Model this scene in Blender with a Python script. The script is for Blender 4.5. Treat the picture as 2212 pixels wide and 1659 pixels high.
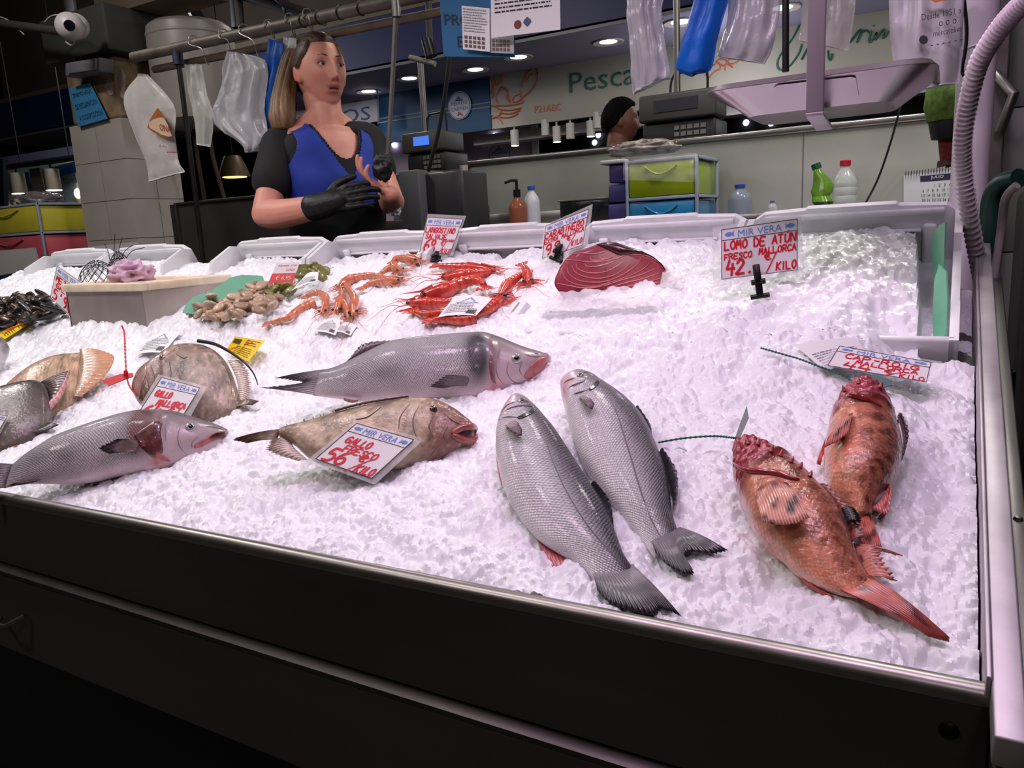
import bpy, bmesh, math, random
import numpy as np
from mathutils import Vector, Matrix, noise as mnoise
random.seed(7); RS = np.random.RandomState(11)
sc = bpy.context.scene
for o in list(bpy.data.objects): bpy.data.objects.remove(o)

# ------------------------------------------------------------------ camera
W, H, FPX = 2212, 1659, 1660.0
CAM = np.array([0., 0., 1.2])
def cam_axes(yaw, pitch, roll):
    cy, sy = math.cos(yaw), math.sin(yaw)
    f = np.array([-sy*math.cos(pitch), cy*math.cos(pitch), -math.sin(pitch)])
    r = np.array([cy, sy, 0.]); u = np.cross(r, f)
    c, s = math.cos(roll), math.sin(roll)
    return r*c+u*s, -r*s+u*c, f
CR, CU, CD = cam_axes(*[math.radians(a) for a in (29.78, 11.26, -3.03)])
cd = bpy.data.cameras.new('camera'); cam = bpy.data.objects.new('camera', cd); sc.collection.objects.link(cam)
cd.sensor_width = 36; cd.lens = FPX*36/W; cd.clip_start = .02; cd.clip_end = 100
m = Matrix.Identity(4)
for i in range(3):
    m[i][0], m[i][1], m[i][2], m[i][3] = CR[i], CU[i], -CD[i], CAM[i]
cam.matrix_world = m; sc.camera = cam
# ------------------------------------------------------------------ exposure, world, lamps
vs = sc.view_settings
vs.view_transform = 'Standard'; vs.look = 'None'; vs.exposure = 0.0; vs.gamma = 1.0; vs.use_curve_mapping = False
cy = sc.cycles; cy.max_bounces = 6; cy.diffuse_bounces = 3; cy.glossy_bounces = 3; cy.transmission_bounces = 3; cy.transparent_max_bounces = 8
cy.caustics_reflective = False; cy.caustics_refractive = False; cy.use_adaptive_sampling = True; cy.adaptive_threshold = .05
wd = bpy.data.worlds.new('hall_light'); sc.world = wd; wd.use_nodes = True
wd.node_tree.nodes['Background'].inputs[0].default_value = (.75, .82, 1, 1)
wd.node_tree.nodes['Background'].inputs[1].default_value = .05
def lamp(kind, name, loc, power, col, size=.1, target=None, **k):
    l = bpy.data.lights.new(name, kind); o = bpy.data.objects.new(name, l); sc.collection.objects.link(o)
    l.energy = power; l.color = col; o.location = loc
    if kind == 'AREA': l.shape = 'DISK'; l.size = size
    else: l.shadow_soft_size = size
    for a, b in k.items(): setattr(l, a, b)
    if target is not None:
        o.rotation_euler = (Vector(target)-Vector(loc)).to_track_quat('-Z', 'Y').to_euler()
    return o
# row of pink and white spot lamps hanging over the customer side of the counter
PINK, WHT, COOL = (1., .66, .97), (1., .90, .93), (.84, .90, 1.)
for i, (x, c, p) in enumerate([(-3.0, WHT, 15), (-2.4, WHT, 16), (-1.8, WHT, 17), (-1.2, WHT, 18), (-.62, PINK, 20), (-.12, PINK, 18), (.36, PINK, 11)]):
    lamp('SPOT', 'counter_spot_lamp', (x, .66, 2.35), p, c, .09, (x-.05, 1.30, .95), spot_size=math.radians(125), spot_blend=.9)
for x in (-2.2, -.9, .1):
    lamp('SPOT', 'counter_cool_lamp', (x, .95, 2.45), 6, COOL, .10, (x, 1.35, .95), spot_size=math.radians(110), spot_blend=.8)
# unseen fill lamps in the hall, several added to brighten soffit, partition, pillar, woman
for x, y, z, p, c in [(-3.4, 4.3, 3.1, 34, (1, .9, .85)), (-.8, 5.3, 2.75, 16, (1, .95, .9)), (-1.6, 6.55, 2.2, 9, (.95, .93, 1)), (.6, 6.55, 2.2, 8, (.95, .93, 1)), (.9, 2.7, 2.9, 22, (1, .95, .92)), (-6.5, 4.5, 3.0, 40, (.95, .95, 1)), (-1.9, -.8, 3.3, 17, (1, .90, .82)), (.6, -1.6, 3.3, 12, (1, .92, .88)), (-1.2, 2.6, 3.3, 16, (1, .93, .88)), (-.1, 2.45, 2.75, 20, (1, .97, .9)), (-3.3, 1.3, 3.0, 22, (1, .95, .9))]:
    if y > 3: lamp('POINT', 'hall_fill_lamp', (x, y, z), p*1.6, c, .2)
    else: lamp('AREA', 'hall_fill_lamp', (x, y, z), p, c, .35)

# ------------------------------------------------------------------ pixel -> place helpers
def ray(x, y): return CD+CR*(x-W/2)/FPX-CU*(y-H/2)/FPX
def atz(x, y, z): d = ray(x, y); return CAM+d*(z-CAM[2])/d[2]
def aty(x, y, Y): d = ray(x, y); return CAM+d*(Y-CAM[1])/d[1]
def atx(x, y, X): d = ray(x, y); return CAM+d*(X-CAM[0])/d[0]
def atd(x, y, z): return CAM+ray(x, y)*z
def atp(x, y, p0, n): d = ray(x, y); n = np.asarray(n, float); return CAM+d*(((np.asarray(p0)-CAM)@n)/(d@n))
def unit(v): v = np.asarray(v, float); return v/np.linalg.norm(v)

# ------------------------------------------------------------------ object helpers
WL = {}
def tag(o, label=None, cat=None, group=None, kind=None):
    if label: o['label'] = label
    if cat: o['category'] = cat
    if group: o['group'] = group
    if kind: o['kind'] = kind
    return o
def thing(name, loc, label, cat, group=None):
    o = bpy.data.objects.new(name, None); sc.collection.objects.link(o)
    o.location = [float(a) for a in loc]; o.empty_display_size = .02; WL[o.name] = np.array(loc, float)
    return tag(o, label, cat, group)
def mk(name, V, F, mat, parent=None, smooth=True, uv=None, col=None, origin=None, sharp=None):
    V = np.asarray(V, float).reshape(-1, 3)
    if parent is not None: org = WL[parent.name]
    elif origin is not None: org = np.asarray(origin, float)
    else:
        org = np.array([(V[:,0].min()+V[:,0].max())/2, (V[:,1].min()+V[:,1].max())/2, V[:,2].min()])
    me = bpy.data.meshes.new(name)
    L = V-org
    if isinstance(F, np.ndarray) and F.ndim == 2:
        n, k = F.shape
        me.vertices.add(len(L)); me.vertices.foreach_set('co', L.ravel())
        me.loops.add(n*k); me.loops.foreach_set('vertex_index', F.ravel().astype(np.int32))
        me.polygons.add(n); me.polygons.foreach_set('loop_start', np.arange(0, n*k, k, dtype=np.int32))
        me.polygons.foreach_set('loop_total', np.full(n, k, dtype=np.int32))
        me.update(calc_edges=True)
    else:
        me.from_pydata([tuple(v) for v in L], [], [tuple(int(i) for i in f) for f in F]); me.update()
    if uv is not None:
        uvl = me.uv_layers.new(name='UVMap'); li = np.empty(len(me.loops), dtype=np.int32); me.loops.foreach_get('vertex_index', li)
        uvl.data.foreach_set('uv', np.asarray(uv, float)[li].ravel())
    if col is not None:
        c = np.asarray(col, float)
        if c.shape[1] == 3: c = np.hstack([c, np.ones((len(c), 1))])
        at = me.color_attributes.new('Col', 'FLOAT_COLOR', 'POINT'); at.data.foreach_set('color', c.ravel())
    if smooth: me.polygons.foreach_set('use_smooth', np.ones(len(me.polygons), dtype=bool))
    if smooth and sharp: me.set_sharp_from_angle(angle=math.radians(sharp))
    if mat is not None: me.materials.append(mat)
    o = bpy.data.objects.new(name, me); sc.collection.objects.link(o)
    if parent is not None: o.parent = parent
    else: o.location = org
    WL[o.name] = org
    return o
def clone(o, parent=None, loc=None):
    c = o.copy(); sc.collection.objects.link(c); c.parent = parent
    if loc is not None: c.location = loc
    return c
def from_bm(name, bm, mat, parent=None, smooth=False, sharp=None, **k):
    bm.verts.ensure_lookup_table(); bm.normal_update()
    V = [tuple(v.co) for v in bm.verts]; F = [[v.index for v in f.verts] for f in bm.faces]; bm.free()
    return mk(name, V, F, mat, parent, smooth, sharp=sharp, **k)
def bm_obox(bm, o, a, b, c, bev=0, seg=2):
    o, a, b, c = [np.asarray(t, float) for t in (o, a, b, c)]
    if np.dot(np.cross(a, b), c) < 0: a, b = b, a
    vs_ = [bm.verts.new(Vector(o+a*i+b*j+c*k)) for k in (0, 1) for j in (0, 1) for i in (0, 1)]
    fs = [bm.faces.new([vs_[i] for i in f]) for f in ((0,2,3,1),(4,5,7,6),(0,1,5,4),(2,6,7,3),(0,4,6,2),(1,3,7,5))]
    if bev > 0:
        es = list({e for f in fs for e in f.edges})
        bmesh.ops.bevel(bm, geom=es, offset=bev, segments=seg, affect='EDGES', profile=.5)
    bm.verts.index_update()
def obox(name, o, a, b, c, mat, parent=None, bev=0, seg=2, **k):
    bm = bmesh.new(); bm_obox(bm, o, a, b, c, bev, seg); return from_bm(name, bm, mat, parent, smooth=bev > 0, sharp=50 if bev > 0 else None, **k)
def box(name, p0, p1, mat, parent=None, bev=0, seg=2, **k):
    p0, p1 = np.minimum(p0, p1), np.maximum(p0, p1); d = p1-p0
    return obox(name, p0, (d[0],0,0), (0,d[1],0), (0,0,d[2]), mat, parent, bev, seg, **k)
def frames(P):
    P = np.asarray(P, float); T = np.gradient(P, axis=0); T /= np.linalg.norm(T, axis=1)[:, None]+1e-12
    n = np.cross(T[0], (0, 0, 1.)); 
    if np.linalg.norm(n) < .1: n = np.cross(T[0], (0, 1., 0))
    n = unit(n); N = [n]
    for i in range(1, len(P)):
        n = N[-1]-T[i]*np.dot(N[-1], T[i]); N.append(unit(n))
    N = np.array(N); return T, N, np.cross(T, N)
def tube_vf(P, r, res=8, cap=True, off=0):
    P = np.asarray(P, float); n = len(P); r = np.broadcast_to(np.asarray(r, float), (n,))
    T, N, B = frames(P); a = np.linspace(0, 2*np.pi, res, endpoint=False)
    V = P[:, None]+(N[:, None]*np.cos(a)[None, :, None]+B[:, None]*np.sin(a)[None, :, None])*r[:, None, None]
    V = V.reshape(-1, 3); F = []
    for i in range(n-1):
        for j in range(res):
            k = (j+1) % res; F.append((off+i*res+j, off+i*res+k, off+(i+1)*res+k, off+(i+1)*res+j))
    if cap: F.append(tuple(off+j for j in range(res))[::-1]); F.append(tuple(off+(n-1)*res+j for j in range(res)))
    return V, F
def tube(name, P, r, mat, parent=None, res=8, **k):
    V, F = tube_vf(P, r, res); return mk(name, V, F, mat, parent, sharp=60, **k)
def tubes(name, Ps, r, mat, parent=None, res=5, **k):
    VV, FF, n = [], [], 0
    for i, P in enumerate(Ps):
        V, F = tube_vf(P, r[i] if isinstance(r, list) else r, res, off=n); VV.append(V); FF += F; n += len(V)
    return mk(name, np.vstack(VV), FF, mat, parent, **k)
def spl(P, n):
    """Catmull-Rom resample (any dimension)"""
    P = np.asarray(P, float); m_ = len(P); t = np.linspace(0, m_-1, n); i = np.minimum(t.astype(int), m_-2); u = (t-i)[:, None] if P.ndim > 1 else t-i
    g = lambda k: P[np.clip(k, 0, m_-1)]
    p0, p1, p2, p3 = g(i-1), g(i), g(i+1), g(i+2)
    return .5*((2*p1)+(-p0+p2)*u+(2*p0-5*p1+4*p2-p3)*u**2+(-p0+3*p1-3*p2+p3)*u**3)
def lathe(name, prof, loc, mat, parent=None, res=24, axis=None, **k):
    """prof: list of (r, z)"""
    prof = np.asarray(prof, float); n = len(prof); a = np.linspace(0, 2*np.pi, res, endpoint=False)
    V = np.stack([prof[:, None, 0]*np.cos(a), prof[:, None, 0]*np.sin(a), np.repeat(prof[:, 1:2], res, 1)], -1).reshape(-1, 3)
    if axis is not None:
        R = np.array(Vector((0, 0, 1)).rotation_difference(Vector([float(q) for q in axis])).to_matrix()); V = V@R.T
    V = V+np.asarray(loc); F = []
    for i in range(n-1):
        for j in range(res):
            k2 = (j+1) % res; F.append((i*res+j, i*res+k2, (i+1)*res+k2, (i+1)*res+j))
    F.append(tuple(range(res))[::-1]); F.append(tuple((n-1)*res+j for j in range(res)))
    return mk(name, V, F, mat, parent, sharp=40, **k)
def slab(name, P, t, mat, parent=None, n=None, smooth=False, **k):
    """coplanar polygon with thickness t along -normal (towards the back)"""
    P = np.asarray(P, float)
    if n is None: n = unit(np.cross(P[1]-P[0], P[2]-P[1]))
    if np.dot(n, CAM-P.mean(0)) < 0: n = -np.asarray(n)
    nrm = np.zeros(3)
    for i in range(len(P)): nrm += np.cross(P[i]-P[0], P[(i+1) % len(P)]-P[0])
    if np.dot(nrm, n) < 0: P = P[::-1]
    m_ = len(P); V = np.vstack([P, P-np.asarray(n)*t]); F = [tuple(range(m_)), tuple(range(m_, 2*m_))[::-1]]
    F += [(i, i+m_, (i+1) % m_+m_, (i+1) % m_) for i in range(m_)]
    return mk(name, V, F, mat, parent, smooth, **k)
def bil(q, u, v):
    """q = TL, TR, BR, BL ; u right 0..1, v down 0..1"""
    q = [np.asarray(a, float) for a in q]; u = np.asarray(u)[..., None]; v = np.asarray(v)[..., None]
    return (q[0]*(1-u)+q[1]*u)*(1-v)+(q[3]*(1-u)+q[2]*u)*v
def grid_faces(nu, nv, off=0, wrap=False):
    i, j = np.meshgrid(np.arange(nu-1), np.arange(nv if wrap else nv-1), indexing='ij'); k = (j+1) % nv
    return np.stack([i*nv+j, (i+1)*nv+j, (i+1)*nv+k, i*nv+k], -1).reshape(-1, 4)+off
def noise3(P, s, seed=0):
    return np.array([mnoise.noise(Vector((p[0]*s+seed, p[1]*s, p[2]*s))) for p in P])

# ------------------------------------------------------------------ materials
def lin(c):
    c = np.asarray(c, float)/255.; return tuple(np.where(c <= .04045, c/12.92, ((c+.055)/1.055)**2.4))
MATS = {}
def mat(name, c=(128, 128, 128), rough=.5, metal=0, noise=None, bump=None, coat=0, alpha=1, trans=0, emit=0, spec=.5, sss=0, vcol=False, ior=1.45, stretch=(1, 1, 1), coords='Object'):
    if name in MATS: return MATS[name]
    M_ = bpy.data.materials.new(name); M_.use_nodes = True; nt = M_.node_tree; N = nt.nodes; p = N['Principled BSDF']; L = nt.links.new
    c4 = (*lin(c), 1)
    p.inputs['Base Color'].default_value = c4; p.inputs['Roughness'].default_value = rough; p.inputs['Metallic'].default_value = metal
    p.inputs['Coat Weight'].default_value = coat; p.inputs['Coat Roughness'].default_value = .08; p.inputs['Alpha'].default_value = alpha
    p.inputs['Transmission Weight'].default_value = trans; p.inputs['Specular IOR Level'].default_value = spec; p.inputs['IOR'].default_value = ior
    if sss: p.inputs['Subsurface Weight'].default_value = sss; p.inputs['Subsurface Radius'].default_value = (.012, .010, .011); p.inputs['Subsurface Scale'].default_value = 1.
    if emit: p.inputs['Emission Color'].default_value = c4; p.inputs['Emission Strength'].default_value = emit
    src = None
    if vcol:
        a = N.new('ShaderNodeAttribute'); a.attribute_name = 'Col'; src = a.outputs['Color']
    def nz(scale):
        tc = N.new('ShaderNodeTexCoord'); mp = N.new('ShaderNodeMapping'); mp.inputs['Scale'].default_value = stretch
        L(tc.outputs[coords], mp.inputs[0]); n_ = N.new('ShaderNodeTexNoise'); n_.inputs['Scale'].default_value = scale; n_.inputs['Detail'].default_value = 5
        L(mp.outputs[0], n_.inputs['Vector']); return n_
    if noise:
        n_ = nz(noise[0]); mr = N.new('ShaderNodeMapRange'); mr.inputs[1].default_value = .3; mr.inputs[2].default_value = .7
        mr.inputs[3].default_value = 1-noise[1]; mr.inputs[4].default_value = 1+noise[1]; L(n_.outputs[0], mr.inputs[0])
        mx = N.new('ShaderNodeVectorMath'); mx.operation = 'SCALE'
        if src: L(src, mx.inputs[0])
        else: mx.inputs[0].default_value = c4[:3]
        L(mr.outputs[0], mx.inputs['Scale']); src = mx.outputs[0]
    if src: L(src, p.inputs['Base Color'])
    if bump:
        n_ = nz(bump[0]); b = N.new('ShaderNodeBump'); b.inputs['Strength'].default_value = bump[1]; b.inputs['Distance'].default_value = bump[2] if len(bump) > 2 else .002
        L(n_.outputs[0], b.inputs['Height']); L(b.outputs[0], p.inputs['Normal'])
    MATS[name] = M_; return M_
steel = mat('brushed_steel', (150, 148, 145), .32, 1, noise=(6, .12), bump=(60, .06, .001), stretch=(.12, 1, 3))
steel_dk = mat('dull_steel', (128, 125, 122), .42, 1, noise=(5, .15), bump=(40, .08, .001), stretch=(.3, 1, 1))
chrome = mat('polished_steel', (185, 182, 180), .16, 1)
wht_pl = mat('white_crate_plastic', (224, 224, 228), .38, noise=(30, .04), bump=(90, .08, .001))
blk_pl = mat('black_plastic', (14, 14, 16), .35)
blk = mat('black_rubber', (12, 12, 13), .6)
paper = mat('white_paper', (232, 230, 232), .6)
red_ink = mat('red_marker', (214, 22, 40), .5)
blue_ink = mat('blue_print', (96, 140, 214), .55)
blk_ink = mat('black_print', (30, 30, 34), .6)
clear = mat('clear_plastic', (255, 255, 255), .12, alpha=.22, spec=.6)
green_pl = mat('green_plastic_sheet', (112, 184, 150), .45, noise=(20, .08))
green_tie = mat('green_tie', (18, 92, 78), .4)
red_tie = mat('red_tie', (214, 32, 44), .4)

# ------------------------------------------------------------------ lettering
_T = {}
def text_shape(s):
    """printed lettering in Blender's own font: verts (x right, y up), faces, width"""
    if s in _T: return _T[s]
    cu = bpy.data.curves.new('t', 'FONT'); cu.body = s; cu.resolution_u = 2
    ob = bpy.data.objects.new('t', cu); sc.collection.objects.link(ob)
    dg = bpy.context.evaluated_depsgraph_get(); me = bpy.data.meshes.new_from_object(ob.evaluated_get(dg))
    V = np.array([v.co[:2] for v in me.vertices]).reshape(-1, 2); F = [tuple(p.vertices) for p in me.polygons]
    bpy.data.objects.remove(ob); bpy.data.curves.remove(cu); bpy.data.meshes.remove(me)
    V = V-V.min(0); _T[s] = (V, F); return _T[s]
def print_on(name, q, lines, mt, parent, lift=.0006, n=None, cond=1.0):
    """lines: (text, u0, v_base, u1, height) in fractions of quad q (TL,TR,BR,BL); one mesh"""
    VV, FF, k = [], [], 0
    if n is None: n = unit(np.cross(np.asarray(q[1])-q[0], np.asarray(q[3])-q[0]))
    if np.dot(n, CAM-np.asarray(q[0])) < 0: n = -n
    for s, u0, vb, u1, h in lines:
        V, F = text_shape(s); w, hh = V.max(0)
        P = bil(q, u0+V[:, 0]/w*(u1-u0), vb-V[:, 1]/hh*h)+n*lift
        VV.append(P); FF += [tuple(i+k for i in f) for f in F]; k += len(P)
    return mk(name, np.vstack(VV), FF, mt, parent, smooth=False)
GL = {'A': '00 26 40|1 2.2 3 2.2', 'B': '00 06 2.6 6 3.6 5 3.2 3.6 0 3.2|2.4 3.2 4 2.2 3.6 .6 2.4 0 0 0', 'C': '4 5 3 6 1.4 5.8 .2 4 .2 2 1.4 .2 3 0 4 .8',
      'D': '00 06 2.4 5.6 4 3.4 3.4 1 2 0 00', 'E': '46 06 00 40|03 33', 'F': '00 06 46|03 33', 'G': '4 5 2.6 6 .8 5 0 3 .8 .6 2.4 0 4 1 4 2.8 2.2 2.8',
      'I': '20 26', 'J': '3.4 6 3.4 1.2 2 0 .6 .8|1.6 6 4 6', 'K': '00 06|4 6 .2 2.8 40', 'L': '06 00 40', 'M': '00 .6 6 2 2.4 3.6 6 40', 'N': '00 06 40 46',
      'O': '2 6 .4 4.8 0 2.6 1 .4 2.4 0 3.8 1.6 3.8 4 2.8 5.8 2 6', 'P': '00 06 3 5.8 3.8 4.4 2.8 3 0 2.8', 'Q': '2 6 .2 4 .4 1 2.2 0 3.8 2 3.6 5 2 6|2.4 1.6 4 -.4',
      'R': '00 06 3 5.8 3.6 4.4 2.6 3.2 0 3|1.6 3 40', 'S': '3.8 5.2 2.4 6 .8 5.2 .8 3.8 3 2.6 3.4 1 2 0 .2 .8', 'T': '0 6 4 6|26 20', 'U': '06 .2 1.4 1.6 0 3 .4 3.8 2 46',
      'V': '06 20 46', 'X': '00 46|06 40', 'Z': '06 46 00 40', '0': '2 6 .4 4.6 .2 2 1.6 0 3.2 .8 3.8 3.4 3.2 5.4 2 6', '2': '.2 4.8 1.4 6 3 5.8 3.4 4.4 1.6 2 0 .2 4 .2',
      '3': '.4 5.6 2.4 6 3.4 4.8 1.6 3.4 3.6 2.4 3.4 .6 1.6 0 .2 .8', '4': '1 6 0 2.6 4 2.6|3 4.6 2.8 -.2', '5': '3.8 6 1 6 .6 3.4 2.6 3.6 3.8 2 2.8 .2 .4 0',
      '6': '3 6 1 4.4 .2 2 1.2 .2 3 .2 3.8 1.8 2.6 3.2 .6 2.4', '8': '2 3.2 .6 4.4 1.2 5.8 2.8 6 3.4 4.6 2 3.2 .4 1.6 1.2 .1 3 .1 3.6 1.6 2 3.2',
      '9': '3.4 4.4 2 3 .6 4 1 5.8 2.8 6 3.4 4.6 3.2 1.4 2 0', '€': '4 5 2.6 6 1 5 .6 3 1.2 .8 2.8 0 4 .8|0 3.6 3 3.6|0 2.4 2.8 2.4', '/': '0 -1 4 7', "'": '2 6 1.6 4.6',
      'k': '00 06|3.4 4 .2 1.8 3.4 0', 'i': '20 2 3.6|2 5 2.1 5.4', 'l': '2 6 1.8 .4 2.6 0', 'o': '2 3.8 .6 2.6 1 .2 2.6 .2 3.4 2 2 3.8 3.6 3', '-': '.6 3 3.4 3', '.': '1.8 0 2.2 .3', 'Ú': '06 .2 1.4 1.6 0 3 .4 3.8 2 46|1.8 6.8 3 8', ' ': ''}
def glyph(ch):
    out = []
    for st in GL.get(ch, '').split('|'):
        if not st: continue
        nums = []
        for t in st.split(' '):
            if '.' not in t and '-' not in t and len(t) == 2: nums += [float(t[0]), float(t[1])]
            else: nums.append(float(t))
        out.append(np.array(nums).reshape(-1, 2))
    return out
def write_on(name, q, lines, mt, parent, lift=.0008, seed=1):
    """hand lettering: lines (text, u0, v_base, u1, height, pen width as fraction of height)"""
    rr = np.random.RandomState(seed); q = [np.asarray(a, float) for a in q]
    n = unit(np.cross(q[1]-q[0], q[3]-q[0])); n = n if np.dot(n, CAM-q[0]) > 0 else -n
    asp = np.linalg.norm(q[3]-q[0])/np.linalg.norm(q[1]-q[0]); VV, FF, k = [], [], 0
    for li in lines:
        s, u0, vb, u1, h, pw = li[:6]; rise = li[6] if len(li) > 6 else 0
        adv = (u1-u0)/max(len(s), 1)
        for ci, ch in enumerate(s):
            sx = adv*.74/4; sy = h/6; jx, jy = rr.uniform(-.05, .05)*adv, rr.uniform(-.04, .04)*h; slant = rr.uniform(-.02, .10)
            for st in glyph(ch):
                P = spl(st, max(2, (len(st)-1)*4+1)) if len(st) > 3 else st
                U = np.stack([u0+adv*ci+jx+P[:, 0]*sx+P[:, 1]*sy*slant*asp, vb+jy-rise*(ci/len(s))-P[:, 1]*sy], 1)
                hw = pw*h/2
                for a, b in zip(U[:-1], U[1:]):
                    d = (b-a)*(1, asp); l = np.linalg.norm(d)
                    if l < 1e-9: continue
                    d /= l; e = d*hw*asp; pn = np.array([-d[1], d[0]])*hw*asp
                    qs = [(a*(1, asp)-e*.7-pn), (b*(1, asp)+e*.7-pn), (b*(1, asp)+e*.7+pn), (a*(1, asp)-e*.7+pn)]
                    qs = np.array(qs)/(1, asp)
                    VV.append(bil(q, qs[:, 0], qs[:, 1])+n*(lift+rr.uniform(0, .00015))); FF.append((k, k+1, k+2, k+3)); k += 4
    return mk(name, np.vstack(VV), FF, mt, parent, smooth=False)
# ================================================================== counter and setting
RIMZ = .815
RA, RB = atz(0, 1068, RIMZ), atz(2140, 1490, RIMZ)
RDIR = unit(RA-RB)
def rim_y(x): return RB[1]+(x-RB[0])*RDIR[1]/RDIR[0]
SL = math.tan(math.radians(15)); ICE0 = RIMZ-.018
CF_Y, CF_Z, CT = 1.315, 1.005, math.radians(26)      # front top edge of the crates, their tilt
CW, CLEN, CDEP = .395, .47, .13
def sst(a, b, x): t = np.clip((x-a)/(b-a), 0, 1); return t*t*(3-2*t)
def ice_z(x, y):
    x = np.asarray(x, float); y = np.asarray(y, float)
    z = ICE0+SL*(y-.655)
    z2 = CF_Z+.020+math.tan(CT)*.66*(y-CF_Y)
    z = z+(np.maximum(z2, z)-z)*sst(1.16, 1.33, y)
    z = z+.007*np.sin(x*5.1+1.3)*np.cos(y*6.3+x*2)+.005*np.sin(x*11+y*9)
    # mound in the right-hand crate, dropping off towards its right wall
    z = z+.045*np.exp(-((x+.20)/.16)**2-((y-1.56)/.13)**2)+.02*np.exp(-((x+.14)/.12)**2-((y-1.40)/.1)**2)
    z = z-.105*sst(-.034, -.022, x+(y-1.31)*.06)*sst(1.30, 1.325, y)-.03*sst(-.13, -.06, x)*sst(1.18, 1.30, y)*sst(1.42, 1.33, y)
    z = z-.012*sst(-.06, .02, x)*sst(1.3, 1.1, y)
    return z
def ice_pt(px, py, up=0.):
    d = ray(px, py); t0, t1 = .3, 6.; 
    T = np.linspace(t0, t1, 400); P = CAM+d*T[:, None]; f = P[:, 2]-ice_z(P[:, 0], P[:, 1])-up
    i = int(np.argmax(f < 0)); a, b = T[max(i-1, 0)], T[i]
    for _ in range(30):
        mid = (a+b)/2; p = CAM+d*mid
        if p[2]-ice_z(p[0], p[1])-up > 0: a = mid
        else: b = mid
    return CAM+d*(a+b)/2
ICEN = unit((0, -math.sin(math.radians(15)), math.cos(math.radians(15))))

# ---- hall
conc = mat('market_floor', (70, 68, 66), .55, noise=(3, .15), bump=(30, .1, .002))
fl = box('floor', (-14, -4, -.05), (6, 14, 0), conc); tag(fl, 'dull grey market hall floor', None, None, 'structure')
dark_ceil = mat('dark_ceiling_board', (74, 66, 58), .8, noise=(1.2, .2))
cl = box('ceiling', (-14, -4, 5.2), (6, 14, 5.3), dark_ceil); tag(cl, 'dark hall ceiling', None, None, 'structure')
wm = mat('hall_wall_paint', (62, 58, 54), .8, noise=(1, .15))
o = box('wall_back', (-14, 12.5, 0), (6, 12.6, 5.2), wm); tag(o, 'dark far wall of the hall', None, None, 'structure')
o = box('wall_left', (-13.1, -4, 0), (-13, 12.6, 5.2), wm); tag(o, 'dark wall at the far left of the hall', None, None, 'structure')
o = box('wall_front', (-14, -3.6, 0), (6, -3.5, 5.2), mat('front_wall', (110, 104, 98), .8)); tag(o, 'dark wall behind the customers', None, None, 'structure')
o = box('wall_right', (3.5, -4, 0), (3.6, 12.6, 5.2), wm); tag(o, 'dark wall at the right of the hall', None, None, 'structure')
o = box('service_platform', (-5.2, 1.74, 0), (.02, 3.9, .16), mat('platform_grey', (60, 60, 62), .6, noise=(8, .1))); tag(o, 'raised grey platform behind the counter', None, None, 'structure')

# ---- the counter
ct = thing('fish_counter', (RB[0]-1.2, RB[1], 0), 'long stainless steel fish counter with dark front panels and raised rim', 'counter')
L_END = RB+RDIR*3.35
def rim_pt(s): return RB+RDIR*s
fn = unit(np.cross((0, 0, 1.), RDIR)); fn = fn if fn[1] < 0 else -fn     # out towards the customer
def run(name, prof, s0, s1, mt, sharp=35):
    """sweep an (out, z) section along the counter front; a string z is a line measured on the front"""
    V = []
    for s in (s0, s1):
        for a, z, *dz in prof:
            p = rim_pt(s)+fn*a; zz = LZ[z](s)+dz[0] if isinstance(z, str) else z; V.append((p[0], p[1], zz))
    k = len(prof); F = [(i, (i+1) % k, (i+1) % k+k, i+k) for i in range(k)]+[tuple(range(k))[::-1], tuple(range(k, 2*k))]
    return mk(name, V, F, mt, ct, smooth=True, sharp=sharp)
def zline(pa, pb, out):
    a, b = [atp(*p, rim_pt(.4)+fn*out, fn) for p in (pa, pb)]; sa, sb = [np.dot(q-RB, RDIR) for q in (a, b)]
    return lambda s: float(a[2]+(b[2]-a[2])*(s-sa)/(sb-sa))
LZ = {'ledge': zline((0, 1212), (1100, 1546), .001), 'low': zline((0, 1400), (600, 1646), .010)}
arc = [( -.008+.0105*math.cos(t), RIMZ-.009+.009*math.sin(t)) for t in np.linspace(math.pi, 0, 7)]
z1, z2 = LZ['ledge'](.4), LZ['low'](.4)
face = mat('dark_steel_front', (74, 71, 69), .5, .45, noise=(3, .25), bump=(25, .05, .001), stretch=(.5, 1, 2))
face2 = mat('dark_steel_lower', (72, 67, 64), .5, .45, noise=(2, .25), bump=(25, .05, .001), stretch=(.5, 1, 2))
run('rim', [(-.0175, RIMZ-.06), (-.0175, RIMZ-.009)]+arc[1:]+[(.001, RIMZ-.016), (-.0015, RIMZ-.016), (-.0015, RIMZ-.06)], 0, 3.35, mat('rim_steel', (150, 146, 142), .36, .95, noise=(30, .1), bump=(90, .1, .001)))
run('front_panel', [(-.0015, RIMZ-.012), (.0005, RIMZ-.013), (.0005, 'ledge', 0), (-.0015, 'ledge', 0)], .0, 3.35, face)
run('drip_ledge', [(-.03, 'ledge', -.006), (.0, 'ledge', -.004), (.012, 'ledge', -.010), (.013, 'ledge', -.016), (.008, 'ledge', -.018), (-.03, 'ledge', -.018)], .02, 3.35, mat('ledge_steel', (70, 67, 65), .4, .85, noise=(6, .2)))
run('lower_panel', [(.010, 'ledge', -.016), (.012, 'ledge', -.018), (.004, 'low', 0), (-.02, 'low', 0), (-.02, 'ledge', -.018)], .02, 3.35, face2)
run('base_panel', [(-.06, 'low', .02), (-.06, .03), (-.10, .03), (-.10, 'low', .02)], .03, 3.35, mat('black_base', (16, 17, 20), .5, .6, noise=(4, .2)))
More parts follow.
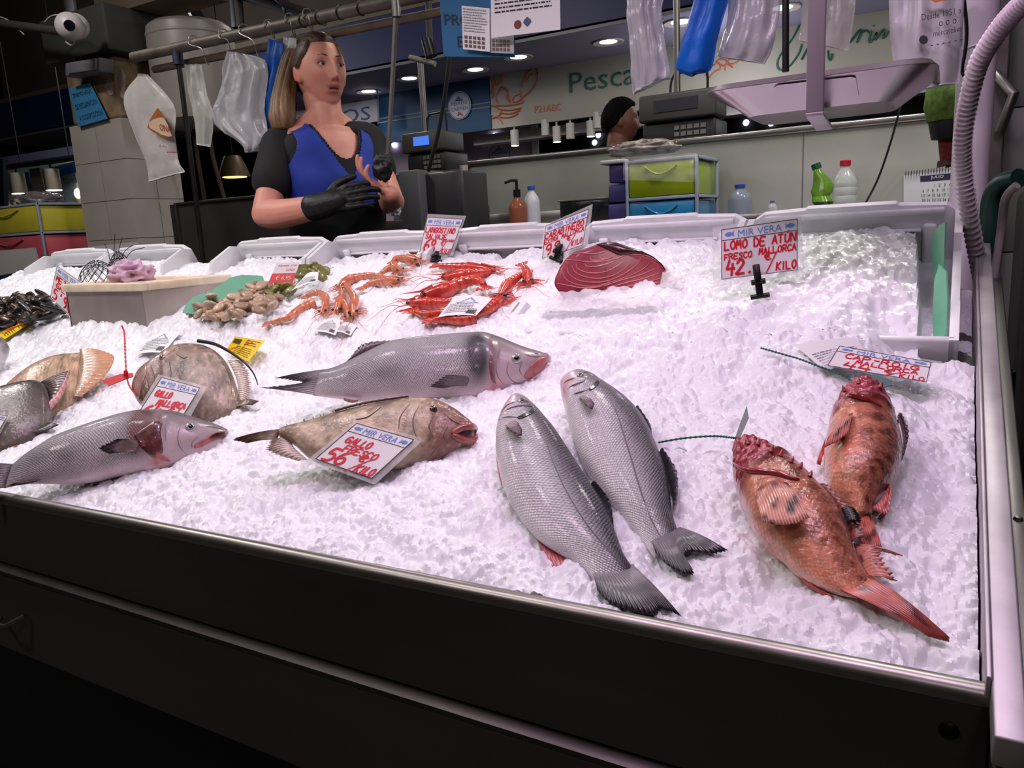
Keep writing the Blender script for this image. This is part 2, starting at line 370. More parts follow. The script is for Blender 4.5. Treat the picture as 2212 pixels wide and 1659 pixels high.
for px, py in ((2050, 1578),):
    p = atp(px, py, rim_pt(.05)+fn*.0005, fn)
    lathe('bolt', [(.0001, 0), (.008, 0), (.008, .001), (.0055, .003), (.0001, .0034)], p, mat('dark_bolt', (40, 38, 38), .4, 1), ct, 12, axis=fn)
p = atp(40, 1345, rim_pt(1.3)+fn*.012, fn)
tube('handle', [p+RDIR*.05+fn*.002, p+RDIR*.03+fn*.02, p+fn*.022-RDIR*.0+np.array([0, 0, .004]), p-RDIR*.03+fn*.003+np.array([0, 0, .02])], .004, steel_dk, ct, 8)
# bed under the ice, side rail
yb = 1.74; xr = RB[0]-.004
zb = lambda y: ICE0+SL*(y-.655)
mk('bed', [(xr, RB[1]+.02, zb(RB[1])-.05), (xr, yb, zb(yb)-.05), (-3.3, yb, zb(yb)-.05), (-3.3, rim_y(-3.3)+.02, zb(.6)-.05), (xr, RB[1]+.02, zb(RB[1])-.09), (xr, yb, zb(yb)-.09), (-3.3, yb, zb(yb)-.09), (-3.3, rim_y(-3.3)+.02, zb(.6)-.09)],
   [(0, 1, 2, 3), (7, 6, 5, 4), (0, 4, 5, 1), (1, 5, 6, 2), (2, 6, 7, 3), (3, 7, 4, 0)], steel_dk, ct, smooth=False)
def railpiece(name, x0, x1, n0, n1, y0, y1, mt, bev=.002):
    es = np.array([0, math.cos(math.radians(15)), math.sin(math.radians(15))])
    o_ = np.array([x0, y0, zb(y0)])+ICEN*n0
    return obox(name, o_, (x1-x0, 0, 0), es*(y1-y0)/es[1], ICEN*(n1-n0), mt, ct, bev)
rail_m = mat('rail_steel', (190, 184, 188), .5, .7, noise=(20, .12), bump=(120, .15, .0008))
railpiece('side_wall', xr, xr+.004, -.06, .030, RB[1]-.0, 1.86, rail_m, .001)
railpiece('side_rail', xr+.004, xr+.026, -.004, .028, RB[1]-.055, 1.86, rail_m)
railpiece('rail_flange', xr+.026, xr+.042, -.05, .008, RB[1]-.045, 1.9, steel_dk)
p = np.array([xr+.034, .92, zb(.92)])+ICEN*.008
lathe('rivet', [(.0001, .004), (.003, .0035), (.005, 0), (.0001, -.001)], p, steel_dk, ct, 10, axis=ICEN)
box('end_panel', (xr+.002, RB[1]+.01, .1), (xr+.02, 1.85, .70), face2, ct)
box('back_panel', (-3.3, 1.76, .05), (xr, 1.78, 1.02), face2, ct)
p0 = np.array([xr+.005, RB[1]-.05, zb(RB[1])-.05])
box('rail_end_cap', p0, p0+(.02, .03, .028), blk, ct, .002)

# ---- crushed ice
def facet(x, y, cell, seed, tilt=1.0):
    """height of a bed of tilted chips: max over jittered neighbours"""
    gx, gy = np.floor(x/cell).astype(int), np.floor(y/cell).astype(int); best = np.full(x.shape, -9.)
    def hsh(i, j, k): 
        h = (i*374761393+j*668265263+k*974634541+seed*1274126177) & 0x7fffffff
        h = ((h ^ (h >> 13))*1274126177) & 0x7fffffff; h = h ^ (h >> 16); return (h % 65536)/65536.
    for di in (-1, 0, 1):
        for dj in (-1, 0, 1):
            i, j = gx+di, gy+dj
            cx, cy = (i+.5+(hsh(i, j, 1)-.5)*.9)*cell, (j+.5+(hsh(i, j, 2)-.5)*.9)*cell
            a = hsh(i, j, 3)*2*np.pi; s = (.25+hsh(i, j, 4)*.75)*tilt; b = hsh(i, j, 5)*2*np.pi
            dx, dy = x-cx, y-cy
            ex = dx*np.cos(b)+dy*np.sin(b); ey = (-dx*np.sin(b)+dy*np.cos(b))*1.7
            h = hsh(i, j, 6)*cell*.5+(dx*np.cos(a)+dy*np.sin(a))*s-(ex*ex+ey*ey)*.9/cell
            best = np.maximum(best, h)
    return best
def ice_grid(x0, x1, y0, y1, step, fine):
    nx, ny = int((x1-x0)/step)+1, int((y1-y0)/step)+1
    X, Y = np.meshgrid(np.linspace(x0, x1, nx), np.linspace(y0, y1, ny), indexing='ij')
    wx, wy = X+.004*np.sin(Y*310+X*120), Y+.004*np.sin(X*270-Y*90)
    z = ice_z(X, Y)+facet(wx, wy, .019, 3, .8)*.30+facet(X+.003, Y, .009, 5, 1.)*.34+facet(X, Y+.003, .055, 9, .5)*.24-.006
    if fine: z = z+facet(wx, wy, .0050, 15, 1.1)*.30
    z -= .010*sst(-.01, .045, X)*(.4+facet(X, Y, .05, 21, .4)/.05)      # thinner, lumpier near the side rail
    Y = np.maximum(Y, np.array([rim_y(a)+.0185 for a in X[:, 0]])[:, None])
    return np.stack([X, Y, Z_edge(X, Y, z)], -1).reshape(-1, 3), grid_faces(nx, ny)[:, ::-1]
def Z_edge(X, Y, z): return z
Va, Fa = ice_grid(-1.72, xr-.002, .60, 1.30, .0021, True)
Vb, Fb = ice_grid(-1.72, xr-.002, 1.30, 1.735, .0036, True)
Vc, Fc = ice_grid(-3.15, -1.72, .60, 1.735, .0044, False)
ice_m = mat('crushed_ice', (236, 236, 242), .28, bump=(260, .5, .0010), spec=.5, noise=(45, .03))
ice = mk('ice_bed', np.vstack([Va, Vb, Vc]), np.vstack([Fa, Fb+len(Va), Fc+len(Va)+len(Vb)]), ice_m, smooth=True, origin=(-1.5, 1.1, .8)); tag(ice, 'bed of crushed white ice covering the whole counter', 'ice', None, 'stuff')
ice.data.set_sharp_from_angle(angle=math.radians(24))
# ---- white fish crates behind the ice
es_c = np.array([0, math.cos(CT), math.sin(CT)]); en_c = np.array([0, -math.sin(CT), math.cos(CT)])
def crate(x0, x1, label, group='white crates at the back of the counter'):
    """open crate; local axes x, es_c (towards the back), en_c"""
    org = np.array([x0, CF_Y, CF_Z])
    t = thing('fish_crate', org+(np.array([(x1-x0)/2, .2, -.12])), label, 'crate', group); w = x1-x0; th = .013
    P = lambda a, s, n: org+np.array([a, 0, 0])+es_c*s+en_c*n
    def wall(name, a0, a1, s0, s1, n0, n1, bev=.004):
        return obox(name, P(a0, s0, n0), (a1-a0, 0, 0), es_c*(s1-s0), en_c*(n1-n0), wht_pl, t, bev)
    wall('base', 0, w, 0, CLEN, -CDEP, -CDEP+.012)
    wall('front_wall', .002, w-.002, 0, th, -CDEP, 0)
    # back wall: outline with cut corners and raised middle, as one piece
    bk = [(.002, -CDEP), (w-.002, -CDEP), (w-.002, -.018), (w-.028, .0), (w-.11, .004), (w-.115, .008), (.115, .008), (.11, .004), (.028, .0), (.002, -.018)]
    V = [P(a, CLEN-th, n) for a, n in bk]+[P(a, CLEN+.002, n) for a, n in bk]; k = len(bk)
    mk('back_wall', V, [tuple(range(k)), tuple(range(k, 2*k))[::-1]]+[(i, i+k, (i+1) % k+k, (i+1) % k) for i in range(k)], wht_pl, t, smooth=False)
    wall('back_rim', .03, w-.03, CLEN-th-.006, CLEN-th+.004, -.016, -.004, .003)
    for a in (.055, w-.055): wall('rib', a-.012, a+.012, CLEN-th-.012, CLEN-th, -CDEP, -.035, .005)
    wall('handle_ledge', .07, w-.07, CLEN-th-.009, CLEN-th, -.052, -.046, .002)
    for a0, a1 in ((0, th), (w-th, w)):
        sd = [(0, -CDEP), (CLEN, -CDEP), (CLEN, -.018), (CLEN-.03, 0), (CLEN-.12, -.004), (CLEN-.14, -.028), (.13, -.028), (.11, .0), (.0, .0)]
        V = [P(a0, s, n) for s, n in sd]+[P(a1, s, n) for s, n in sd]; k = len(sd)
        mk('side_wall', V, [tuple(range(k)), tuple(range(k, 2*k))[::-1]]+[(i, (i+1) % k, (i+1) % k+k, i+k) for i in range(k)], wht_pl, t, smooth=False)
    return t
xe = float(atp(2066, 440, np.array([0, CF_Y, CF_Z])+es_c*CLEN, es_c)[0])+.012
LBL = ['white plastic crate at the right end, green sheets along its wall', 'white plastic crate behind the tuna block', 'white plastic crate behind the red prawns', 'white plastic crate behind the orange prawns', 'white plastic crate behind the clams']
for i in range(5): crate(xe-CW*(i+1)-.006*i, xe-CW*i-.006*i, LBL[i])
xl = float(atp(432, 572, np.array([0, CF_Y, CF_Z])+es_c*CLEN, es_c)[0])
crate(xl-CW, xl, 'white crate behind the steel tub with the net'); crate(xl-2*CW-.006, xl-CW-.006, 'white crate at far left, behind the mussels')
# ================================================================== fish
from mathutils.bvhtree import BVHTree
def Z1(x, y): return (x*.2532, 700+y*.2532)
def Z2(x, y): return (480+x*.3436, 680+y*.3436)
def Z3(x, y): return (1040+x*.3616, 780+y*.3616)
def Z4(x, y): return (1400+x*.3857, 780+y*.3857)
def Z5(x, y): return (x*.2532, 400+y*.2532)
def Z6(x, y): return (500+x*.2532, 400+y*.2532)
def Z7(x, y): return (1000+x*.2532, 300+y*.2532)
def Z8(x, y): return (1500+x*.3219, 400+y*.3219)
def prs(z, s):
    """'x,y x,y / x,y x,y' -> mapped pixel list"""
    return [z(*[float(a) for a in t.split(',')]) for t in s.split()]

def fish_mat(name, scales=.0, sc_dark=.45, rough=.3, metal=.0, coat=.6, bump=(120, .2), noise=(25, .12), spec=.5):
    if name in MATS: return MATS[name]
    M_ = mat(name, rough=rough, metal=metal, vcol=True, noise=noise, bump=None, coat=coat, spec=spec)
    nt = M_.node_tree; N = nt.nodes; L = nt.links.new; p = N['Principled BSDF']
    nz = N.new('ShaderNodeTexNoise'); nz.inputs['Scale'].default_value = bump[0]; nz.inputs['Detail'].default_value = 4
    tc = N.new('ShaderNodeTexCoord'); L(tc.outputs['Object'], nz.inputs['Vector'])
    b = N.new('ShaderNodeBump'); b.inputs['Strength'].default_value = bump[1]; b.inputs['Distance'].default_value = .002; L(nz.outputs[0], b.inputs['Height'])
    nrm = b.outputs[0]
    if scales:
        mp = N.new('ShaderNodeMapping'); mp.inputs['Rotation'].default_value = (0, 0, math.pi/4); L(tc.outputs['UV'], mp.inputs[0])
        vo = N.new('ShaderNodeTexVoronoi'); vo.voronoi_dimensions = '2D'; vo.inputs['Scale'].default_value = 1.; vo.inputs['Randomness'].default_value = .22; L(mp.outputs[0], vo.inputs['Vector'])
        at = N.new('ShaderNodeAttribute'); at.attribute_name = 'Col'
        mr = N.new('ShaderNodeMapRange'); mr.inputs[1].default_value = .15; mr.inputs[2].default_value = .62; mr.inputs[3].default_value = 1.22; mr.inputs[4].default_value = 1-sc_dark; L(vo.outputs['Distance'], mr.inputs[0])
        mx = N.new('ShaderNodeMix'); L(at.outputs['Alpha'], mx.inputs[0]); mx.inputs[2].default_value = 1.; L(mr.outputs[0], mx.inputs[3])
        sv = N.new('ShaderNodeVectorMath'); sv.operation = 'SCALE'
        old = p.inputs['Base Color'].links[0].from_socket; L(old, sv.inputs[0]); L(mx.outputs[0], sv.inputs['Scale']); L(sv.outputs[0], p.inputs['Base Color'])
        mu = N.new('ShaderNodeMath'); mu.operation = 'MULTIPLY'; L(vo.outputs['Distance'], mu.inputs[0]); L(at.outputs['Alpha'], mu.inputs[1])
        b2 = N.new('ShaderNodeBump'); b2.invert = True; b2.inputs['Strength'].default_value = scales; b2.inputs['Distance'].default_value = .0022; L(mu.outputs[0], b2.inputs['Height']); L(nrm, b2.inputs['Normal']); nrm = b2.outputs[0]
    L(nrm, p.inputs['Normal'])
    if coat: L(b.outputs[0], p.inputs['Coat Normal'])
    return M_
bass_m = fish_mat('bass_skin', scales=1., rough=.28, metal=.08, coat=.15, sc_dark=.36)
bassup_m = fish_mat('bass_skin_fine', scales=.5, sc_dark=.35, rough=.4, metal=.1, coat=.2)
dory_m = fish_mat('dory_skin', rough=.4, coat=.35, bump=(160, .5), noise=(38, .35), spec=.4)
scorp_m = fish_mat('scorpionfish_skin', scales=.25, sc_dark=.10, rough=.28, coat=.8, bump=(130, 1.), noise=(60, .35))
fin_m = mat('fin_membrane', rough=.3, vcol=True, coat=.5, noise=(60, .15), bump=(200, .3, .001))
def C(*a): return np.array(lin(a))
def mixc(a, b, t): t = np.asarray(t)[..., None]; return np.asarray(a)*(1-t)+np.asarray(b)*t
def bump1(x, c, w): return np.exp(-((x-c)/w)**2)

def nz2(t, v, a, b, seed): return np.array([mnoise.noise(Vector((x*a, y*b, seed))) for x, y in zip(t.ravel(), v.ravel())]).reshape(t.shape)
class Fish:
    def __init__(s, name, label, zf, pairs, p0, n, wmax, wprof, colfn, mt, nst=84, nsec=36, esq=.92, disp=None, cell=.0036, group=None, cat='fish', sink=0., drop=0.):
        pr = [(zf(*a), zf(*b)) for a, b in pairs]; s.zf = zf; s.p0 = np.asarray(p0); s.n = unit(n); s.sink = sink; s.drop = drop
        dr = drop*sst(.45, 1., np.linspace(0, 1, len(pr))); lowp = lambda p, q: atp(*p, s.p0-s.n*q, s.n)-s.n*sink*(1-q/(drop+1e-9)*(drop > 0))
        T = np.array([lowp(a, q) for (a, b), q in zip(pr, dr)]); B = np.array([lowp(b, q) for (a, b), q in zip(pr, dr)])
        base = (T+B)/2; s.root = thing(name, base.mean(0)-s.n*wmax*.9, label, cat, group)
        T, B = spl(T, nst), spl(B, nst); t = np.linspace(0, 1, nst); Wd = wmax*np.clip(spl(np.array(wprof, float), nst), .04, None)
        cen, hv = (T+B)/2, (T-B)/2; th = np.linspace(0, 2*np.pi, nsec, endpoint=False)
        pw = lambda q: np.sign(q)*np.abs(q)**esq
        co, si = pw(np.cos(th)), pw(np.sin(th))
        tt, hh = np.meshgrid(t, th, indexing='ij'); vv = np.where(hh <= np.pi, hh/np.pi, 2-hh/np.pi)
        P = cen[:, None]+hv[:, None]*co[None, :, None]+s.n*(Wd[:, None]*si[None])[..., None]
        if disp is not None: P = P+s.n*(disp(tt, vv)*np.sign(si)[None])[..., None]
        ln = np.concatenate([[0], np.cumsum(np.linalg.norm(np.diff(cen, axis=0), axis=1))]); hm = np.linalg.norm(hv, axis=1).max()
        uv = np.stack([np.repeat(ln[:, None], nsec, 1)/cell, np.repeat((th*hm*.62/cell)[None], nst, 0)], -1).reshape(-1, 2)
        col = colfn(tt, vv).reshape(-1, 4); V = P.reshape(-1, 3)
        F = grid_faces(nst, nsec, wrap=True); FL = [tuple(f) for f in F]+[tuple(range(nsec)), tuple(range((nst-1)*nsec, nst*nsec))[::-1]]
        if np.dot(np.cross(V[F[40][1]]-V[F[40][0]], V[F[40][2]]-V[F[40][0]]), V[F[40][0]]-cen[1]) < 0: FL = [f[::-1] for f in FL]
        s.body = mk('body', V, FL, mt, s.root, uv=uv, col=col)
        s.bvh = BVHTree.FromPolygons([Vector(v) for v in V], FL); s.len = ln[-1]
    def P(s, px): return atp(*px, s.p0, s.n)-s.n*s.sink
    def hit(s, px, up=0.):
        d = ray(*px); h = s.bvh.ray_cast(Vector(CAM), Vector(unit(d)))
        p = np.array(h[0]) if h[0] is not None else s.P(px)
        return p+s.n*up
    def fin(s, name, base, tip, c0, c1, rays=14, up=(.0, .0), side=False, rag=.06, mid=None, nv=9, th=.0012, seed=3, spots=None, parent=None, cst=.25, clamp=None):
        """ruled fin between a base line and a tip line (pixels); rays corrugate it"""
        r = np.random.RandomState(seed); nu = rays*4+1
        fp = s.p0-s.n*(s.drop if ('tail' in name and s.drop) else s.sink)
        g = (lambda p, u: s.hit(p, u)) if side else (lambda p, u: atp(*p, fp, s.n)+s.n*u)
        Bp = spl(np.array([g(p, up[0]) for p in base]), nu)
        Tp = spl(np.array([atp(*p, s.p0+s.n*np.dot(Bp.mean(0)-s.p0, s.n) if side else fp, s.n)+s.n*up[1] for p in tip]), nu)
        u = np.linspace(0, 1, nu); v = np.linspace(0, 1, nv); ph = np.cos(u*rays*2*np.pi)
        rg = np.repeat(r.uniform(-rag, rag*.4, rays+1), 4)[:nu]*.6+np.where(ph > .5, 0, -rag)
        Tp = Bp+(Tp-Bp)*(1+rg)[:, None]
        P = Bp[:, None]*(1-v)[None, :, None]+Tp[:, None]*v[None, :, None]
        arch = np.sin(v*np.pi)*.004*(1 if mid is None else mid)
        off = (ph*.0007)[:, None]*(.3+v)[None]+arch[None]
        if clamp or (clamp is None and 'tail' in name):
            lo = ice_z(P[..., 0], P[..., 1])+.004; P = P.copy(); P[..., 2] = np.maximum(P[..., 2], lo)
        Pt = P+s.n*(off+th/2)[..., None]; Pb = P+s.n*(off-th/2)[..., None]
        k = nu*nv; F = grid_faces(nu, nv); V = np.vstack([Pt.reshape(-1, 3), Pb.reshape(-1, 3)])
        FF = [tuple(f) for f in F]+[tuple(f[::-1]+k) for f in F]
        edge = [i*nv for i in range(nu)]+[(nu-1)*nv+j for j in range(1, nv)]+[i*nv+nv-1 for i in range(nu-2, -1, -1)]+[j for j in range(nv-2, 0, -1)]
        FF += [(edge[i], edge[i]+k, edge[(i+1) % len(edge)]+k, edge[(i+1) % len(edge)]) for i in range(len(edge))]
        cc = mixc(C(*c0), C(*c1), np.repeat(v[None], nu, 0))*(1+cst*ph[:, None, None])
        if spots is not None:
            ns = np.array([[mnoise.noise(Vector((a*rays*.28, b*4, seed))) for b in v] for a in u]); cc = mixc(cc, C(*spots), np.clip((ns-.12)*6, 0, 1))
        return mk(name, V, FF, fin_m, parent or s.root, col=np.vstack([cc.reshape(-1, 3)]*2))
    def eye(s, px, r_px, ring=(176, 174, 172), parent=None, flat=.55):
        p = s.hit(px); r = r_px*np.dot(p-CAM, CD)/FPX; h = s.hit((px[0]+2, px[1])); h2 = s.hit((px[0], px[1]+2))
        n = unit(np.cross(h-p, h2-p)); n = n if np.dot(n, CAM-p) > 0 else -n
        n = unit(n+unit(CAM-p)*.4)
        prof = lambda R, k, z0: [(max(R*math.cos(a), 1e-4), z0+R*k*math.sin(a)) for a in np.linspace(-.2, math.pi/2, 8)]
        e = lathe('eye', prof(r, flat, 0), p, mat('eye_ring_%d' % ring[0], ring, .12, .4, coat=1), s.root, 20, axis=n)
        lathe('pupil', prof(r*.52, .5, r*flat*.72), p, mat('pupil', (6, 6, 10), .05, coat=1), e, 16, axis=n)
    def patch(s, name, px, mt, t=.0012, up=.0006, parent=None, col=None):
        """small skin piece lying on the body, outline in pixels"""
        px = np.array(spl(np.array(list(px)+[px[0]]), len(px)*3+1))[:-1]; ct_ = px.mean(0); k = len(px); fs = (1, .97, .8, .6, .4, .2)
        R_ = [np.array([s.hit(tuple(p*f+ct_*(1-f)), 0. if f == 1 else up) for p in px]) for f in fs]
        V = np.vstack(R_+[[s.hit(tuple(ct_), up)]]); m_ = len(fs); F = [(a*k+i, a*k+(i+1) % k, (a+1)*k+(i+1) % k, (a+1)*k+i) for a in range(m_-1) for i in range(k)]+[((m_-1)*k+i, (m_-1)*k+(i+1) % k, m_*k) for i in range(k)]
        return mk(name, V, F, mt, parent or s.root)
def tocam(p): return unit(CAM-p)
red_fl = mat('red_mouth', (170, 92, 94), .35, coat=.4, noise=(110, .35)); dark_fl = mat('mouth_inside', (58, 18, 24), .35, coat=.5)
pink_fl = mat('pale_jaw', (206, 178, 182), .28, coat=.7, noise=(60, .1))

# ---- the two sea bass in front, lying on their flanks
def bass_col(head=.245):
    def f(t, v):
        c = mixc(C(70, 66, 78), C(200, 196, 202), sst(.24, .60, v)); c = mixc(c, C(230, 224, 226), sst(.6, .85, v))
        c = mixc(c, C(150, 138, 148), bump1(v, .47, .014)*(t > head)*.6)                       # lateral line
        hd = sst(head+.02, head-.02, t); c = mixc(c, mixc(C(120, 108, 118), C(226, 198, 202), sst(.2, .7, v)), hd*.8)
        c = mixc(c, C(40, 34, 40), bump1(t, head-.004-.07*(v-.35), .024)*bump1(v, .33, .15)*.95)       # gill slit
        c = mixc(c, C(206, 118, 122), bump1(t, head*.72, .03)*sst(.5, .8, v)*.5); c = mixc(c, C(204, 120, 126), sst(.05, .0, t)*.7)
        a = sst(head-.01, head+.05, t)*(.55+.45*sst(.95, .5, v)); return np.concatenate([c, a[..., None]], -1)
    return f
BW = [.30, .62, .85, .97, 1, 1, .97, .9, .8, .68, .55, .42, .28, .10]
def gill(t, v): return .004*(sst(.215, .235, t)-sst(.25, .275, t)*1.0)*bump1(v, .5, .3)
pr = lambda s: [tuple(tuple(float(q) for q in p.split(',')) for p in b.split()) for b in s.split('/')]
cA = ice_pt(*Z3(420, 800)); nA = unit(ICEN+.18*tocam(cA))
A = Fish('sea_bass', 'silver sea bass in front, tail fin touching the steel rim', Z3, pr('212,222 198,228/250,226 165,250/300,250 118,320/345,293 88,395/430,385 80,500/500,485 93,600/575,600 125,720/650,715 175,825/715,815 245,930/770,930 335,1030/810,1040 445,1110/850,1150 555,1180/890,1215 635,1265/935,1275 695,1345'), cA+ICEN*.034, nA, .040, BW, bass_col(), bass_m, disp=gill, sink=.011, drop=.012, group='sea bass')
A.eye(Z3(240, 238), 9)
A.fin('tail_fin', prs(Z3, '905,1225 850,1245 760,1275 665,1300'), prs(Z3, '1200,1590 1130,1560 1085,1552 1040,1590 900,1565 770,1515 700,1430'), (132, 125, 134), (36, 33, 40), 24, (.003, .006), rag=.05, cst=.35)
A.fin('pectoral_fin', prs(Z3, '200,362 175,370 142,402'), prs(Z3, '252,455 246,492 172,452'), (168, 140, 148), (96, 76, 88), 9, (.002, .012), side=True)
A.fin('dorsal_fin', prs(Z3, '640,705 720,820 785,1000'), prs(Z3, '690,740 775,850 795,1030'), (60, 56, 64), (34, 32, 40), 9, (-.012, .004))
A.fin('anal_fin', prs(Z3, '322,1025 420,1095 525,1150'), prs(Z3, '370,1120 490,1265 535,1165'), (196, 90, 100), (176, 110, 120), 9, (-.012, -.018))
A.fin('pelvic_fin', prs(Z3, '84,520 92,580 110,660'), prs(Z3, '80,560 90,640 116,720'), (196, 96, 104), (186, 120, 128), 5, (-.014, -.016))
cB = ice_pt(*Z3(820, 600)); nB = unit(ICEN+.18*tocam(cB))
B_ = Fish('sea_bass', 'silver sea bass behind, its forked tail spread on the ice', Z3, pr('500,88 466,120/560,72 470,165/625,72 485,225/700,110 500,290/800,170 525,370/900,245 555,460/985,350 600,575/1045,490 660,670/1095,620 735,770/1122,760 810,865/1138,890 885,970/1165,990 955,1065/1205,1075 1035,1180'), cB+ICEN*.034, nB, .040, BW[:11]+[.32, .10], bass_col(), bass_m, disp=gill, sink=.011, drop=.012, group='sea bass')
B_.eye(Z3(590, 84), 8)
B_.fin('tail_fin', prs(Z3, '1185,1035 1135,1070 1085,1100 1010,1145'), prs(Z3, '1475,1215 1400,1235 1262,1222 1225,1262 1275,1370 1235,1395 1130,1330 1045,1225'), (126, 119, 128), (36, 33, 40), 24, (.003, .008), rag=.05, cst=.35)
B_.fin('pectoral_fin', prs(Z3, '640,228 612,212 580,222'), prs(Z3, '680,300 668,332 625,300'), (150, 128, 140), (104, 84, 98), 8, (.002, .012), side=True)
B_.fin('dorsal_fin', prs(Z3, '1058,515 1100,640 1130,780 1140,880'), prs(Z3, '1090,540 1165,660 1175,820 1145,900'), (70, 66, 76), (34, 32, 40), 11, (-.010, .004))
B_.fin('first_dorsal_fin', prs(Z3, '915,255 970,330 1000,395'), prs(Z3, '940,262 1005,360 1018,425'), (70, 66, 72), (48, 44, 50), 7, (-.010, -.004))
B_.fin('anal_fin', prs(Z3, '780,845 830,905 880,975'), prs(Z3, '790,900 840,985 888,1000'), (150, 130, 140), (120, 104, 116), 6, (-.014, -.016))

def lines(F__, rows, z, mt, r=.0011, nm='head_crease'):
    for q in rows:
        P = spl(np.array([F__.hit(p, .0004) for p in prs(z, q)]), 18); tube(nm, P, r*np.sin(np.linspace(.2, 2.95, 18))+.0002, mt, F__.root, 5)
slit = mat('gill_slit', (38, 30, 36), .3, coat=.5, noise=(60, .4)); latm = mat('lateral_line', (120, 112, 122), .4); crease = mat('head_crease', (132, 108, 112), .4)
A.patch('gill_slit', prs(Z3, '212,338 250,318 292,298 326,288 320,304 286,324 232,348'), slit, .001, .0012); B_.patch('gill_slit', prs(Z3, '640,172 668,138 706,114 704,134 680,160 652,176'), slit, .001, .0012)
lines(A, ['105,352 160,334 215,338', '112,328 165,284 238,266 300,272', '120,310 150,268 200,245'], Z3, crease, .0009); lines(B_, ['490,235 560,196 640,172', '480,205 540,150 620,118', '474,160 510,120 560,100'], Z3, crease, .0009)
lines(A, ['330,300 380,450 430,600 500,760 600,930 700,1060 800,1170 860,1240'], Z3, latm, .0007, 'lateral_line'); lines(B_, ['735,150 800,290 850,440 905,620 960,800 1020,960 1110,1110'], Z3, latm, .0007, 'lateral_line')
# ---- two sea bass propped upright, heads to the right
def bassup_col(patch, belly=.72):
    def f(t, v):
        c = mixc(C(104, 100, 106), C(152, 148, 152), sst(.05, .3, v)); c = mixc(c, C(178, 166, 172), sst(.45, .7, v)); c = mixc(c, C(226, 204, 208), sst(belly, .95, v))
        hd = sst(.38, .34, t); c = mixc(c, mixc(C(104, 88, 94), C(196, 172, 178), sst(.15, .75, v)), hd*.8)
        g = bump1(t, patch[0], patch[1])*bump1(v, patch[2], patch[3]); c = mixc(c, C(*patch[4]), np.clip(g*2.0, 0, 1)*.95)
        c = mixc(c, C(120, 70, 76), bump1(t, patch[0]-.065+.03*(v-.5), .010)*sst(.22, .4, v)*sst(.95, .8, v)*.8)
        c = mixc(c, C(196, 110, 112), bump1(t, patch[0]-.06, .04)*bump1(v, .82, .07)*.8)
        c = mixc(c, C(86, 84, 88), bump1(t, .70, .05)*bump1(v, .56, .08)*.6+bump1(t, .82, .05)*bump1(v, .5, .1)*.4)
        return np.concatenate([c, (sst(.40, .48, t)*sst(1., .7, v))[..., None]], -1)
    return f
def gillup(t, v): return .005*(sst(.33, .355, t)-sst(.36, .43, t))*bump1(v, .5, .25)+.004*bump1(t, .2, .06)*bump1(v, .55, .15)
def jaw(F_, upx, lowpx, w):
    """open mouth: dark inside wedge, upper lip and pale lower jaw from pixel outlines"""
    F_.patch('mouth', upx, red_fl, .004, .0015); 
    P = np.array([atp(*p, F_.p0, F_.n) for p in lowpx]); k = len(P); c = P.mean(0)
    R = [P+F_.n*w*.45, (P-c)*.72+c+F_.n*w, (P-c)*.72+c-F_.n*w, P-F_.n*w*.45]; V = np.vstack(R); FF = []
    for a in range(3): FF += [(a*k+i, a*k+(i+1) % k, (a+1)*k+(i+1) % k, (a+1)*k+i) for i in range(k)]
    FF += [tuple(range(k)), tuple(range(3*k, 4*k))[::-1]]
    # outer rings are the edges, inner rings the faces
    FF[-2] = tuple(range(k, 2*k)); FF[-1] = tuple(range(2*k, 3*k))[::-1]
    mk('lower_jaw', V, FF, pink_fl, F_.root)
cC = ice_pt(*Z2(1200, 535)); nC = unit(.45*ICEN+.85*tocam(cC))
BWU = [.28, .5, .66, .8, .92, 1, 1, .97, .9, .78, .62, .46, .28, .10]
Cc = Fish('sea_bass', 'grey sea bass with a dark gill patch, lying in the middle, mouth to the right', Z2, pr('2050,250 2040,330/1990,236 2010,372/1920,218 1955,410/1840,190 1870,442/1750,153 1780,482/1640,120 1690,518/1540,122 1570,532/1400,132 1420,540/1200,150 1230,548/1050,175 1080,550/900,240 920,545/780,300 800,535/690,335 690,522/610,352 575,508'), cC-ICEN*.004, nC, .042, BWU, bassup_col((.425, .042, .45, .24, (48, 42, 48))), bassup_m, disp=gillup, cell=.0031, group='sea bass')
Cc.eye(Z2(1850, 275), 11.5)
Cc.fin('tail_fin', prs(Z2, '660,342 640,400 615,512'), prs(Z2, '335,405 500,435 230,462'), (136, 128, 132), (92, 86, 92), 18, (0, .004), cst=.3)
Cc.fin('dorsal_fin', prs(Z2, '780,306 900,245 1060,178'), prs(Z2, '790,292 890,178 1075,160'), (110, 96, 100), (92, 76, 78), 11, (0, 0))
Cc.fin('pectoral_fin', prs(Z2, '1545,392 1550,415 1535,450'), prs(Z2, '1400,402 1305,470 1390,482'), (104, 92, 96), (92, 82, 86), 10, (.002, .014), side=True)
Cc.fin('pelvic_fin', prs(Z2, '880,545 840,548 770,535'), prs(Z2, '860,560 820,570 775,555'), (150, 96, 92), (140, 92, 90), 5, (.01, .012))
jaw(Cc, prs(Z2, '2048,258 2008,268 1970,292 1935,328 1903,372 1900,396 1928,404 1972,384 2012,348 2046,300'), prs(Z2, '2068,298 2066,318 2025,362 1975,405 1930,430 1925,408 1965,385 2010,345 2045,308'), .010)
lines(Cc, ['1745,215 1722,300 1730,380 1770,440', '1800,300 1790,360 1830,420 1890,430', '1905,250 1950,262 2000,262', '1885,300 1870,350 1900,400', '1640,160 1600,200 1540,230', '1960,240 1990,246'], Z2, crease, .0007)
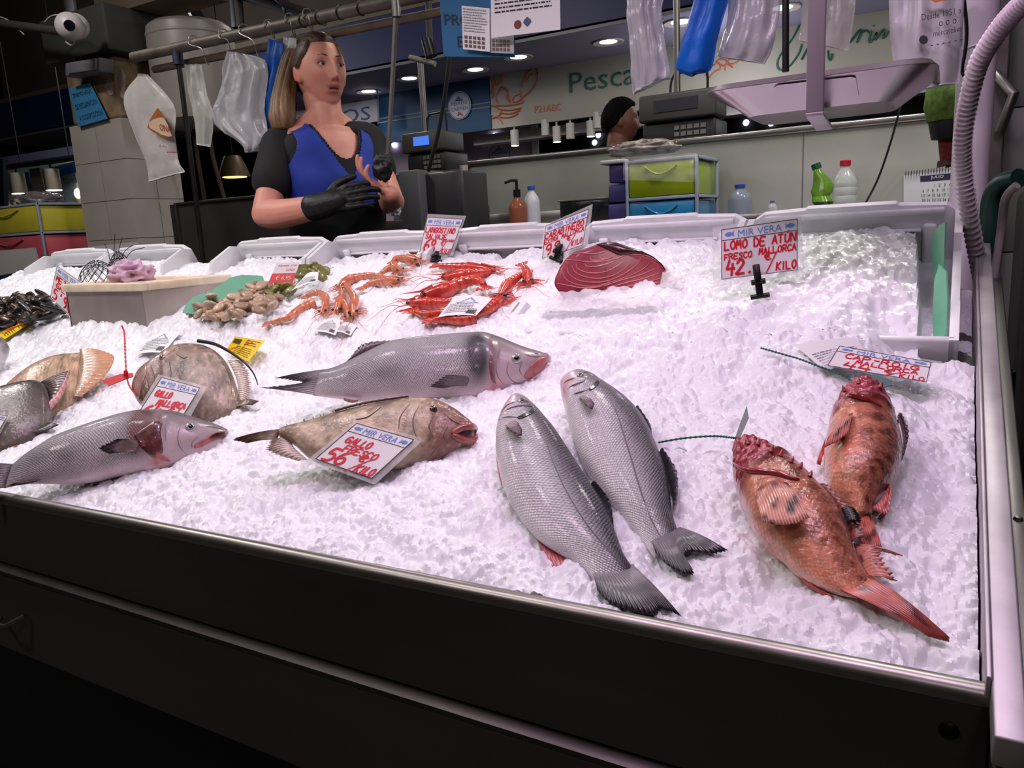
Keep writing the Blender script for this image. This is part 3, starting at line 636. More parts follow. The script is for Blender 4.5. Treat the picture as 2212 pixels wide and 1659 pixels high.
Cc.patch('gill_cover', prs(Z2, '1690,235 1700,300 1690,370 1715,420 1720,435 1695,415 1678,340 1680,270'), mat('gill_edge', (120, 72, 80), .3, coat=.6), .001, .0012)
cD = ice_pt(*Z1(1100, 1270)); nD = unit(.45*ICEN+.85*tocam(cD))
Dd = Fish('sea_bass', 'grey-pink sea bass at the front left, gaping mouth and red gill', Z1, pr('1942,905 1925,985/1860,868 1850,1080/1760,838 1740,1135/1640,800 1600,1190/1500,758 1470,1228/1340,745 1320,1262/1180,748 1150,1280/1000,785 980,1300/800,845 800,1340/620,905 620,1360/470,960 430,1360/340,1035 280,1360/220,1110 150,1375/110,1195 50,1398'), cD-ICEN*.004, nD, .042, BWU, bassup_col((.43, .05, .42, .24, (92, 46, 50)), .66), bassup_m, disp=gillup, cell=.0031, group='sea bass')
Dd.eye(Z1(1625, 880), 11)
Dd.fin('tail_fin', prs(Z1, '110,1195 80,1290 50,1398'), prs(Z1, '-320,1190 -120,1310 -330,1440'), (110, 100, 108), (80, 72, 80), 16, (0, .004))
Dd.fin('pectoral_fin', prs(Z1, '1175,1000 1185,1040 1165,1095'), prs(Z1, '1000,1012 850,1095 940,1140'), (108, 78, 80), (46, 44, 50), 11, (.002, .016), side=True)
Dd.fin('anal_fin', prs(Z1, '370,1335 300,1345 210,1360'), prs(Z1, '330,1365 200,1392 85,1402'), (96, 84, 90), (70, 62, 70), 7, (.006, .012))
jaw(Dd, prs(Z1, '1935,915 1880,915 1820,935 1760,975 1700,1010 1655,1045 1665,1062 1720,1050 1790,1010 1850,985 1930,975'), prs(Z1, '1938,985 1940,1020 1900,1045 1820,1085 1740,1110 1680,1105 1675,1075 1740,1062 1810,1020 1880,1000'), .011)
Dd.patch('mouth_inside', prs(Z1, '1920,930 1860,932 1810,955 1790,975 1850,972 1920,968'), dark_fl, .002, .005)
Dd.patch('gill_cover', prs(Z1, '1310,830 1240,880 1160,935 1150,965 1210,1060 1290,1130 1330,1140 1390,1100 1385,1000 1370,920 1385,840'), mat('gill_dark', (92, 48, 50), .3, coat=.6, noise=(90, .6), bump=(80, .6, .003)), .001, .0012)
lines(Dd, ['1560,830 1520,930 1530,1040 1600,1120', '1690,960 1640,1010 1640,1060', '1660,1130 1560,1170 1470,1190', '1760,870 1830,880 1900,900', '1420,800 1410,900 1415,1000'], Z1, crease, .0007)
Dd.patch('gill_fringe', prs(Z1, '1330,1090 1380,1110 1450,1165 1440,1175 1370,1160 1325,1130'), red_fl, .001, .0012)

# ---- john dories
def dory_col(hue, headc, spot, tailc):
    def f(t, v):
        c = mixc(C(*hue[0]), C(*hue[1]), sst(.1, .5, v)); c = mixc(c, C(*hue[2]), sst(.6, 1, v)*.8)
        c = mixc(c, C(*headc), sst(.42, .25, t)*.85); c = mixc(c, C(*tailc), sst(.8, .95, t)*.8)
        c = mixc(c, C(66, 60, 56), bump1(t, spot[0], .045)*bump1(v, spot[1], .10)*.8)
        n1, n2 = nz2(t, v, 9, 5, 2.), nz2(t, v, 34, 30, 7.); c = mixc(c, C(104, 92, 72), np.clip(n1*2.2+.1, 0, 1)*.55*sst(.3, .5, t)); c = mixc(c, C(90, 70, 60), np.clip(n2*2.2, 0, 1)*.5); c = mixc(c, C(222, 200, 176), np.clip(-n2*2.-.15, 0, 1)*.4)
        c = mixc(c, C(84, 64, 56), (bump1(np.mod(t*3.2+v*1.4, .16), .08, .02))*sst(.36, .28, t)*.45)
        return np.concatenate([c, np.zeros(t.shape+(1,))], -1)
    return f
def dory_relief(t, v): return .003*bump1(t, .12, .05)*bump1(v, .3, .3)+.003*(sst(.28, .31, t)-sst(.31, .40, t))*bump1(v, .5, .25)+.002*np.sin(t*40)*sst(.35, .1, t)*bump1(v, .4, .3)
cE = ice_pt(*Z2(1000, 965)); nE = unit(.55*ICEN+.75*tocam(cE))
E_ = Fish('john_dory', 'brown flat john dory with red lips behind the 56 euro sign', Z2, pr('1582,700 1586,782/1520,650 1530,835/1450,600 1440,872/1370,558 1340,915/1280,538 1230,950/1150,540 1080,968/1000,560 930,972/850,590 780,965/700,625 640,945/560,665 540,895/440,695 450,815/370,718 365,775'), cE-ICEN*.004, nE, .032, [.5, .75, .9, 1, 1, .95, .85, .75, .62, .5, .4, .32], dory_col(((150, 130, 108), (196, 176, 152), (170, 150, 130)), (132, 82, 76), (.52, .22), (112, 92, 70)), dory_m, disp=dory_relief, esq=.8, nst=130, nsec=60)
E_.eye(Z2(1328, 592), 9, (84, 60, 54), flat=.4)
E_.fin('tail_fin', prs(Z2, '372,718 360,748 345,785'), prs(Z2, '90,782 76,796 150,815'), (120, 96, 74), (98, 80, 62), 9, (0, .003))
E_.fin('anal_fin', prs(Z2, '425,770 450,830 540,915'), prs(Z2, '300,800 290,870 480,925'), (206, 190, 176), (196, 178, 164), 13, (.0, .002), rag=.12, cst=.4)
E_.fin('back_stripe_fin', prs(Z2, '1180,548 1000,575 860,602 720,640'), prs(Z2, '1160,536 990,556 850,582 715,618'), (104, 82, 62), (96, 76, 60), 12, (.016, .010))
sp = []
for x, y in [(900, 570), (870, 575), (800, 590), (780, 592), (715, 612), (700, 614), (640, 635), (620, 640), (575, 655), (520, 668), (515, 672), (410, 700)]:
    a = atp(*Z2(x, y+4), E_.p0, E_.n); b = atp(*Z2(x-6, y-16), E_.p0, E_.n); sp.append(np.array([a, (a+b)/2, b]))
spine_m = mat('fin_spine', (92, 76, 62), .4)
for q in sp: tube('spine', q, [.0014, .0010, .0003], spine_m, E_.root, 5)
lip = lambda s, r: tube(*s, r, red_fl)
lines(E_, ['1240,570 1200,650 1210,740 1260,830', '1330,640 1300,700 1330,780', '1400,620 1440,660 1500,690', '1180,560 1120,640 1110,720', '1380,800 1340,850 1300,900', '1420,700 1390,760 1420,810', '1000,580 920,640 840,660'], Z2, mat('dory_crease', (112, 88, 76), .4), .0009)
for nm, px in (('upper_lip', '1588,742 1588,715 1560,705 1510,712 1470,735 1450,752'), ('lower_lip', '1592,752 1590,782 1560,798 1510,790 1470,770 1448,756')):
    P = spl(np.array([E_.hit(p, .002) for p in prs(Z2, px)]), 22); tube(nm, P, .0055*np.sin(np.linspace(.35, 2.7, 22))+.001, mat('dory_lip', (146, 76, 70), .3, coat=.6, noise=(60, .3)), E_.root, 8)
E_.patch('mouth_inside', prs(Z2, '1578,738 1540,728 1480,745 1500,762 1560,770'), dark_fl, .002, .001)
cF = ice_pt(*Z1(1640, 820)); nF = unit(.60*ICEN+.70*tocam(cF))
F_ = Fish('john_dory', 'grey-brown disc-shaped john dory, white fin rays, beside the red tag', Z1, pr('1145,505 1135,585/1200,400 1180,665/1290,330 1270,745/1380,260 1370,795/1500,198 1480,820/1640,184 1620,832/1780,210 1740,835/1890,285 1840,832/1970,400 1910,828/2020,540 1960,822/2045,650 2000,815/2060,705 2030,818'), cF, nF, .034, [.4, .65, .85, .95, 1, 1, .92, .8, .65, .5, .38, .3], dory_col(((134, 112, 98), (168, 150, 136), (142, 124, 108)), (126, 96, 86), (.42, .48), (118, 98, 78)), dory_m, disp=dory_relief, esq=.8, nst=130, nsec=60)
F_.eye(Z1(1385, 285), 7, (186, 160, 130))
lines(F_, ['1290,360 1320,450 1330,560 1400,640', '1240,430 1270,520 1290,640', '1440,300 1460,420 1440,520', '1500,250 1560,290 1600,280', '1900,330 1960,450 1975,600', '1200,520 1260,600'], Z1, mat('dory_crease', (112, 88, 76), .4), .0009)
F_.patch('mouth', prs(Z1, '1150,480 1210,395 1250,350 1250,420 1210,520 1185,640 1140,580'), mat('dory_snout', (176, 138, 126), .25, coat=1, noise=(60, .2)), .002, .0015)
F_.fin('dorsal_fin', prs(Z1, '1945,320 2010,450 2035,560 2042,660'), prs(Z1, '2085,335 2145,470 2150,590 2110,690'), (218, 200, 186), (206, 190, 178), 20, (.004, .006), rag=.15, cst=.45)
F_.fin('tail_fin', prs(Z1, '2060,700 2040,760 2025,822'), prs(Z1, '2180,735 2225,800 2185,870'), (124, 104, 82), (104, 86, 68), 10, (0, .004))
P = spl(np.array([atp(*Z1(x, y), F_.p0, F_.n)+F_.n*u for x, y, u in [(1700, 190, .02), (1850, 220, .02), (1980, 285, .018), (2100, 370, .016), (2170, 450, .012), (2205, 535, .008)]]), 30)
tube('fin_filament', P, np.linspace(.004, .0009, 30), mat('dark_filament', (44, 42, 44), .35), F_.root, 6)
for x, y in [(1482, 205), (1525, 170), (1530, 185)]:
    a = F_.hit(Z1(x, y+25)); b = atp(*Z1(x-4, y), F_.p0, F_.n)+F_.n*.008; tube('spine', [a, (a+b)/2, b], [.0012, .0008, .0002], spine_m, F_.root, 5)
cG = ice_pt(*Z1(600, 640)); nG = unit(.9*ICEN+.45*tocam(cG))
G_ = Fish('tan_fish', 'tan speckled fish with a wide rounded tail behind the dark fish', Z1, pr('90,520 60,800/200,430 150,830/300,360 250,850/420,300 380,850/520,268 480,800/600,255 560,740/700,245 650,650'), cG+ICEN*.008, nG, .030, [.8, .95, 1, .9, .7, .5, .35], dory_col(((168, 136, 110), (186, 154, 126), (200, 166, 140)), (168, 136, 110), (.3, .9), (196, 156, 126)), dory_m, esq=.85)
G_.fin('tail_fin', prs(Z1, '690,243 700,350 690,480 640,655'), prs(Z1, '860,240 985,300 900,470 690,640'), (180, 148, 120), (206, 150, 118), 16, (.010, .006), rag=.02, cst=.12)
G_.fin('pelvic_fin', prs(Z1, '640,690 560,730 440,760'), prs(Z1, '640,760 560,820 430,860'), (206, 150, 118), (214, 166, 140), 8, (-.006, -.010))
cH = ice_pt(*Z1(150, 900)); nH = unit(.8*ICEN+.5*tocam(cH))
def dark_col(t, v):
    c = mixc(C(66, 56, 56), C(96, 84, 82), sst(.2, .6, v)); c = mixc(c, C(74, 62, 60), sst(.8, 1, v)); return np.concatenate([c, np.zeros(t.shape+(1,))], -1)
H_ = Fish('dark_fish', 'dark brown wet fish cut by the left edge of the photo', Z1, pr('-600,840 -595,930/-500,740 -490,1010/-380,680 -375,1080/-260,640 -260,1120/-120,600 -120,1130/0,562 0,1140/120,530 120,1110/220,508 220,1060/310,500 320,1000/390,540 400,930/430,640 420,860/440,720 430,800'), cH+ICEN*.018, nH, .036, [.25, .55, .75, .85, .95, 1, 1, .95, .85, .7, .5, .3], dark_col, fish_mat('dark_wet_skin', rough=.35, coat=.5, bump=(150, .5), noise=(50, .25)), esq=.85)
H_.fin('back_fin', prs(Z1, '330,505 400,560 425,690'), prs(Z1, '612,425 560,560 440,745'), (60, 48, 50), (92, 70, 72), 12, (.0, .010), rag=.02)
H_.fin('fin_edge', prs(Z1, '590,440 520,580 430,690'), prs(Z1, '610,428 550,620 445,760'), (196, 140, 138), (190, 128, 130), 8, (.010, .008), rag=.05)
H_.fin('tail_fin', prs(Z1, '380,850 340,930 260,1000'), prs(Z1, '520,925 430,985 330,1010'), (70, 60, 60), (60, 50, 52), 8, (.0, .004))
H_.patch('open_belly', prs(Z1, '-20,1100 100,1050 220,1020 210,1060 100,1120 0,1150'), mat('open_flesh', (150, 84, 74), .3, coat=.8, noise=(50, .3)), .002, .001)
cI = ice_pt(*Z1(0, 400))
I_ = Fish('grey_fish', 'tip of a grey fish behind the dark one at the left edge', Z1, pr('-640,220 -635,280/-530,130 -520,360/-410,80 -400,405/-300,60 -280,420/-180,70 -160,420/-80,95 -60,410/0,120 0,400/50,150 20,360/80,200 60,280'), cI+ICEN*.004, unit(.5*ICEN+.8*tocam(cI)), .03, [.2, .5, .7, .85, .9, .9, .8, .6, .3], lambda t, v: np.concatenate([mixc(C(120, 116, 122), C(190, 182, 188), sst(.2, .7, v)), np.zeros(t.shape+(1,))], -1), dory_m)

# ---- scorpionfish
def scorp_col(dark):
    def f(t, v):
        c = mixc(C(120, 74, 58), C(160, 96, 76), sst(.0, .28, v)); c = mixc(c, C(212, 136, 106), sst(.36, .56, v)); c = mixc(c, C(230, 168, 142), sst(.75, 1, v))
        n1, n2 = nz2(t, v, 22, 9, 1.), nz2(t, v, 60, 26, 5.)
        c = mixc(c, C(*dark), np.clip(n1*2.6+n2*1.4+.16, 0, 1)*sst(.72, .34, v)*.85); c = mixc(c, C(228, 168, 140), np.clip(n2*2.4-.5, 0, 1)*.5)
        c = mixc(c, mixc(C(184, 76, 88), C(128, 46, 56), np.clip(n2*2+.3, 0, 1)), sst(.30, .26, t)*.95); c = mixc(c, C(120, 40, 44), bump1(t, .29-.05*v, .010)*sst(.9, .7, v)*.9)
        return np.concatenate([c, (sst(.3, .38, t)*.7)[..., None]], -1)
    return f
def scorp_rel(t, v):
    h = sst(.29, .22, t); return h*.0018*(np.sin(t*150+v*14)+np.sin(t*90-v*30))+.006*(sst(.23, .265, t)-sst(.27, .295, t))*bump1(v, .45, .4)
SW = [.5, .8, .95, 1, 1, .98, .92, .85, .72, .54, .36, .20, .06]
cJ = ice_pt(*Z4(800, 900)); nJ = unit(ICEN+.20*tocam(cJ))
J = Fish('scorpionfish', 'red scorpionfish in front, its spotted tail pointing to the corner', Z4, pr('500,462 474,520/590,450 470,580/680,490 485,650/790,545 505,715/880,610 545,800/960,690 590,900/1040,770 660,985/1090,870 735,1040/1130,960 800,1120/1160,1060 880,1190/1200,1150 970,1250/1245,1216 1070,1300/1290,1262 1160,1326'), cJ+ICEN*.036, nJ, .042, SW, scorp_col((98, 50, 38)), scorp_m, disp=scorp_rel, sink=.011, drop=.016, nst=150, nsec=64, cell=.0046, group='red scorpionfish')
J.fin('tail_fin', prs(Z4, '1245,1215 1180,1255 1075,1300'), prs(Z4, '1690,1555 1675,1575 1590,1550'), (206, 108, 92), (140, 62, 58), 12, (.005, .0), rag=.03, spots=(92, 34, 34), cst=.18)
J.fin('pectoral_fin', prs(Z4, '780,690 690,680 590,745'), prs(Z4, '905,905 780,948 645,930'), (186, 118, 102), (206, 150, 134), 16, (.002, .006), side=True, spots=(70, 50, 56), rag=.03, cst=.35)
J.fin('lower_pectoral_fin', prs(Z4, '590,770 565,800 560,850'), prs(Z4, '695,990 660,1000 640,1000'), (218, 96, 86), (206, 104, 96), 7, (.004, .004), rag=.03)
J.fin('spiny_dorsal_fin', prs(Z4, '940,690 1040,800 1110,930 1140,1000'), prs(Z4, '1010,720 1110,830 1200,940 1215,1010'), (176, 96, 92), (150, 110, 108), 12, (-.004, .006), rag=.18)
J.fin('dark_fin_blotch', prs(Z4, '1080,865 1095,900 1110,940'), prs(Z4, '1160,880 1185,915 1192,955'), (34, 32, 40), (28, 28, 36), 6, (.010, .012), rag=.08)
J.fin('soft_dorsal_fin', prs(Z4, '1150,1000 1180,1090 1225,1190'), prs(Z4, '1430,1110 1310,1080 1395,1250'), (206, 130, 116), (196, 120, 108), 14, (-.006, .004), rag=.12, spots=(96, 44, 44))
J.fin('anal_fin', prs(Z4, '850,1170 930,1225 1020,1280'), prs(Z4, '870,1195 990,1268 1040,1275'), (206, 92, 80), (190, 70, 66), 7, (-.012, -.014))
for x, y, dx, dy in [(560, 458, -12, -16), (615, 462, 4, -16), (690, 500, 10, -12), (740, 525, 12, -10), (800, 560, 14, -8), (850, 590, 12, -6), (530, 480, -14, -6), (905, 640, 12, -10)]:
    a = J.hit(Z4(x, y+6)); b = J.hit(Z4(x+2, y+2))+J.n*.006+(atp(*Z4(x+dx, y+dy), J.p0, J.n)-atp(*Z4(x, y), J.p0, J.n)); tube('head_spine', [a, (a+b)/2, b], [.0032, .0022, .0003], mat('red_spine', (168, 72, 72), .35, coat=.6), J.root, 6)
P = spl(np.array([J.hit(p, .0015) for p in prs(Z4, '478,575 540,612 620,620 710,630 800,658 850,668')]), 26)
tube('gill_edge', P, .0034*np.sin(np.linspace(.2, 3., 26))+.0004, mat('gill_red', (150, 48, 56), .25, coat=1), J.root, 7)
cK = ice_pt(*Z4(1200, 560)); nK = unit(ICEN+.20*tocam(cK))
K = Fish('scorpionfish', 'red-brown scorpionfish behind, head under the 44 euro sign', Z4, pr('1250,114 1160,120/1320,150 1080,170/1370,220 1030,250/1400,300 1000,350/1425,390 985,440/1425,480 985,530/1400,570 1000,620/1365,650 1020,700/1315,720 1060,770/1275,790 1120,830/1250,860 1150,875'), cK+ICEN*.047, nK, .046, [.55, .85, 1, 1, 1, .95, .88, .76, .58, .38, .15], scorp_col((70, 36, 26)), scorp_m, disp=scorp_rel, sink=.020, drop=.022, nst=150, nsec=64, cell=.0046, group='red scorpionfish')
K.fin('tail_fin', prs(Z4, '1250,858 1205,870 1150,875'), prs(Z4, '1310,1075 1260,1090 1200,1060'), (206, 110, 92), (170, 84, 76), 9, (.0, -.010), spots=(90, 40, 38))
K.fin('dorsal_fin', prs(Z4, '1345,690 1310,760 1255,830'), prs(Z4, '1370,760 1340,880 1262,850'), (206, 126, 116), (196, 110, 104), 10, (.0, .004), rag=.14, spots=(130, 50, 50))
K.fin('spiny_dorsal_fin', prs(Z4, '1395,290 1425,390 1420,500 1370,640'), prs(Z4, '1425,310 1460,400 1440,520 1385,650'), (150, 84, 74), (60, 52, 58), 12, (-.006, .002), rag=.12, spots=(36, 32, 36))
K.fin('pectoral_fin', prs(Z4, '1150,300 1090,330 1040,400'), prs(Z4, '1120,440 1050,490 985,520'), (206, 120, 100), (190, 120, 108), 10, (.003, .008), side=True, spots=(60, 44, 48))
K.fin('lower_pectoral_fin', prs(Z4, '1000,380 990,430 985,480'), prs(Z4, '965,470 940,515 965,520'), (206, 70, 64), (196, 84, 80), 5, (-.012, -.018))
for x, y, dx, dy in [(1180, 118, -2, -12), (1300, 140, 14, -8), (1365, 205, 16, -4), (1100, 160, -12, -8), (1390, 270, 14, 0)]:
    a = K.hit(Z4(x, y+6)); b = a+K.n*.006+(atp(*Z4(x+dx, y+dy), K.p0, K.n)-atp(*Z4(x, y), K.p0, K.n)); tube('head_spine', [a, (a+b)/2, b], [.0032, .0022, .0003], mat('red_spine'), K.root, 6)
P = spl(np.array([K.hit(p, .0015) for p in prs(Z4, '1060,200 1130,195 1190,205 1250,225 1310,260')]), 22)
tube('gill_edge', P, .0036*np.sin(np.linspace(.2, 3., 22))+.0004, mat('gill_red'), K.root, 7)
# ================================================================== tuna block and its film
cT = ice_pt(*Z7(1200, 1290)); nT = unit(.25*ICEN+.95*tocam(cT))
tn = thing('tuna_block', cT, 'large block of dark red tuna loin lying on clear film', 'tuna')
TO = prs(Z7, '785,1255 780,1225 790,1180 830,1090 880,1020 945,965 1050,935 1140,900 1210,888 1300,890 1400,925 1530,965 1620,1010 1690,1070 1720,1120 1710,1190 1680,1240 1620,1285 1500,1298 1300,1290 1120,1285 960,1295 880,1325 835,1332')
face3 = np.array([atp(*p, cT, nT) for p in TO]); cen = face3.mean(0); back = unit(np.array([.12, 1., -.42]))*.13
k = len(face3); rings = []
for f, dp in ((0, 0), (.35, .004), (.7, .012), (.9, .0), (1., 0)):
    if f == 0: r = cen+(face3-cen)*.02+nT*.004
    else: r = cen+(face3-cen)*f+nT*(.004 if f < 1 else 0)
    rings.append(r)
for f, sh in ((.08, 1.015), (.4, 1.0), (.8, .93), (1., .75)): 
    r = cen+(face3-cen)*sh+back*f; rings.append(r)
Vt = np.vstack(rings); FT = []
for a in range(len(rings)-1): FT += [(a*k+i, (a+1)*k+i, (a+1)*k+(i+1) % k, a*k+(i+1) % k) for i in range(k)]
FT += [tuple(range((len(rings)-1)*k, len(rings)*k))]
px2 = lambda P: np.stack([(P-CAM)@CR/((P-CAM)@CD)*FPX+W/2, H/2-(P-CAM)@CU/((P-CAM)@CD)*FPX], 1)
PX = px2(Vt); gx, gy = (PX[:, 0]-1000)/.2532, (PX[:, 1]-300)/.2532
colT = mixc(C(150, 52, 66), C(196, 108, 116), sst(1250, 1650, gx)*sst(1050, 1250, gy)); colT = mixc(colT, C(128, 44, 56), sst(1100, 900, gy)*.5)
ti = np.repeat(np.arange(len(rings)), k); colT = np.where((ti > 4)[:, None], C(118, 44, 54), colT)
tuna_m = mat('tuna_flesh', rough=.5, vcol=True, coat=.1, spec=.3, noise=(55, .16), bump=(90, .25, .001))
mk('flesh', Vt, FT, tuna_m, tn, col=colT)
# dark bloodline on top
dk = prs(Z7, '1140,905 1210,888 1300,888 1400,922 1530,962 1560,985 1480,985 1420,995 1360,1000 1310,990 1260,965 1220,940 1170,920')
D3 = np.array([atp(*p, cT, nT) for p in dk])+nT*.0055; dc = D3.mean(0); kk = len(D3)
Vd = np.vstack([D3, dc+(D3-dc)*.6+nT*.004, [dc+nT*.005], D3-nT*.012+back*.3]); Fd = [(i, (i+1) % kk, (i+1) % kk+kk, i+kk) for i in range(kk)]+[(i+kk, (i+1) % kk+kk, 2*kk) for i in range(kk)]+[((i+1) % kk, i, i+2*kk+1, (i+1) % kk+2*kk+1) for i in range(kk)]
mk('dark_bloodline', Vd, Fd, mat('tuna_dark', (62, 18, 28), .3, coat=.5, noise=(80, .35), bump=(160, .5, .001)), tn)
# pale sinew lines curving across the cut
sin_m = mat('tuna_sinew', (214, 128, 128), .35, coat=.4)
SN = ['900,985 1020,980 1130,985 1210,970', '870,1035 960,1040 1050,1052 1170,1052 1300,1030 1400,995 1560,1000 1660,1050', '1190,1000 1170,1020 1210,1030 1260,1020', '1090,1010 1100,1040 1180,1040 1280,1015', '1040,1065 1060,1090 1150,1090 1260,1060 1330,1030', '970,1070 980,1110 1060,1145 1180,1145 1280,1110 1370,1050', '930,1085 960,1140 1040,1180 1160,1195 1290,1165 1390,1100 1440,1030', '890,1100 910,1160 1000,1215 1150,1228 1270,1205 1400,1140 1490,1070 1520,1010', '850,1130 880,1200 980,1248 1130,1262 1260,1225 1400,1180 1530,1120 1600,1050', '800,1235 900,1255 1020,1275 1130,1270 1250,1235', '1200,1262 1350,1210 1500,1170 1640,1110', '1230,1275 1380,1235 1540,1195 1670,1150', '1300,1285 1440,1255 1580,1225 1690,1190', '1380,1290 1500,1275 1600,1250 1660,1225']
for i, q in enumerate(SN):
    P = spl(np.array([atp(*p, cT, nT)+nT*.0046 for p in prs(Z7, q)]), 26); tube('sinew', P, .0011*np.sin(np.linspace(.15, 3., 26))+.0003, sin_m, tn, 5)
mk('skin_edge', *(lambda P: (np.vstack([P+nT*.001, P+back*.9+nT*.0]), [(i, i+1, i+1+len(P), i+len(P)) for i in range(len(P)-1)]))(np.array([cen+(f-cen)*1.02 for f in face3[10:17]])), mat('tuna_skin', (120, 64, 66), .25, coat=.9, noise=(60, .3)), tn)
film = mat('clear_film', (255, 250, 255), .08, alpha=.42, spec=1., bump=(55, 1., .010))
def sheet(name, q3, nu, nv, mt, amp, seed, label=None, cat=None, parent=None, follow=0., th=0.0004, sc_=18, edge=.0):
    """crumpled sheet spanning quad q3 (TL,TR,BR,BL); follow lifts it just above the ice"""
    r = np.random.RandomState(seed); u, v = np.meshgrid(np.linspace(0, 1, nu), np.linspace(0, 1, nv), indexing='ij')
    P = bil(q3, u, v).reshape(-1, 3); n = unit(np.cross(np.asarray(q3[1])-q3[0], np.asarray(q3[3])-q3[0])); n = n if np.dot(n, CAM-P[0]) > 0 else -n
    ns = np.abs(noise3(P, sc_, seed))*amp+np.abs(noise3(P, sc_*2.3, seed+5))*amp*.5
    if edge: P = P+np.stack([noise3(P, 9, seed+9), noise3(P, 9, seed+13), 0*ns], 1)*edge
    P = P+n*ns[:, None]
    if follow: P[:, 2] = np.maximum(P[:, 2], ice_z(P[:, 0], P[:, 1])+follow+ns*.6)
    k_ = len(P); F = grid_faces(nu, nv); V = np.vstack([P, P-n*th]); FF = [tuple(f) for f in F]+[tuple(f[::-1]+k_) for f in F]
    o = mk(name, V, FF, mt, parent)
    if label: tag(o, label, cat)
    return o
q = [ice_pt(*Z7(800, 1330), .012), ice_pt(*Z7(1700, 1280), .012), ice_pt(*Z7(1690, 1470), .003), ice_pt(*Z7(640, 1500), .003)]
sheet('plastic_film', q, 60, 26, film, .020, 4, 'crumpled clear plastic film under the tuna block', 'film', follow=.002, edge=.012)
q = [atp(*Z7(1690, 1130), cT, nT), atp(*Z7(1830, 1120), cT, nT), ice_pt(*Z7(1870, 1280), .004), atp(*Z7(1660, 1290), cT, nT)+nT*.01]
sheet('film_end', q, 16, 14, film, .016, 8, parent=tn, edge=.01)

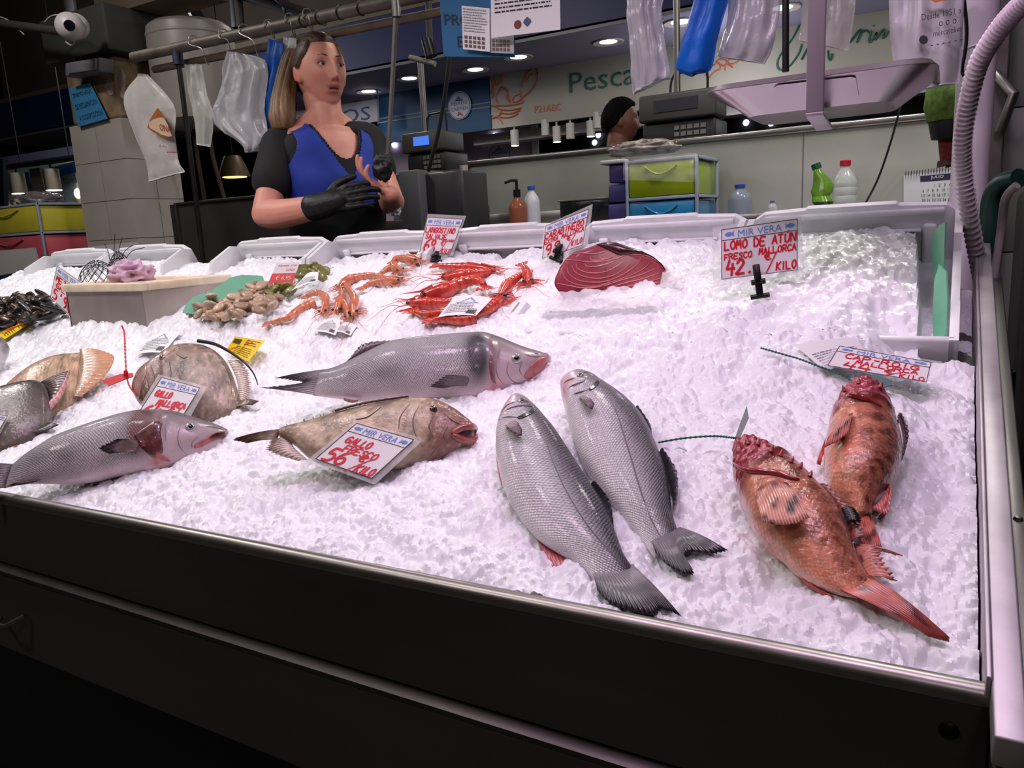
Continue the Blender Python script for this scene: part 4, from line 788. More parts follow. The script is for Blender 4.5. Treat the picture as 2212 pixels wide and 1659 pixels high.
# ================================================================== prawns
prawn_o = mat('orange_prawn_shell', rough=.28, vcol=True, coat=.6, noise=(90, .2)); eye_blk = mat('prawn_eye', (14, 12, 12), .1, coat=1)
def prawn(name, label, group, path, r, cols, seed, head=True, up=0., tail=True, zf=Z6, ant=True):
    rr = np.random.RandomState(seed)
    P = np.array([ice_pt(*zf(*[float(a) for a in p.split(',')]), r*.5+up) for p in path.split()]); n = 56; P = spl(P, n)
    t = np.linspace(0, 1, n); T, _, _ = frames(P); N = np.cross(np.cross(T, ICEN), T); N /= np.linalg.norm(N, axis=1)[:, None]; B = np.cross(T, N)
    root = thing(name, P[n//2]-ICEN*r*.5, label, 'prawn', group); res = 12; a = np.linspace(0, 2*np.pi, res, endpoint=False)
    def part(nm, i0, i1, rad, colf, flat=.85):
        idx = np.arange(i0, i1); R = rad(np.linspace(0, 1, len(idx)))*r
        V = P[idx][:, None]+N[idx][:, None]*(np.cos(a)[None]*R[:, None])[..., None]+B[idx][:, None]*(np.sin(a)[None]*R[:, None]*flat)[..., None]
        cc = colf(np.repeat(np.linspace(0, 1, len(idx))[:, None], res, 1), np.repeat((np.cos(a)*.5+.5)[None], len(idx), 0))
        F = [tuple(f) for f in grid_faces(len(idx), res, wrap=True)]+[tuple(range(res)), tuple(range((len(idx)-1)*res, len(idx)*res))[::-1]]
        return mk(nm, V.reshape(-1, 3), F, prawn_o, root, col=cc.reshape(-1, 3))
    c0, c1, c2 = [C(*c) for c in cols]; hs = int(n*.36) if head else 0; ts = int(n*.9)
    if head:
        part('carapace', 2, hs+2, lambda u: .25+.85*np.sin(np.clip(u*1.25+.12, 0, 1.9)), lambda u, v: mixc(mixc(c1, c0, v), c2, bump1(u, .55, .2)*.45))
        b = P[2]; tip = b-T[2]*r*2.4+N[2]*r*.9; tube('rostrum', [P[hs//2]+N[hs//2]*r*.95, b+N[2]*r*.6, tip], [r*.18, r*.14, .0003], mat('rostrum_%s' % name, cols[1], .3), root, 5)
        for s in (-1, 1):
            e = P[4]+B[4]*s*r*.62+N[4]*r*.35; lathe('eye', [(max(r*.26*math.cos(q_), 1e-5), r*.26*math.sin(q_)) for q_ in np.linspace(-1.57, 1.57, 7)], e, eye_blk, root, 8)
        lm = mat('legs_%s' % name, cols[0], .35, coat=.4)
        for j in range(5):
            for s in (-1, 1):
                i = 6+int(j*(hs-8)/5); b = P[i]-N[i]*r*.5+B[i]*s*r*.5; o1 = b+B[i]*s*r*rr.uniform(.7, 1.3)-T[i]*r*rr.uniform(.3, 1.2); o2 = o1+B[i]*s*r*rr.uniform(.2, .8)-T[i]*r*rr.uniform(.6, 1.4)
                for z in (o1, o2): z[2] = max(z[2], ice_z(z[0], z[1])+.002)
                tube('leg', spl([b, o1, o2], 7), np.linspace(r*.11, r*.05, 7), lm, root, 5)
        if ant:
            for s in (-1, 1):
                b = P[2]+B[2]*s*r*.2; d = -T[2]; pts = [b]
                ang = rr.uniform(.3, .8)*s
                for q_ in range(6):
                    d = d*math.cos(ang*.35)+B[2]*math.sin(ang*.35)*1.; d = unit(d); z = pts[-1]+d*r*rr.uniform(.9, 1.3); z[2] = ice_z(z[0], z[1])+.004+.006*math.sin(q_); pts.append(z)
                tube('antenna', spl(pts, 20), np.linspace(r*.05+.0003, .00025, 20), lm, root, 4)
    seg = lambda u: (.98-.48*u)*(.90+.16*(1-np.mod(u*6, 1)))
    part('abdomen', hs, ts, seg, lambda u, v: mixc(mixc(c1, c0, v), c2, (np.mod(u*6, 1) < .25)*.55))
    if tail:
        b, tt, nn, bb = P[ts-1], T[ts-1], N[ts-1], B[ts-1]
        for j, ang in enumerate((-.55, -.2, .2, .55)):
            d = tt*math.cos(ang)+bb*math.sin(ang); w_ = np.cross(d, nn); l = r*1.9; u = np.linspace(0, 1, 7); hw = r*.34*np.sin(np.clip(u*2.6+.25, 0, np.pi))+.0004
            c_ = b+d*u[:, None]*l+nn*(.0008*j); V = np.vstack([c_+w_*hw[:, None]+nn*.0006, c_-w_*hw[:, None]+nn*.0006, c_+w_*hw[:, None]-nn*.0006, c_-w_*hw[:, None]-nn*.0006]); m_ = 7
            F = [(i, i+1, m_+i+1, m_+i) for i in range(6)]+[(2*m_+i, 3*m_+i, 3*m_+i+1, 2*m_+i+1) for i in range(6)]+[(i, 2*m_+i, 2*m_+i+1, i+1) for i in range(6)]+[(m_+i, m_+i+1, 3*m_+i+1, 3*m_+i) for i in range(6)]
            mk('tail_fan', V, F, mat('tailfan_%s' % name, cols[0], .3, coat=.5), root)
    return root
OC = ((206, 122, 88), (222, 156, 126), (176, 86, 58)); RC = ((206, 62, 46), (214, 92, 72), (150, 34, 34))
OL = [('720,1010 650,1030 560,1075 490,1130 400,1155 290,1190', 'orange prawn at the lower left, tail stretched out on the ice', 0, 1.0), ('895,1085 925,1010 945,940 930,880', 'orange prawn facing the camera, left of two dark-eyed heads', 1, 1), ('1040,1110 1045,1040 1050,970 1010,900 960,850', 'orange prawn facing the camera, right of two dark-eyed heads', 1, 1), ('770,1110 800,1030 800,960 740,920 680,930 605,968', 'orange prawn curled at the left of the heap', 1, .9), ('915,880 960,835 1030,800 1120,780 1210,770 1280,790', 'long orange prawn along the top edge of the heap', 1, 1), ('1458,812 1390,815 1290,822 1190,840 1110,885', 'orange prawn with its dark eye at the right end of the heap', 1, .95), ('1605,642 1550,632 1470,628 1400,630 1378,665', 'striped orange prawn topmost, under the langoustine sign', 1, 1), ('1450,735 1400,705 1330,715 1262,765', 'orange prawn right below the striped one', 1, .9), ('1000,1140 985,1060 960,1000 900,960', 'small orange prawn low between the facing heads', 1, .75)]
for i, (p, l, h, s) in enumerate(OL): prawn('orange_prawn', l, 'orange prawns', p, .0135*s, OC, 20+i, head=bool(h), up=.004*(i in (2, 8))+.008*(i == 6))
RL = [('1073,584 1030,580 995,578 965,576 942,575', 'red prawn lying along the top of the red heap', 1), ('950,601 985,597 1020,591 1048,588 1066,584', 'red prawn with pointed head left, second from the top', 1), ('904,641 935,633 962,627 993,614 1020,606 1042,611 1047,630', 'biggest red prawn, dark head left and curled tail right', 1), ('880,656 920,656 960,654 990,650', 'red prawn stretched out left of the paper label', 1), ('1010,673 980,676 945,678 915,680 893,672', 'red prawn partly under the paper label, tail fan left', 0), ('1030,688 1000,692 960,690 932,692', 'red prawn poking out below the paper label', 0), ('1076,648 1088,628 1103,610 1120,597 1130,592', 'red prawn with bristly legs turned to the camera', 1), ('1141,612 1140,597 1136,584 1128,572', 'red prawn at the right end, head pointing down', 1), ('1088,640 1070,656 1048,672 1020,684', 'red prawn at the lower right of the paper label', 1)]
for i, (p, l, h) in enumerate(RL): prawn('red_prawn', l, 'red prawns', p, .0145 if i != 2 else .018, RC, 50+i, head=bool(h), up=.005*(i == 2), zf=lambda x, y: (x, y))

# ================================================================== clams, mussels
def shell_mesh(name, a, b, c, mt, ridges=9, point=0., seed=0):
    nu, nv = 15, 16; u = np.linspace(0, np.pi, nu); v = np.linspace(0, 2*np.pi, nv, endpoint=False); uu, vv = np.meshgrid(u, v, indexing='ij')
    x = -np.cos(uu); r_ = np.sin(uu)**.8; x2 = x*(1-.0*point); y = r_*np.cos(vv)*(1-point*x); z = r_*np.sin(vv)
    k_ = 1+.03*np.sin((y+1)*ridges*np.pi)
    V = np.stack([a*x2, b*y*k_, c*z*k_*np.where(np.abs(np.sin(vv)) < .2, .8, 1)], -1).reshape(-1, 3)
    me = mk(name, V, [tuple(f) for f in grid_faces(nu, nv, wrap=True)], mt, origin=(0, 0, 0)); d = me.data; bpy.data.objects.remove(me); return d
def shells(name, d, mts, pts, label, cat, group, seed):
    r = np.random.RandomState(seed)
    ds = []
    for m_ in mts:
        e = d.copy(); e.materials.clear(); e.materials.append(m_); ds.append(e)
    for i, p in enumerate(pts):
        o = bpy.data.objects.new(name, ds[i % len(ds)]); sc.collection.objects.link(o); o.location = p; s = r.uniform(.8, 1.15); o.scale = (s, s, s)
        o.rotation_euler = (r.uniform(-.7, .7), r.uniform(-.6, .6), r.uniform(0, 6.28)); tag(o, label, cat, group)
cm = [mat('clam_shell_%d' % i, c, .4, noise=(70, .3), bump=(150, .5, .001), coat=.3, stretch=(1, 4, 1)) for i, c in enumerate([(176, 148, 122), (150, 124, 102), (190, 164, 140)])]
cdm = shell_mesh('clam', .0175, .015, .0078, cm[0])
def heap(poly, n, hmax, gap, seed, base=.005):
    """scatter in a pixel polygon, mounding to hmax; returns 3-D points"""
    r = np.random.RandomState(seed); poly = np.array(poly); lo, hi = poly.min(0), poly.max(0); out = []; cpx = poly.mean(0)
    def inside(p):
        c_ = False
        for i in range(len(poly)):
            a_, b_ = poly[i], poly[i-1]
            if (a_[1] > p[1]) != (b_[1] > p[1]) and p[0] < (b_[0]-a_[0])*(p[1]-a_[1])/(b_[1]-a_[1])+a_[0]: c_ = not c_
        return c_
    tries = 0
    while len(out) < n and tries < 9000:
        tries += 1; p = r.uniform(lo, hi)
        if not inside(p): continue
        lay = r.choice([0, 1, 2], p=[.6, .28, .12]); q_ = ice_pt(*p, base+lay*hmax/2)
        if all(np.linalg.norm(q_-w_) > gap for w_ in out): out.append(q_)
    return out
shells('clam', cdm, cm, heap(prs(Z6, '-420,1110 -300,1010 -60,870 120,820 300,860 330,940 480,960 400,1010 260,1060 130,1120 -100,1130'), 85, .026, .0175, 3), 'beige striped clam in the heap on the ice', 'clam', 'beige clams heaped by the green sheet', 4)
mm = [mat('mussel_shell_%d' % i, c, .3, noise=(50, .4), bump=(90, .5, .001), coat=.4) for i, c in enumerate([(44, 34, 30), (62, 46, 36), (32, 27, 28), (84, 66, 48)])]
mdm = shell_mesh('mussel', .036, .016, .010, mm[0], 7, .55)
shells('mussel', mdm, mm, heap(prs(Z5, '-60,1030 120,950 300,930 430,930 480,1040 430,1110 280,1120 240,1170 60,1180 -60,1240'), 55, .03, .022, 5), 'dark brown mussel in the heap at the left edge', 'mussel', 'dark mussels heaped at the left', 6)
# green netted bag of clams
nb = thing('clam_net_bag', ice_pt(*Z6(640, 800)), 'green netted bag of clams with a paper label', 'net bag')
olive = mat('olive_clams', (112, 108, 52), .35, noise=(90, .5), bump=(60, .8, .004), coat=.4)
bp = []
for i, (x, y) in enumerate([(590, 720), (640, 705), (690, 700), (740, 705), (780, 730), (560, 760), (620, 760), (700, 750), (760, 770), (420, 870), (360, 900), (470, 880), (330, 930), (500, 900), (430, 840)]):
    p = ice_pt(*Z6(x, y), .012); r = np.random.RandomState(i); me = cdm.copy(); me.materials.clear(); me.materials.append(olive)
    o = bpy.data.objects.new('netted_clam', me); sc.collection.objects.link(o); o.parent = nb; o.location = p-WL[nb.name]; o.rotation_euler = tuple(r.uniform(-.8, .8, 3)); o.scale = (1.15,)*3
def netting(name, q3, nu, nv, dome, mt, parent, r_=.0007, seed=1, jig=.002):
    rr = np.random.RandomState(seed); n = ICEN; L_ = []
    f = lambda u, v: bil(q3, u, v)+np.array(n)*(dome*np.sin(np.pi*np.clip(u, 0, 1))*np.sin(np.pi*np.clip(v, 0, 1)))[..., None]
    s_ = np.linspace(0, 1, 14)
    for i in range(nu):
        for sg in (1, -1):
            u = i/(nu-1)+sg*(s_-.5)*.3; L_.append(f(u, s_)+rr.uniform(-jig, jig, (14, 3)))
    return tubes(name, L_, r_, mt, parent, 4)
q = [ice_pt(*Z6(560, 680), .0), ice_pt(*Z6(830, 700), .0), ice_pt(*Z6(470, 950), .0), ice_pt(*Z6(300, 950), .0)]
netting('netting', q, 12, 8, .035, mat('green_net', (120, 132, 48), .4), nb)
# label on the bag
def slip(name, px, label, cat='label', lift=.006, mt=paper, lines=(), group=None, tilt=None, curl=0., zf=lambda x, y: (x, y)):
    q3 = [ice_pt(*zf(*p), lift if not isinstance(lift, (list, tuple)) else lift[i]) for i, p in enumerate(px)]
    nn = unit(np.cross(q3[1]-q3[0], q3[3]-q3[0])); nn = nn if np.dot(nn, CAM-q3[0]) > 0 else -nn
    t = thing(name, np.mean(q3, 0)-nn*lift*.5 if not isinstance(lift, (list, tuple)) else np.min(q3, 0), label, cat, group)
    u, v = np.meshgrid(np.linspace(0, 1, 9), np.linspace(0, 1, 5), indexing='ij'); P = (bil(q3, u, v)+nn*(curl*np.sin(np.pi*u))[..., None]).reshape(-1, 3)
    F = grid_faces(9, 5); V = np.vstack([P, P-nn*.0004]); mk('sheet', V, [tuple(f) for f in F]+[tuple(f[::-1]+45) for f in F], mt, t)
    def strip(nm, rects, m_):
        VV, FF = [], []
        for i, (u0, v0, u1, v1) in enumerate(rects):
            us = np.linspace(u0, u1, 4); 
            for uu0, uu1 in zip(us[:-1], us[1:]):
                k_ = len(VV)*4; VV.append(bil(q3, np.array([uu0, uu1, uu1, uu0]), np.array([v0, v0, v1, v1]))+nn*(curl*np.sin(np.pi*np.array([uu0, uu1, uu1, uu0]))+.0007)[:, None]); FF.append((k_, k_+1, k_+2, k_+3))
        mk(nm, np.vstack(VV), FF, m_, t, smooth=False)
    t_strip[t.name] = strip
    return t, q3, nn, strip
t_strip = {}
grey_ink = mat('grey_print', (120, 124, 132), .6); pale_blue = mat('pale_blue_print', (138, 160, 188), .6)
def textlines(r, n, u0, v0, u1, v1, h=.35):
    out = []; dv = (v1-v0)/n
    for i in range(n):
        u = u0; e = u1-r.uniform(0, .25)*(u1-u0)
        while u < e:
            w_ = r.uniform(.02, .09); out.append((u, v0+dv*i, min(u+w_, e), v0+dv*(i+h))); u += w_+.015
    return out
def label_slip(name, px, label, lift, seed, zf=lambda x, y: (x, y), curl=.004, logo=True):
    t, q3, nn, strip = slip(name, px, label, lift=lift, curl=curl, zf=zf, group='printed paper labels on the ice'); r = np.random.RandomState(seed)
    strip('printed_lines', textlines(r, 6, .08, .42, .92, .9), grey_ink)
    if logo: strip('logo_arcs', [(.25+.05*i, .12+.05*abs(i-5), .30+.05*i, .16+.05*abs(i-5)) for i in range(10)]+[(.2, .34, .8, .37)], pale_blue)
    strip('barcode', [(.70+.018*i, .72, .708+.018*i+.004*(i % 3), .92) for i in range(12)], blk_ink)
    return t
label_slip('paper_label', [(330, 722), (392, 716), (352, 762), (292, 766)], 'white printed label half sunk in the ice above the flat fish', .004, 1)
label_slip('paper_label', [(700, 690), (742, 692), (724, 724), (679, 716)], 'white printed label pair, left one, below the orange prawns', .007, 2)
label_slip('paper_label', [(738, 696), (772, 703), (757, 725), (722, 716)], 'white printed label pair, right one, below the orange prawns', .004, 3, logo=False)
label_slip('paper_label', [(982, 640), (1064, 644), (1028, 682), (945, 686)], 'white printed label resting on the red prawns', [.035, .03, .02, .016], 4, curl=.006)
label_slip('paper_label', [(1716, 745), (1850, 730), (1880, 772), (1784, 803)], 'white printed sheet under the 44 euro sign', .006, 5, logo=False)
label_slip('paper_label', [(662, 592), (688, 588), (686, 608), (630, 628)], 'white handwritten label on the green clam net', [.03, .03, .022, .02], 7, logo=False)
yel = mat('yellow_label', (240, 208, 28), .4); 
for i, (px, lb, lf) in enumerate([([(507, 727), (572, 736), (537, 781), (488, 757)], 'yellow printed tag crossed in red beside the black fin filament', [.03, .032, .008, .006]), ([(52, 688), (62, 700), (10, 733), (-4, 722)], 'yellow printed tag below the mussels at the left edge', [.02, .02, .006, .006])]):
    t, q3, nn, strip = slip('yellow_tag', px, lb, 'tag', lf, yel, group='yellow tags', curl=.003); r = np.random.RandomState(i+30)
    strip('barcode', [(.06+.03*k_, .12, .075+.03*k_+.008*(k_ % 2), .42) for k_ in range(10)], blk_ink); strip('printed_lines', textlines(r, 5, .3, .5, .95, .95)+textlines(r, 3, .5, .1, .95, .42), mat('dark_yellow_print', (110, 92, 20), .5))
    write_on('red_cross', [a+nn*.0035 for a in q3], [('/', .15, .75, .95, .5, .10), ('I', .45, .85, .75, .75, .06)], red_ink, t)

# ================================================================== price signs
fish_icon = [[(0, .5), (.2, .25), (.5, .15), (.75, .35), (1, .1), (.92, .5), (1, .9), (.75, .65), (.5, .85), (.2, .75)]]
def price_sign(px, pouch_px, p0, n, label, lines, seed, clip=None, head=.22, ht='MIR VERA'):
    n = unit(n); n = n if np.dot(n, tocam(np.asarray(p0))) > 0 else -n
    q3 = [atp(*p, p0, n) for p in px]; po = [atp(*p, p0, n) for p in pouch_px]
    base = np.mean(po[2:], 0); t = thing('price_sign', base, label, 'sign', 'plastic-sleeved price signs')
    slab('plastic_sleeve', [a-n*.0012 for a in po], .0012, clear, t, n)
    slab('paper', [a+n*.0 for a in q3], .0005, paper, t, n)
    bw = .006; fr = []
    for a, b in ((0, 1), (1, 2), (2, 3), (3, 0)): fr.append((q3[a], q3[b]))
    VV, FF = [], []
    l0, r0 = bil(q3, np.array([0., 1]), np.array([head, head]))
    for a, b in fr+[(l0, r0)]:
        d = unit(b-a); w_ = np.cross(n, d)*.0005; k_ = len(VV); VV += [a-w_+n*.0005, b-w_+n*.0005, b+w_+n*.0005, a+w_+n*.0005]; FF.append((k_, k_+1, k_+2, k_+3))
    mk('border', VV, FF, blk_ink, t, smooth=False)
    print_on('heading', q3, [(ht, .22, head*.86, .80, head*.62)], blue_ink, t, n=n)
    for u0, fl in ((.04, 1), (.84, -1)):
        ic = np.array(fish_icon[0]); ic[:, 0] = ic[:, 0] if fl > 0 else 1-ic[:, 0]
        slab('fish_emblem', bil(q3, u0+ic[:, 0]*.13, head*(.2+.6*ic[:, 1]))+n*.0007, .0003, blue_ink, t, n)
    write_on('handwriting', q3, lines, red_ink, t, seed=seed)
    return t, q3, po, n
def clip(t, top, foot, n, r=.0045):
    """black plastic spring clip holding a sign"""
    a, b = np.asarray(top), np.asarray(foot); d = unit(b-a); w_ = np.cross(n, d); o = obox('clip', a-w_*.006+n*.002, w_*.012, d*np.linalg.norm(b-a), n*.008, blk_pl, t, .002)
    mid = a+(b-a)*.55; lathe('clip_hinge', [(.0001, -.012), (.005, -.012), (.005, .012), (.0001, .012)], mid+n*.006, blk_pl, o, 10, axis=w_)
    obox('clip_jaw', a-w_*.005+n*.010, w_*.010, d*np.linalg.norm(b-a)*.5+n*.004, n*.004, blk_pl, o, .001)
    tube('clip_foot', [b+n*.004-w_*.016, b+n*.006+w_*.016], .0045, blk_pl, o, 8)
# 42: tuna loin
f42 = ice_pt(1640, 636, .004); n42 = unit(tocam(f42)*(1, 1, .25)+np.array([.12, 0, .12]))
q42 = prs(Z8, '182,300 690,226 692,568 182,632')
t, q3, po, n = price_sign(q42, prs(Z8, '122,285 715,180 735,600 125,687'), f42-n42*.004+ICEN*.0, n42, 'white price sign reading lomo de atun 42 euro', [('LOMO DE ATÚN', .04, .42, .99, .16, .2, .0), ('FRESCO', .04, .62, .42, .11, .22), ('MALLORCA', .50, .60, .99, .12, .22), ('42.', .06, .93, .46, .28, .17), ('€', .57, .72, .68, .14, .2), ('/', .60, .93, .78, .30, .08), ('KILO', .72, .95, .99, .15, .2)], 3)
clip(t, atp(1632, 572, f42, n42), atp(1641, 640, f42, n42), n)
# 98: carabinero
f98 = ice_pt(1205, 560, .004); n98 = unit(tocam(f98)*(1, 1, .2)+np.array([-.42, -.1, .1]))
t, q3, po, n = price_sign(prs(Z7, '708,742 1072,600 1020,905 678,1022'), prs(Z7, '690,738 1105,555 1062,905 655,1040'), f98, n98, 'tilted white price sign reading carabinero 98 euro', [('CARABINERO', .02, .42, .96, .16, .22), ('EXTRA', .02, .58, .36, .12, .22), ('MALLORCA', .44, .58, .98, .12, .22), ('98', .06, .94, .48, .30, .16), ('€', .58, .72, .70, .14, .2), ('/', .60, .94, .80, .30, .08), ('KILO', .72, .92, .98, .14, .22)], 5)
clip(t, atp(*Z7(845, 895), f98, n98), atp(*Z7(800, 1030), f98, n98), n)
# 68: langostino
f68 = ice_pt(942, 556, .004); n68 = unit(tocam(f68)*(1, 1, .2)+np.array([.15, 0, .25]))
t, q3, po, n = price_sign(prs(Z6, '1672,275 1975,290 1862,590 1605,572'), prs(Z6, '1675,243 2003,260 1890,602 1598,578'), f68, n68, 'white price sign reading langostino salvaje 68 euro', [('LANGOSTINO', .04, .42, .92, .14, .2), ('SALVAJE', .08, .60, .72, .13, .2), ('68', .10, .95, .52, .32, .15), ('€', .60, .76, .70, .12, .2), ('/', .62, .96, .80, .28, .08), ('KILO', .70, .98, .98, .12, .22), ('MEDIANO', .62, .66, .98, .07, .25)], 7)
clip(t, atp(*Z6(1750, 570), f68, n68), atp(*Z6(1742, 650), f68, n68), n)
obox('stand_leg', atp(*Z6(1790, 585), f68, n68)-n68*.004, atp(*Z6(1850, 590), f68, n68)-atp(*Z6(1790, 585), f68, n68), np.array([0, 0, -.05]), -n68*.002, clear, t)
# 56: gallo fresco leaning on the john dory
f56 = ice_pt(*Z2(945, 1060), .003); n56 = unit(.45*ICEN+.75*tocam(f56))
price_sign(prs(Z2, '845,682 1205,785 940,1028 588,905'), prs(Z2, '835,668 1272,775 958,1066 535,908'), f56, n56, 'white price sign reading gallo fresco 56 euro', [('GALLO', .12, .47, .56, .15, .2), ('FRESCO', .22, .66, .80, .14, .2), ('56', .06, .97, .46, .30, .16), ('€', .56, .76, .70, .15, .2), ('/', .54, 1., .78, .30, .08), ('KILO', .66, .98, .98, .16, .2)], 9)
f64 = ice_pt(*Z1(1350, 960), .012); n64 = unit(.5*ICEN+.7*tocam(f64))
price_sign(prs(Z1, '1380,455 1705,545 1540,815 1160,790'), prs(Z1, '1350,425 1765,530 1590,850 1120,820'), f64+ICEN*.012, n64, 'white price sign reading gallo mallorca 64 euro', [('GALLO', .10, .46, .50, .15, .2), ('MALLORCA', .26, .68, .96, .15, .2), ('64', .08, 1., .52, .30, .16), ('€', .62, .86, .76, .16, .2), ('/', .74, 1., .9, .25, .1)], 11)
f44 = ice_pt(*Z8(1300, 1320), .004); n44 = unit(.8*ICEN+.35*tocam(f44))
price_sign(prs(Z8, '975,1080 1588,1190 1556,1322 895,1210'), prs(Z8, '950,1072 1662,1180 1640,1335 830,1200'), f44+ICEN*.022, n44, 'white price sign reading cap roig 44 euro', [('CAP-ROIG', .12, .52, .92, .20, .22), ('MALLORCA', .26, .72, .92, .18, .22), ('44', .16, .98, .48, .26, .2), ('€', .58, .90, .70, .18, .2), ('/', .58, 1.02, .84, .26, .1), ('KILO', .74, .99, .99, .18, .2)], 13, head=.26)
f5 = ice_pt(*Z5(590, 1110), .003); n5 = unit(tocam(f5)*(1, 1, .2)+np.array([-.3, -.2, .1]))
price_sign(prs(Z5, '488,688 720,850 690,1200 430,955'), prs(Z5, '480,672 740,850 706,1225 420,965'), f5, n5, 'white price sign reading mejillon 5.90 beside the steel tub', [('MEJILLON', .06, .42, .95, .15, .2), ('GALICIA', .10, .60, .85, .14, .2), ("5'90", .06, .94, .70, .28, .14), ('/K', .70, .98, .98, .2, .14)], 15)
f9 = ice_pt(*Z1(20, 880), .03)
price_sign(prs(Z1, '-330,740 66,782 -40,960 -420,900'), prs(Z1, '-350,715 85,770 -30,985 -440,920'), f9+ICEN*.02, unit(.5*ICEN+.7*tocam(f9)), 'corner of a price sign cut by the left edge', [('GALLO', .10, .50, .50, .15, .2)], 17)
# small red and white clam sign
fc = ice_pt(*Z6(470, 835), .02); nc = unit(tocam(fc)+np.array([0, 0, .3])); q = [atp(*p, fc, nc) for p in prs(Z6, '385,665 583,655 522,835 312,838')]
t = thing('price_sign', np.mean(q[2:], 0), 'small white and red card on the clams', 'sign'); slab('card', q, .0012, paper, t, nc)
slab('red_band', bil(q, np.array([.0, 1, 1, .0]), np.array([.52, .52, 1, 1]))+nc*.0006, .0005, mat('red_card', (222, 74, 62), .45), t, nc)
print_on('printed_words', q, [('Almeja viva', .12, .22, .92, .13), ('GORDA', .52, .42, .9, .12)], red_ink, t, n=nc)
print_on('printed_price', [a+nc*.0006 for a in q], [('€ 6,95', .22, .86, .86, .22)], paper, t, n=nc)

# ================================================================== ties and tags
def beaded(name, pts, r, mt, parent):
    P = spl(pts, 90); tube(name, P, r*(.75+.5*(np.arange(90) % 3 == 1)), mt, parent, 6)
t = thing('red_tie_tag', ice_pt(285, 822), 'red security tie with flat tag on the john dory', 'tag')
a = F_.hit(Z1(1165, 610), .004); b = atp(*Z1(1095, 470), cF, nF)+nF*.012
beaded('tie', [a, atp(*Z1(1120, 560), cF, nF)+nF*.012, b, atp(*Z1(1085, 300), cF, nF)+nF*.014, atp(*Z1(1078, 160), cF, nF)+nF*.012, atp(*Z1(1070, 90), cF, nF)+nF*.01, atp(*Z1(1050, 35), cF, nF)+nF*.008], .0016, red_tie, t)
slab('tag', [atp(*p, cF, nF)+nF*.010 for p in prs(Z1, '1145,440 1145,470 1090,490 940,548 878,506 1040,448')], .002, red_tie, t, nF)
obox('lock', b-CR*.004-CU*.006+nF*.003, CR*.008, CU*.012, nF*.006, red_tie, t, .001)
t = thing('green_tie_tag', ice_pt(*Z4(480, 520)), 'green beaded tie with upright pale tag on the front scorpionfish', 'tag')
pj = atp(*Z4(505, 440), J.p0, J.n)
beaded('tie', [ice_pt(*Z4(58, 456), .008), ice_pt(*Z4(200, 432), .014), ice_pt(*Z4(360, 420), .02), ice_pt(*Z4(460, 428), .024), ice_pt(*Z4(520, 436), .026), J.hit(Z4(570, 462), .003)], .0016, green_tie, t)
nn = unit(tocam(pj)); pp = ice_pt(*Z4(490, 470), .02)
slab('tag', [atp(*p, pp, nn) for p in prs(Z4, '472,510 470,490 498,395 552,250 565,318 520,420 500,470')], .0012, mat('pale_green_tag', (170, 190, 188), .35), t, nn)
slab('tag_neck', [atp(*p, pp, nn)+nn*.002 for p in prs(Z4, '486,425 536,432 500,470 476,505 470,500 488,450')], .003, green_tie, t, nn)
t = thing('green_tie_tag', ice_pt(*Z8(1240, 1330)), 'green beaded tie with dark green tag on the back scorpionfish', 'tag')
beaded('tie', [ice_pt(*Z8(445, 1092), .012), ice_pt(*Z8(560, 1125), .012), ice_pt(*Z8(700, 1165), .012), ice_pt(*Z8(820, 1210), .010), ice_pt(*Z8(960, 1262), .012), ice_pt(*Z8(1075, 1325), .02)], .0016, green_tie, t)
pk = ice_pt(*Z8(1240, 1330), .02)
slab('tag', [atp(*p, pk, unit(.6*ICEN+.6*tocam(pk))) for p in prs(Z8, '1150,1285 1200,1272 1328,1310 1325,1340 1265,1358 1215,1325 1160,1310')], .002, green_tie, t)

# ================================================================== green sheets
def green_sheet(px, p0, n, label):
    P = [atp(*p, p0, n) for p in px]; o = slab('green_sheet', P, .003, green_pl, None, unit(n)); tag(o, label, 'sheet', 'green plastic sheets'); return o
ngr = unit((-.82, -.42, .40)); pgr = np.array([-.010, 1.40, 1.045])
green_sheet(prs(Z8, '1605,1055 1598,900 1608,640 1640,530 1690,580 1697,780 1690,960 1670,1055'), pgr, ngr, 'green plastic sheet along the right crate, front one')
pgr2 = np.array([-.018, 1.60, 1.12])
green_sheet(prs(Z8, '1588,440 1600,330 1640,270 1683,250 1672,560 1640,580 1610,640'), pgr2, ngr, 'green plastic sheet along the right crate, back one')
g1 = ice_pt(*Z5(1700, 1080), .002); ng = unit(tocam(g1)*(1, 1, .3)+np.array([.1, 0, .5]))
green_sheet(prs(Z5, '1555,1085 1590,1010 1640,960 1720,925 1830,905 1990,910 2040,950 1960,1010 1800,1060 1650,1100'), g1, ng, 'green scalloped sheet left of the clams, lower one')
g2 = ice_pt(*Z5(2000, 960), .002)
green_sheet(prs(Z5, '1780,960 1830,880 1920,820 1960,790 2060,765 2200,770 2240,775 2260,830 2100,920 1900,1000'), g2, ng, 'green scalloped sheet behind the clams, upper one')

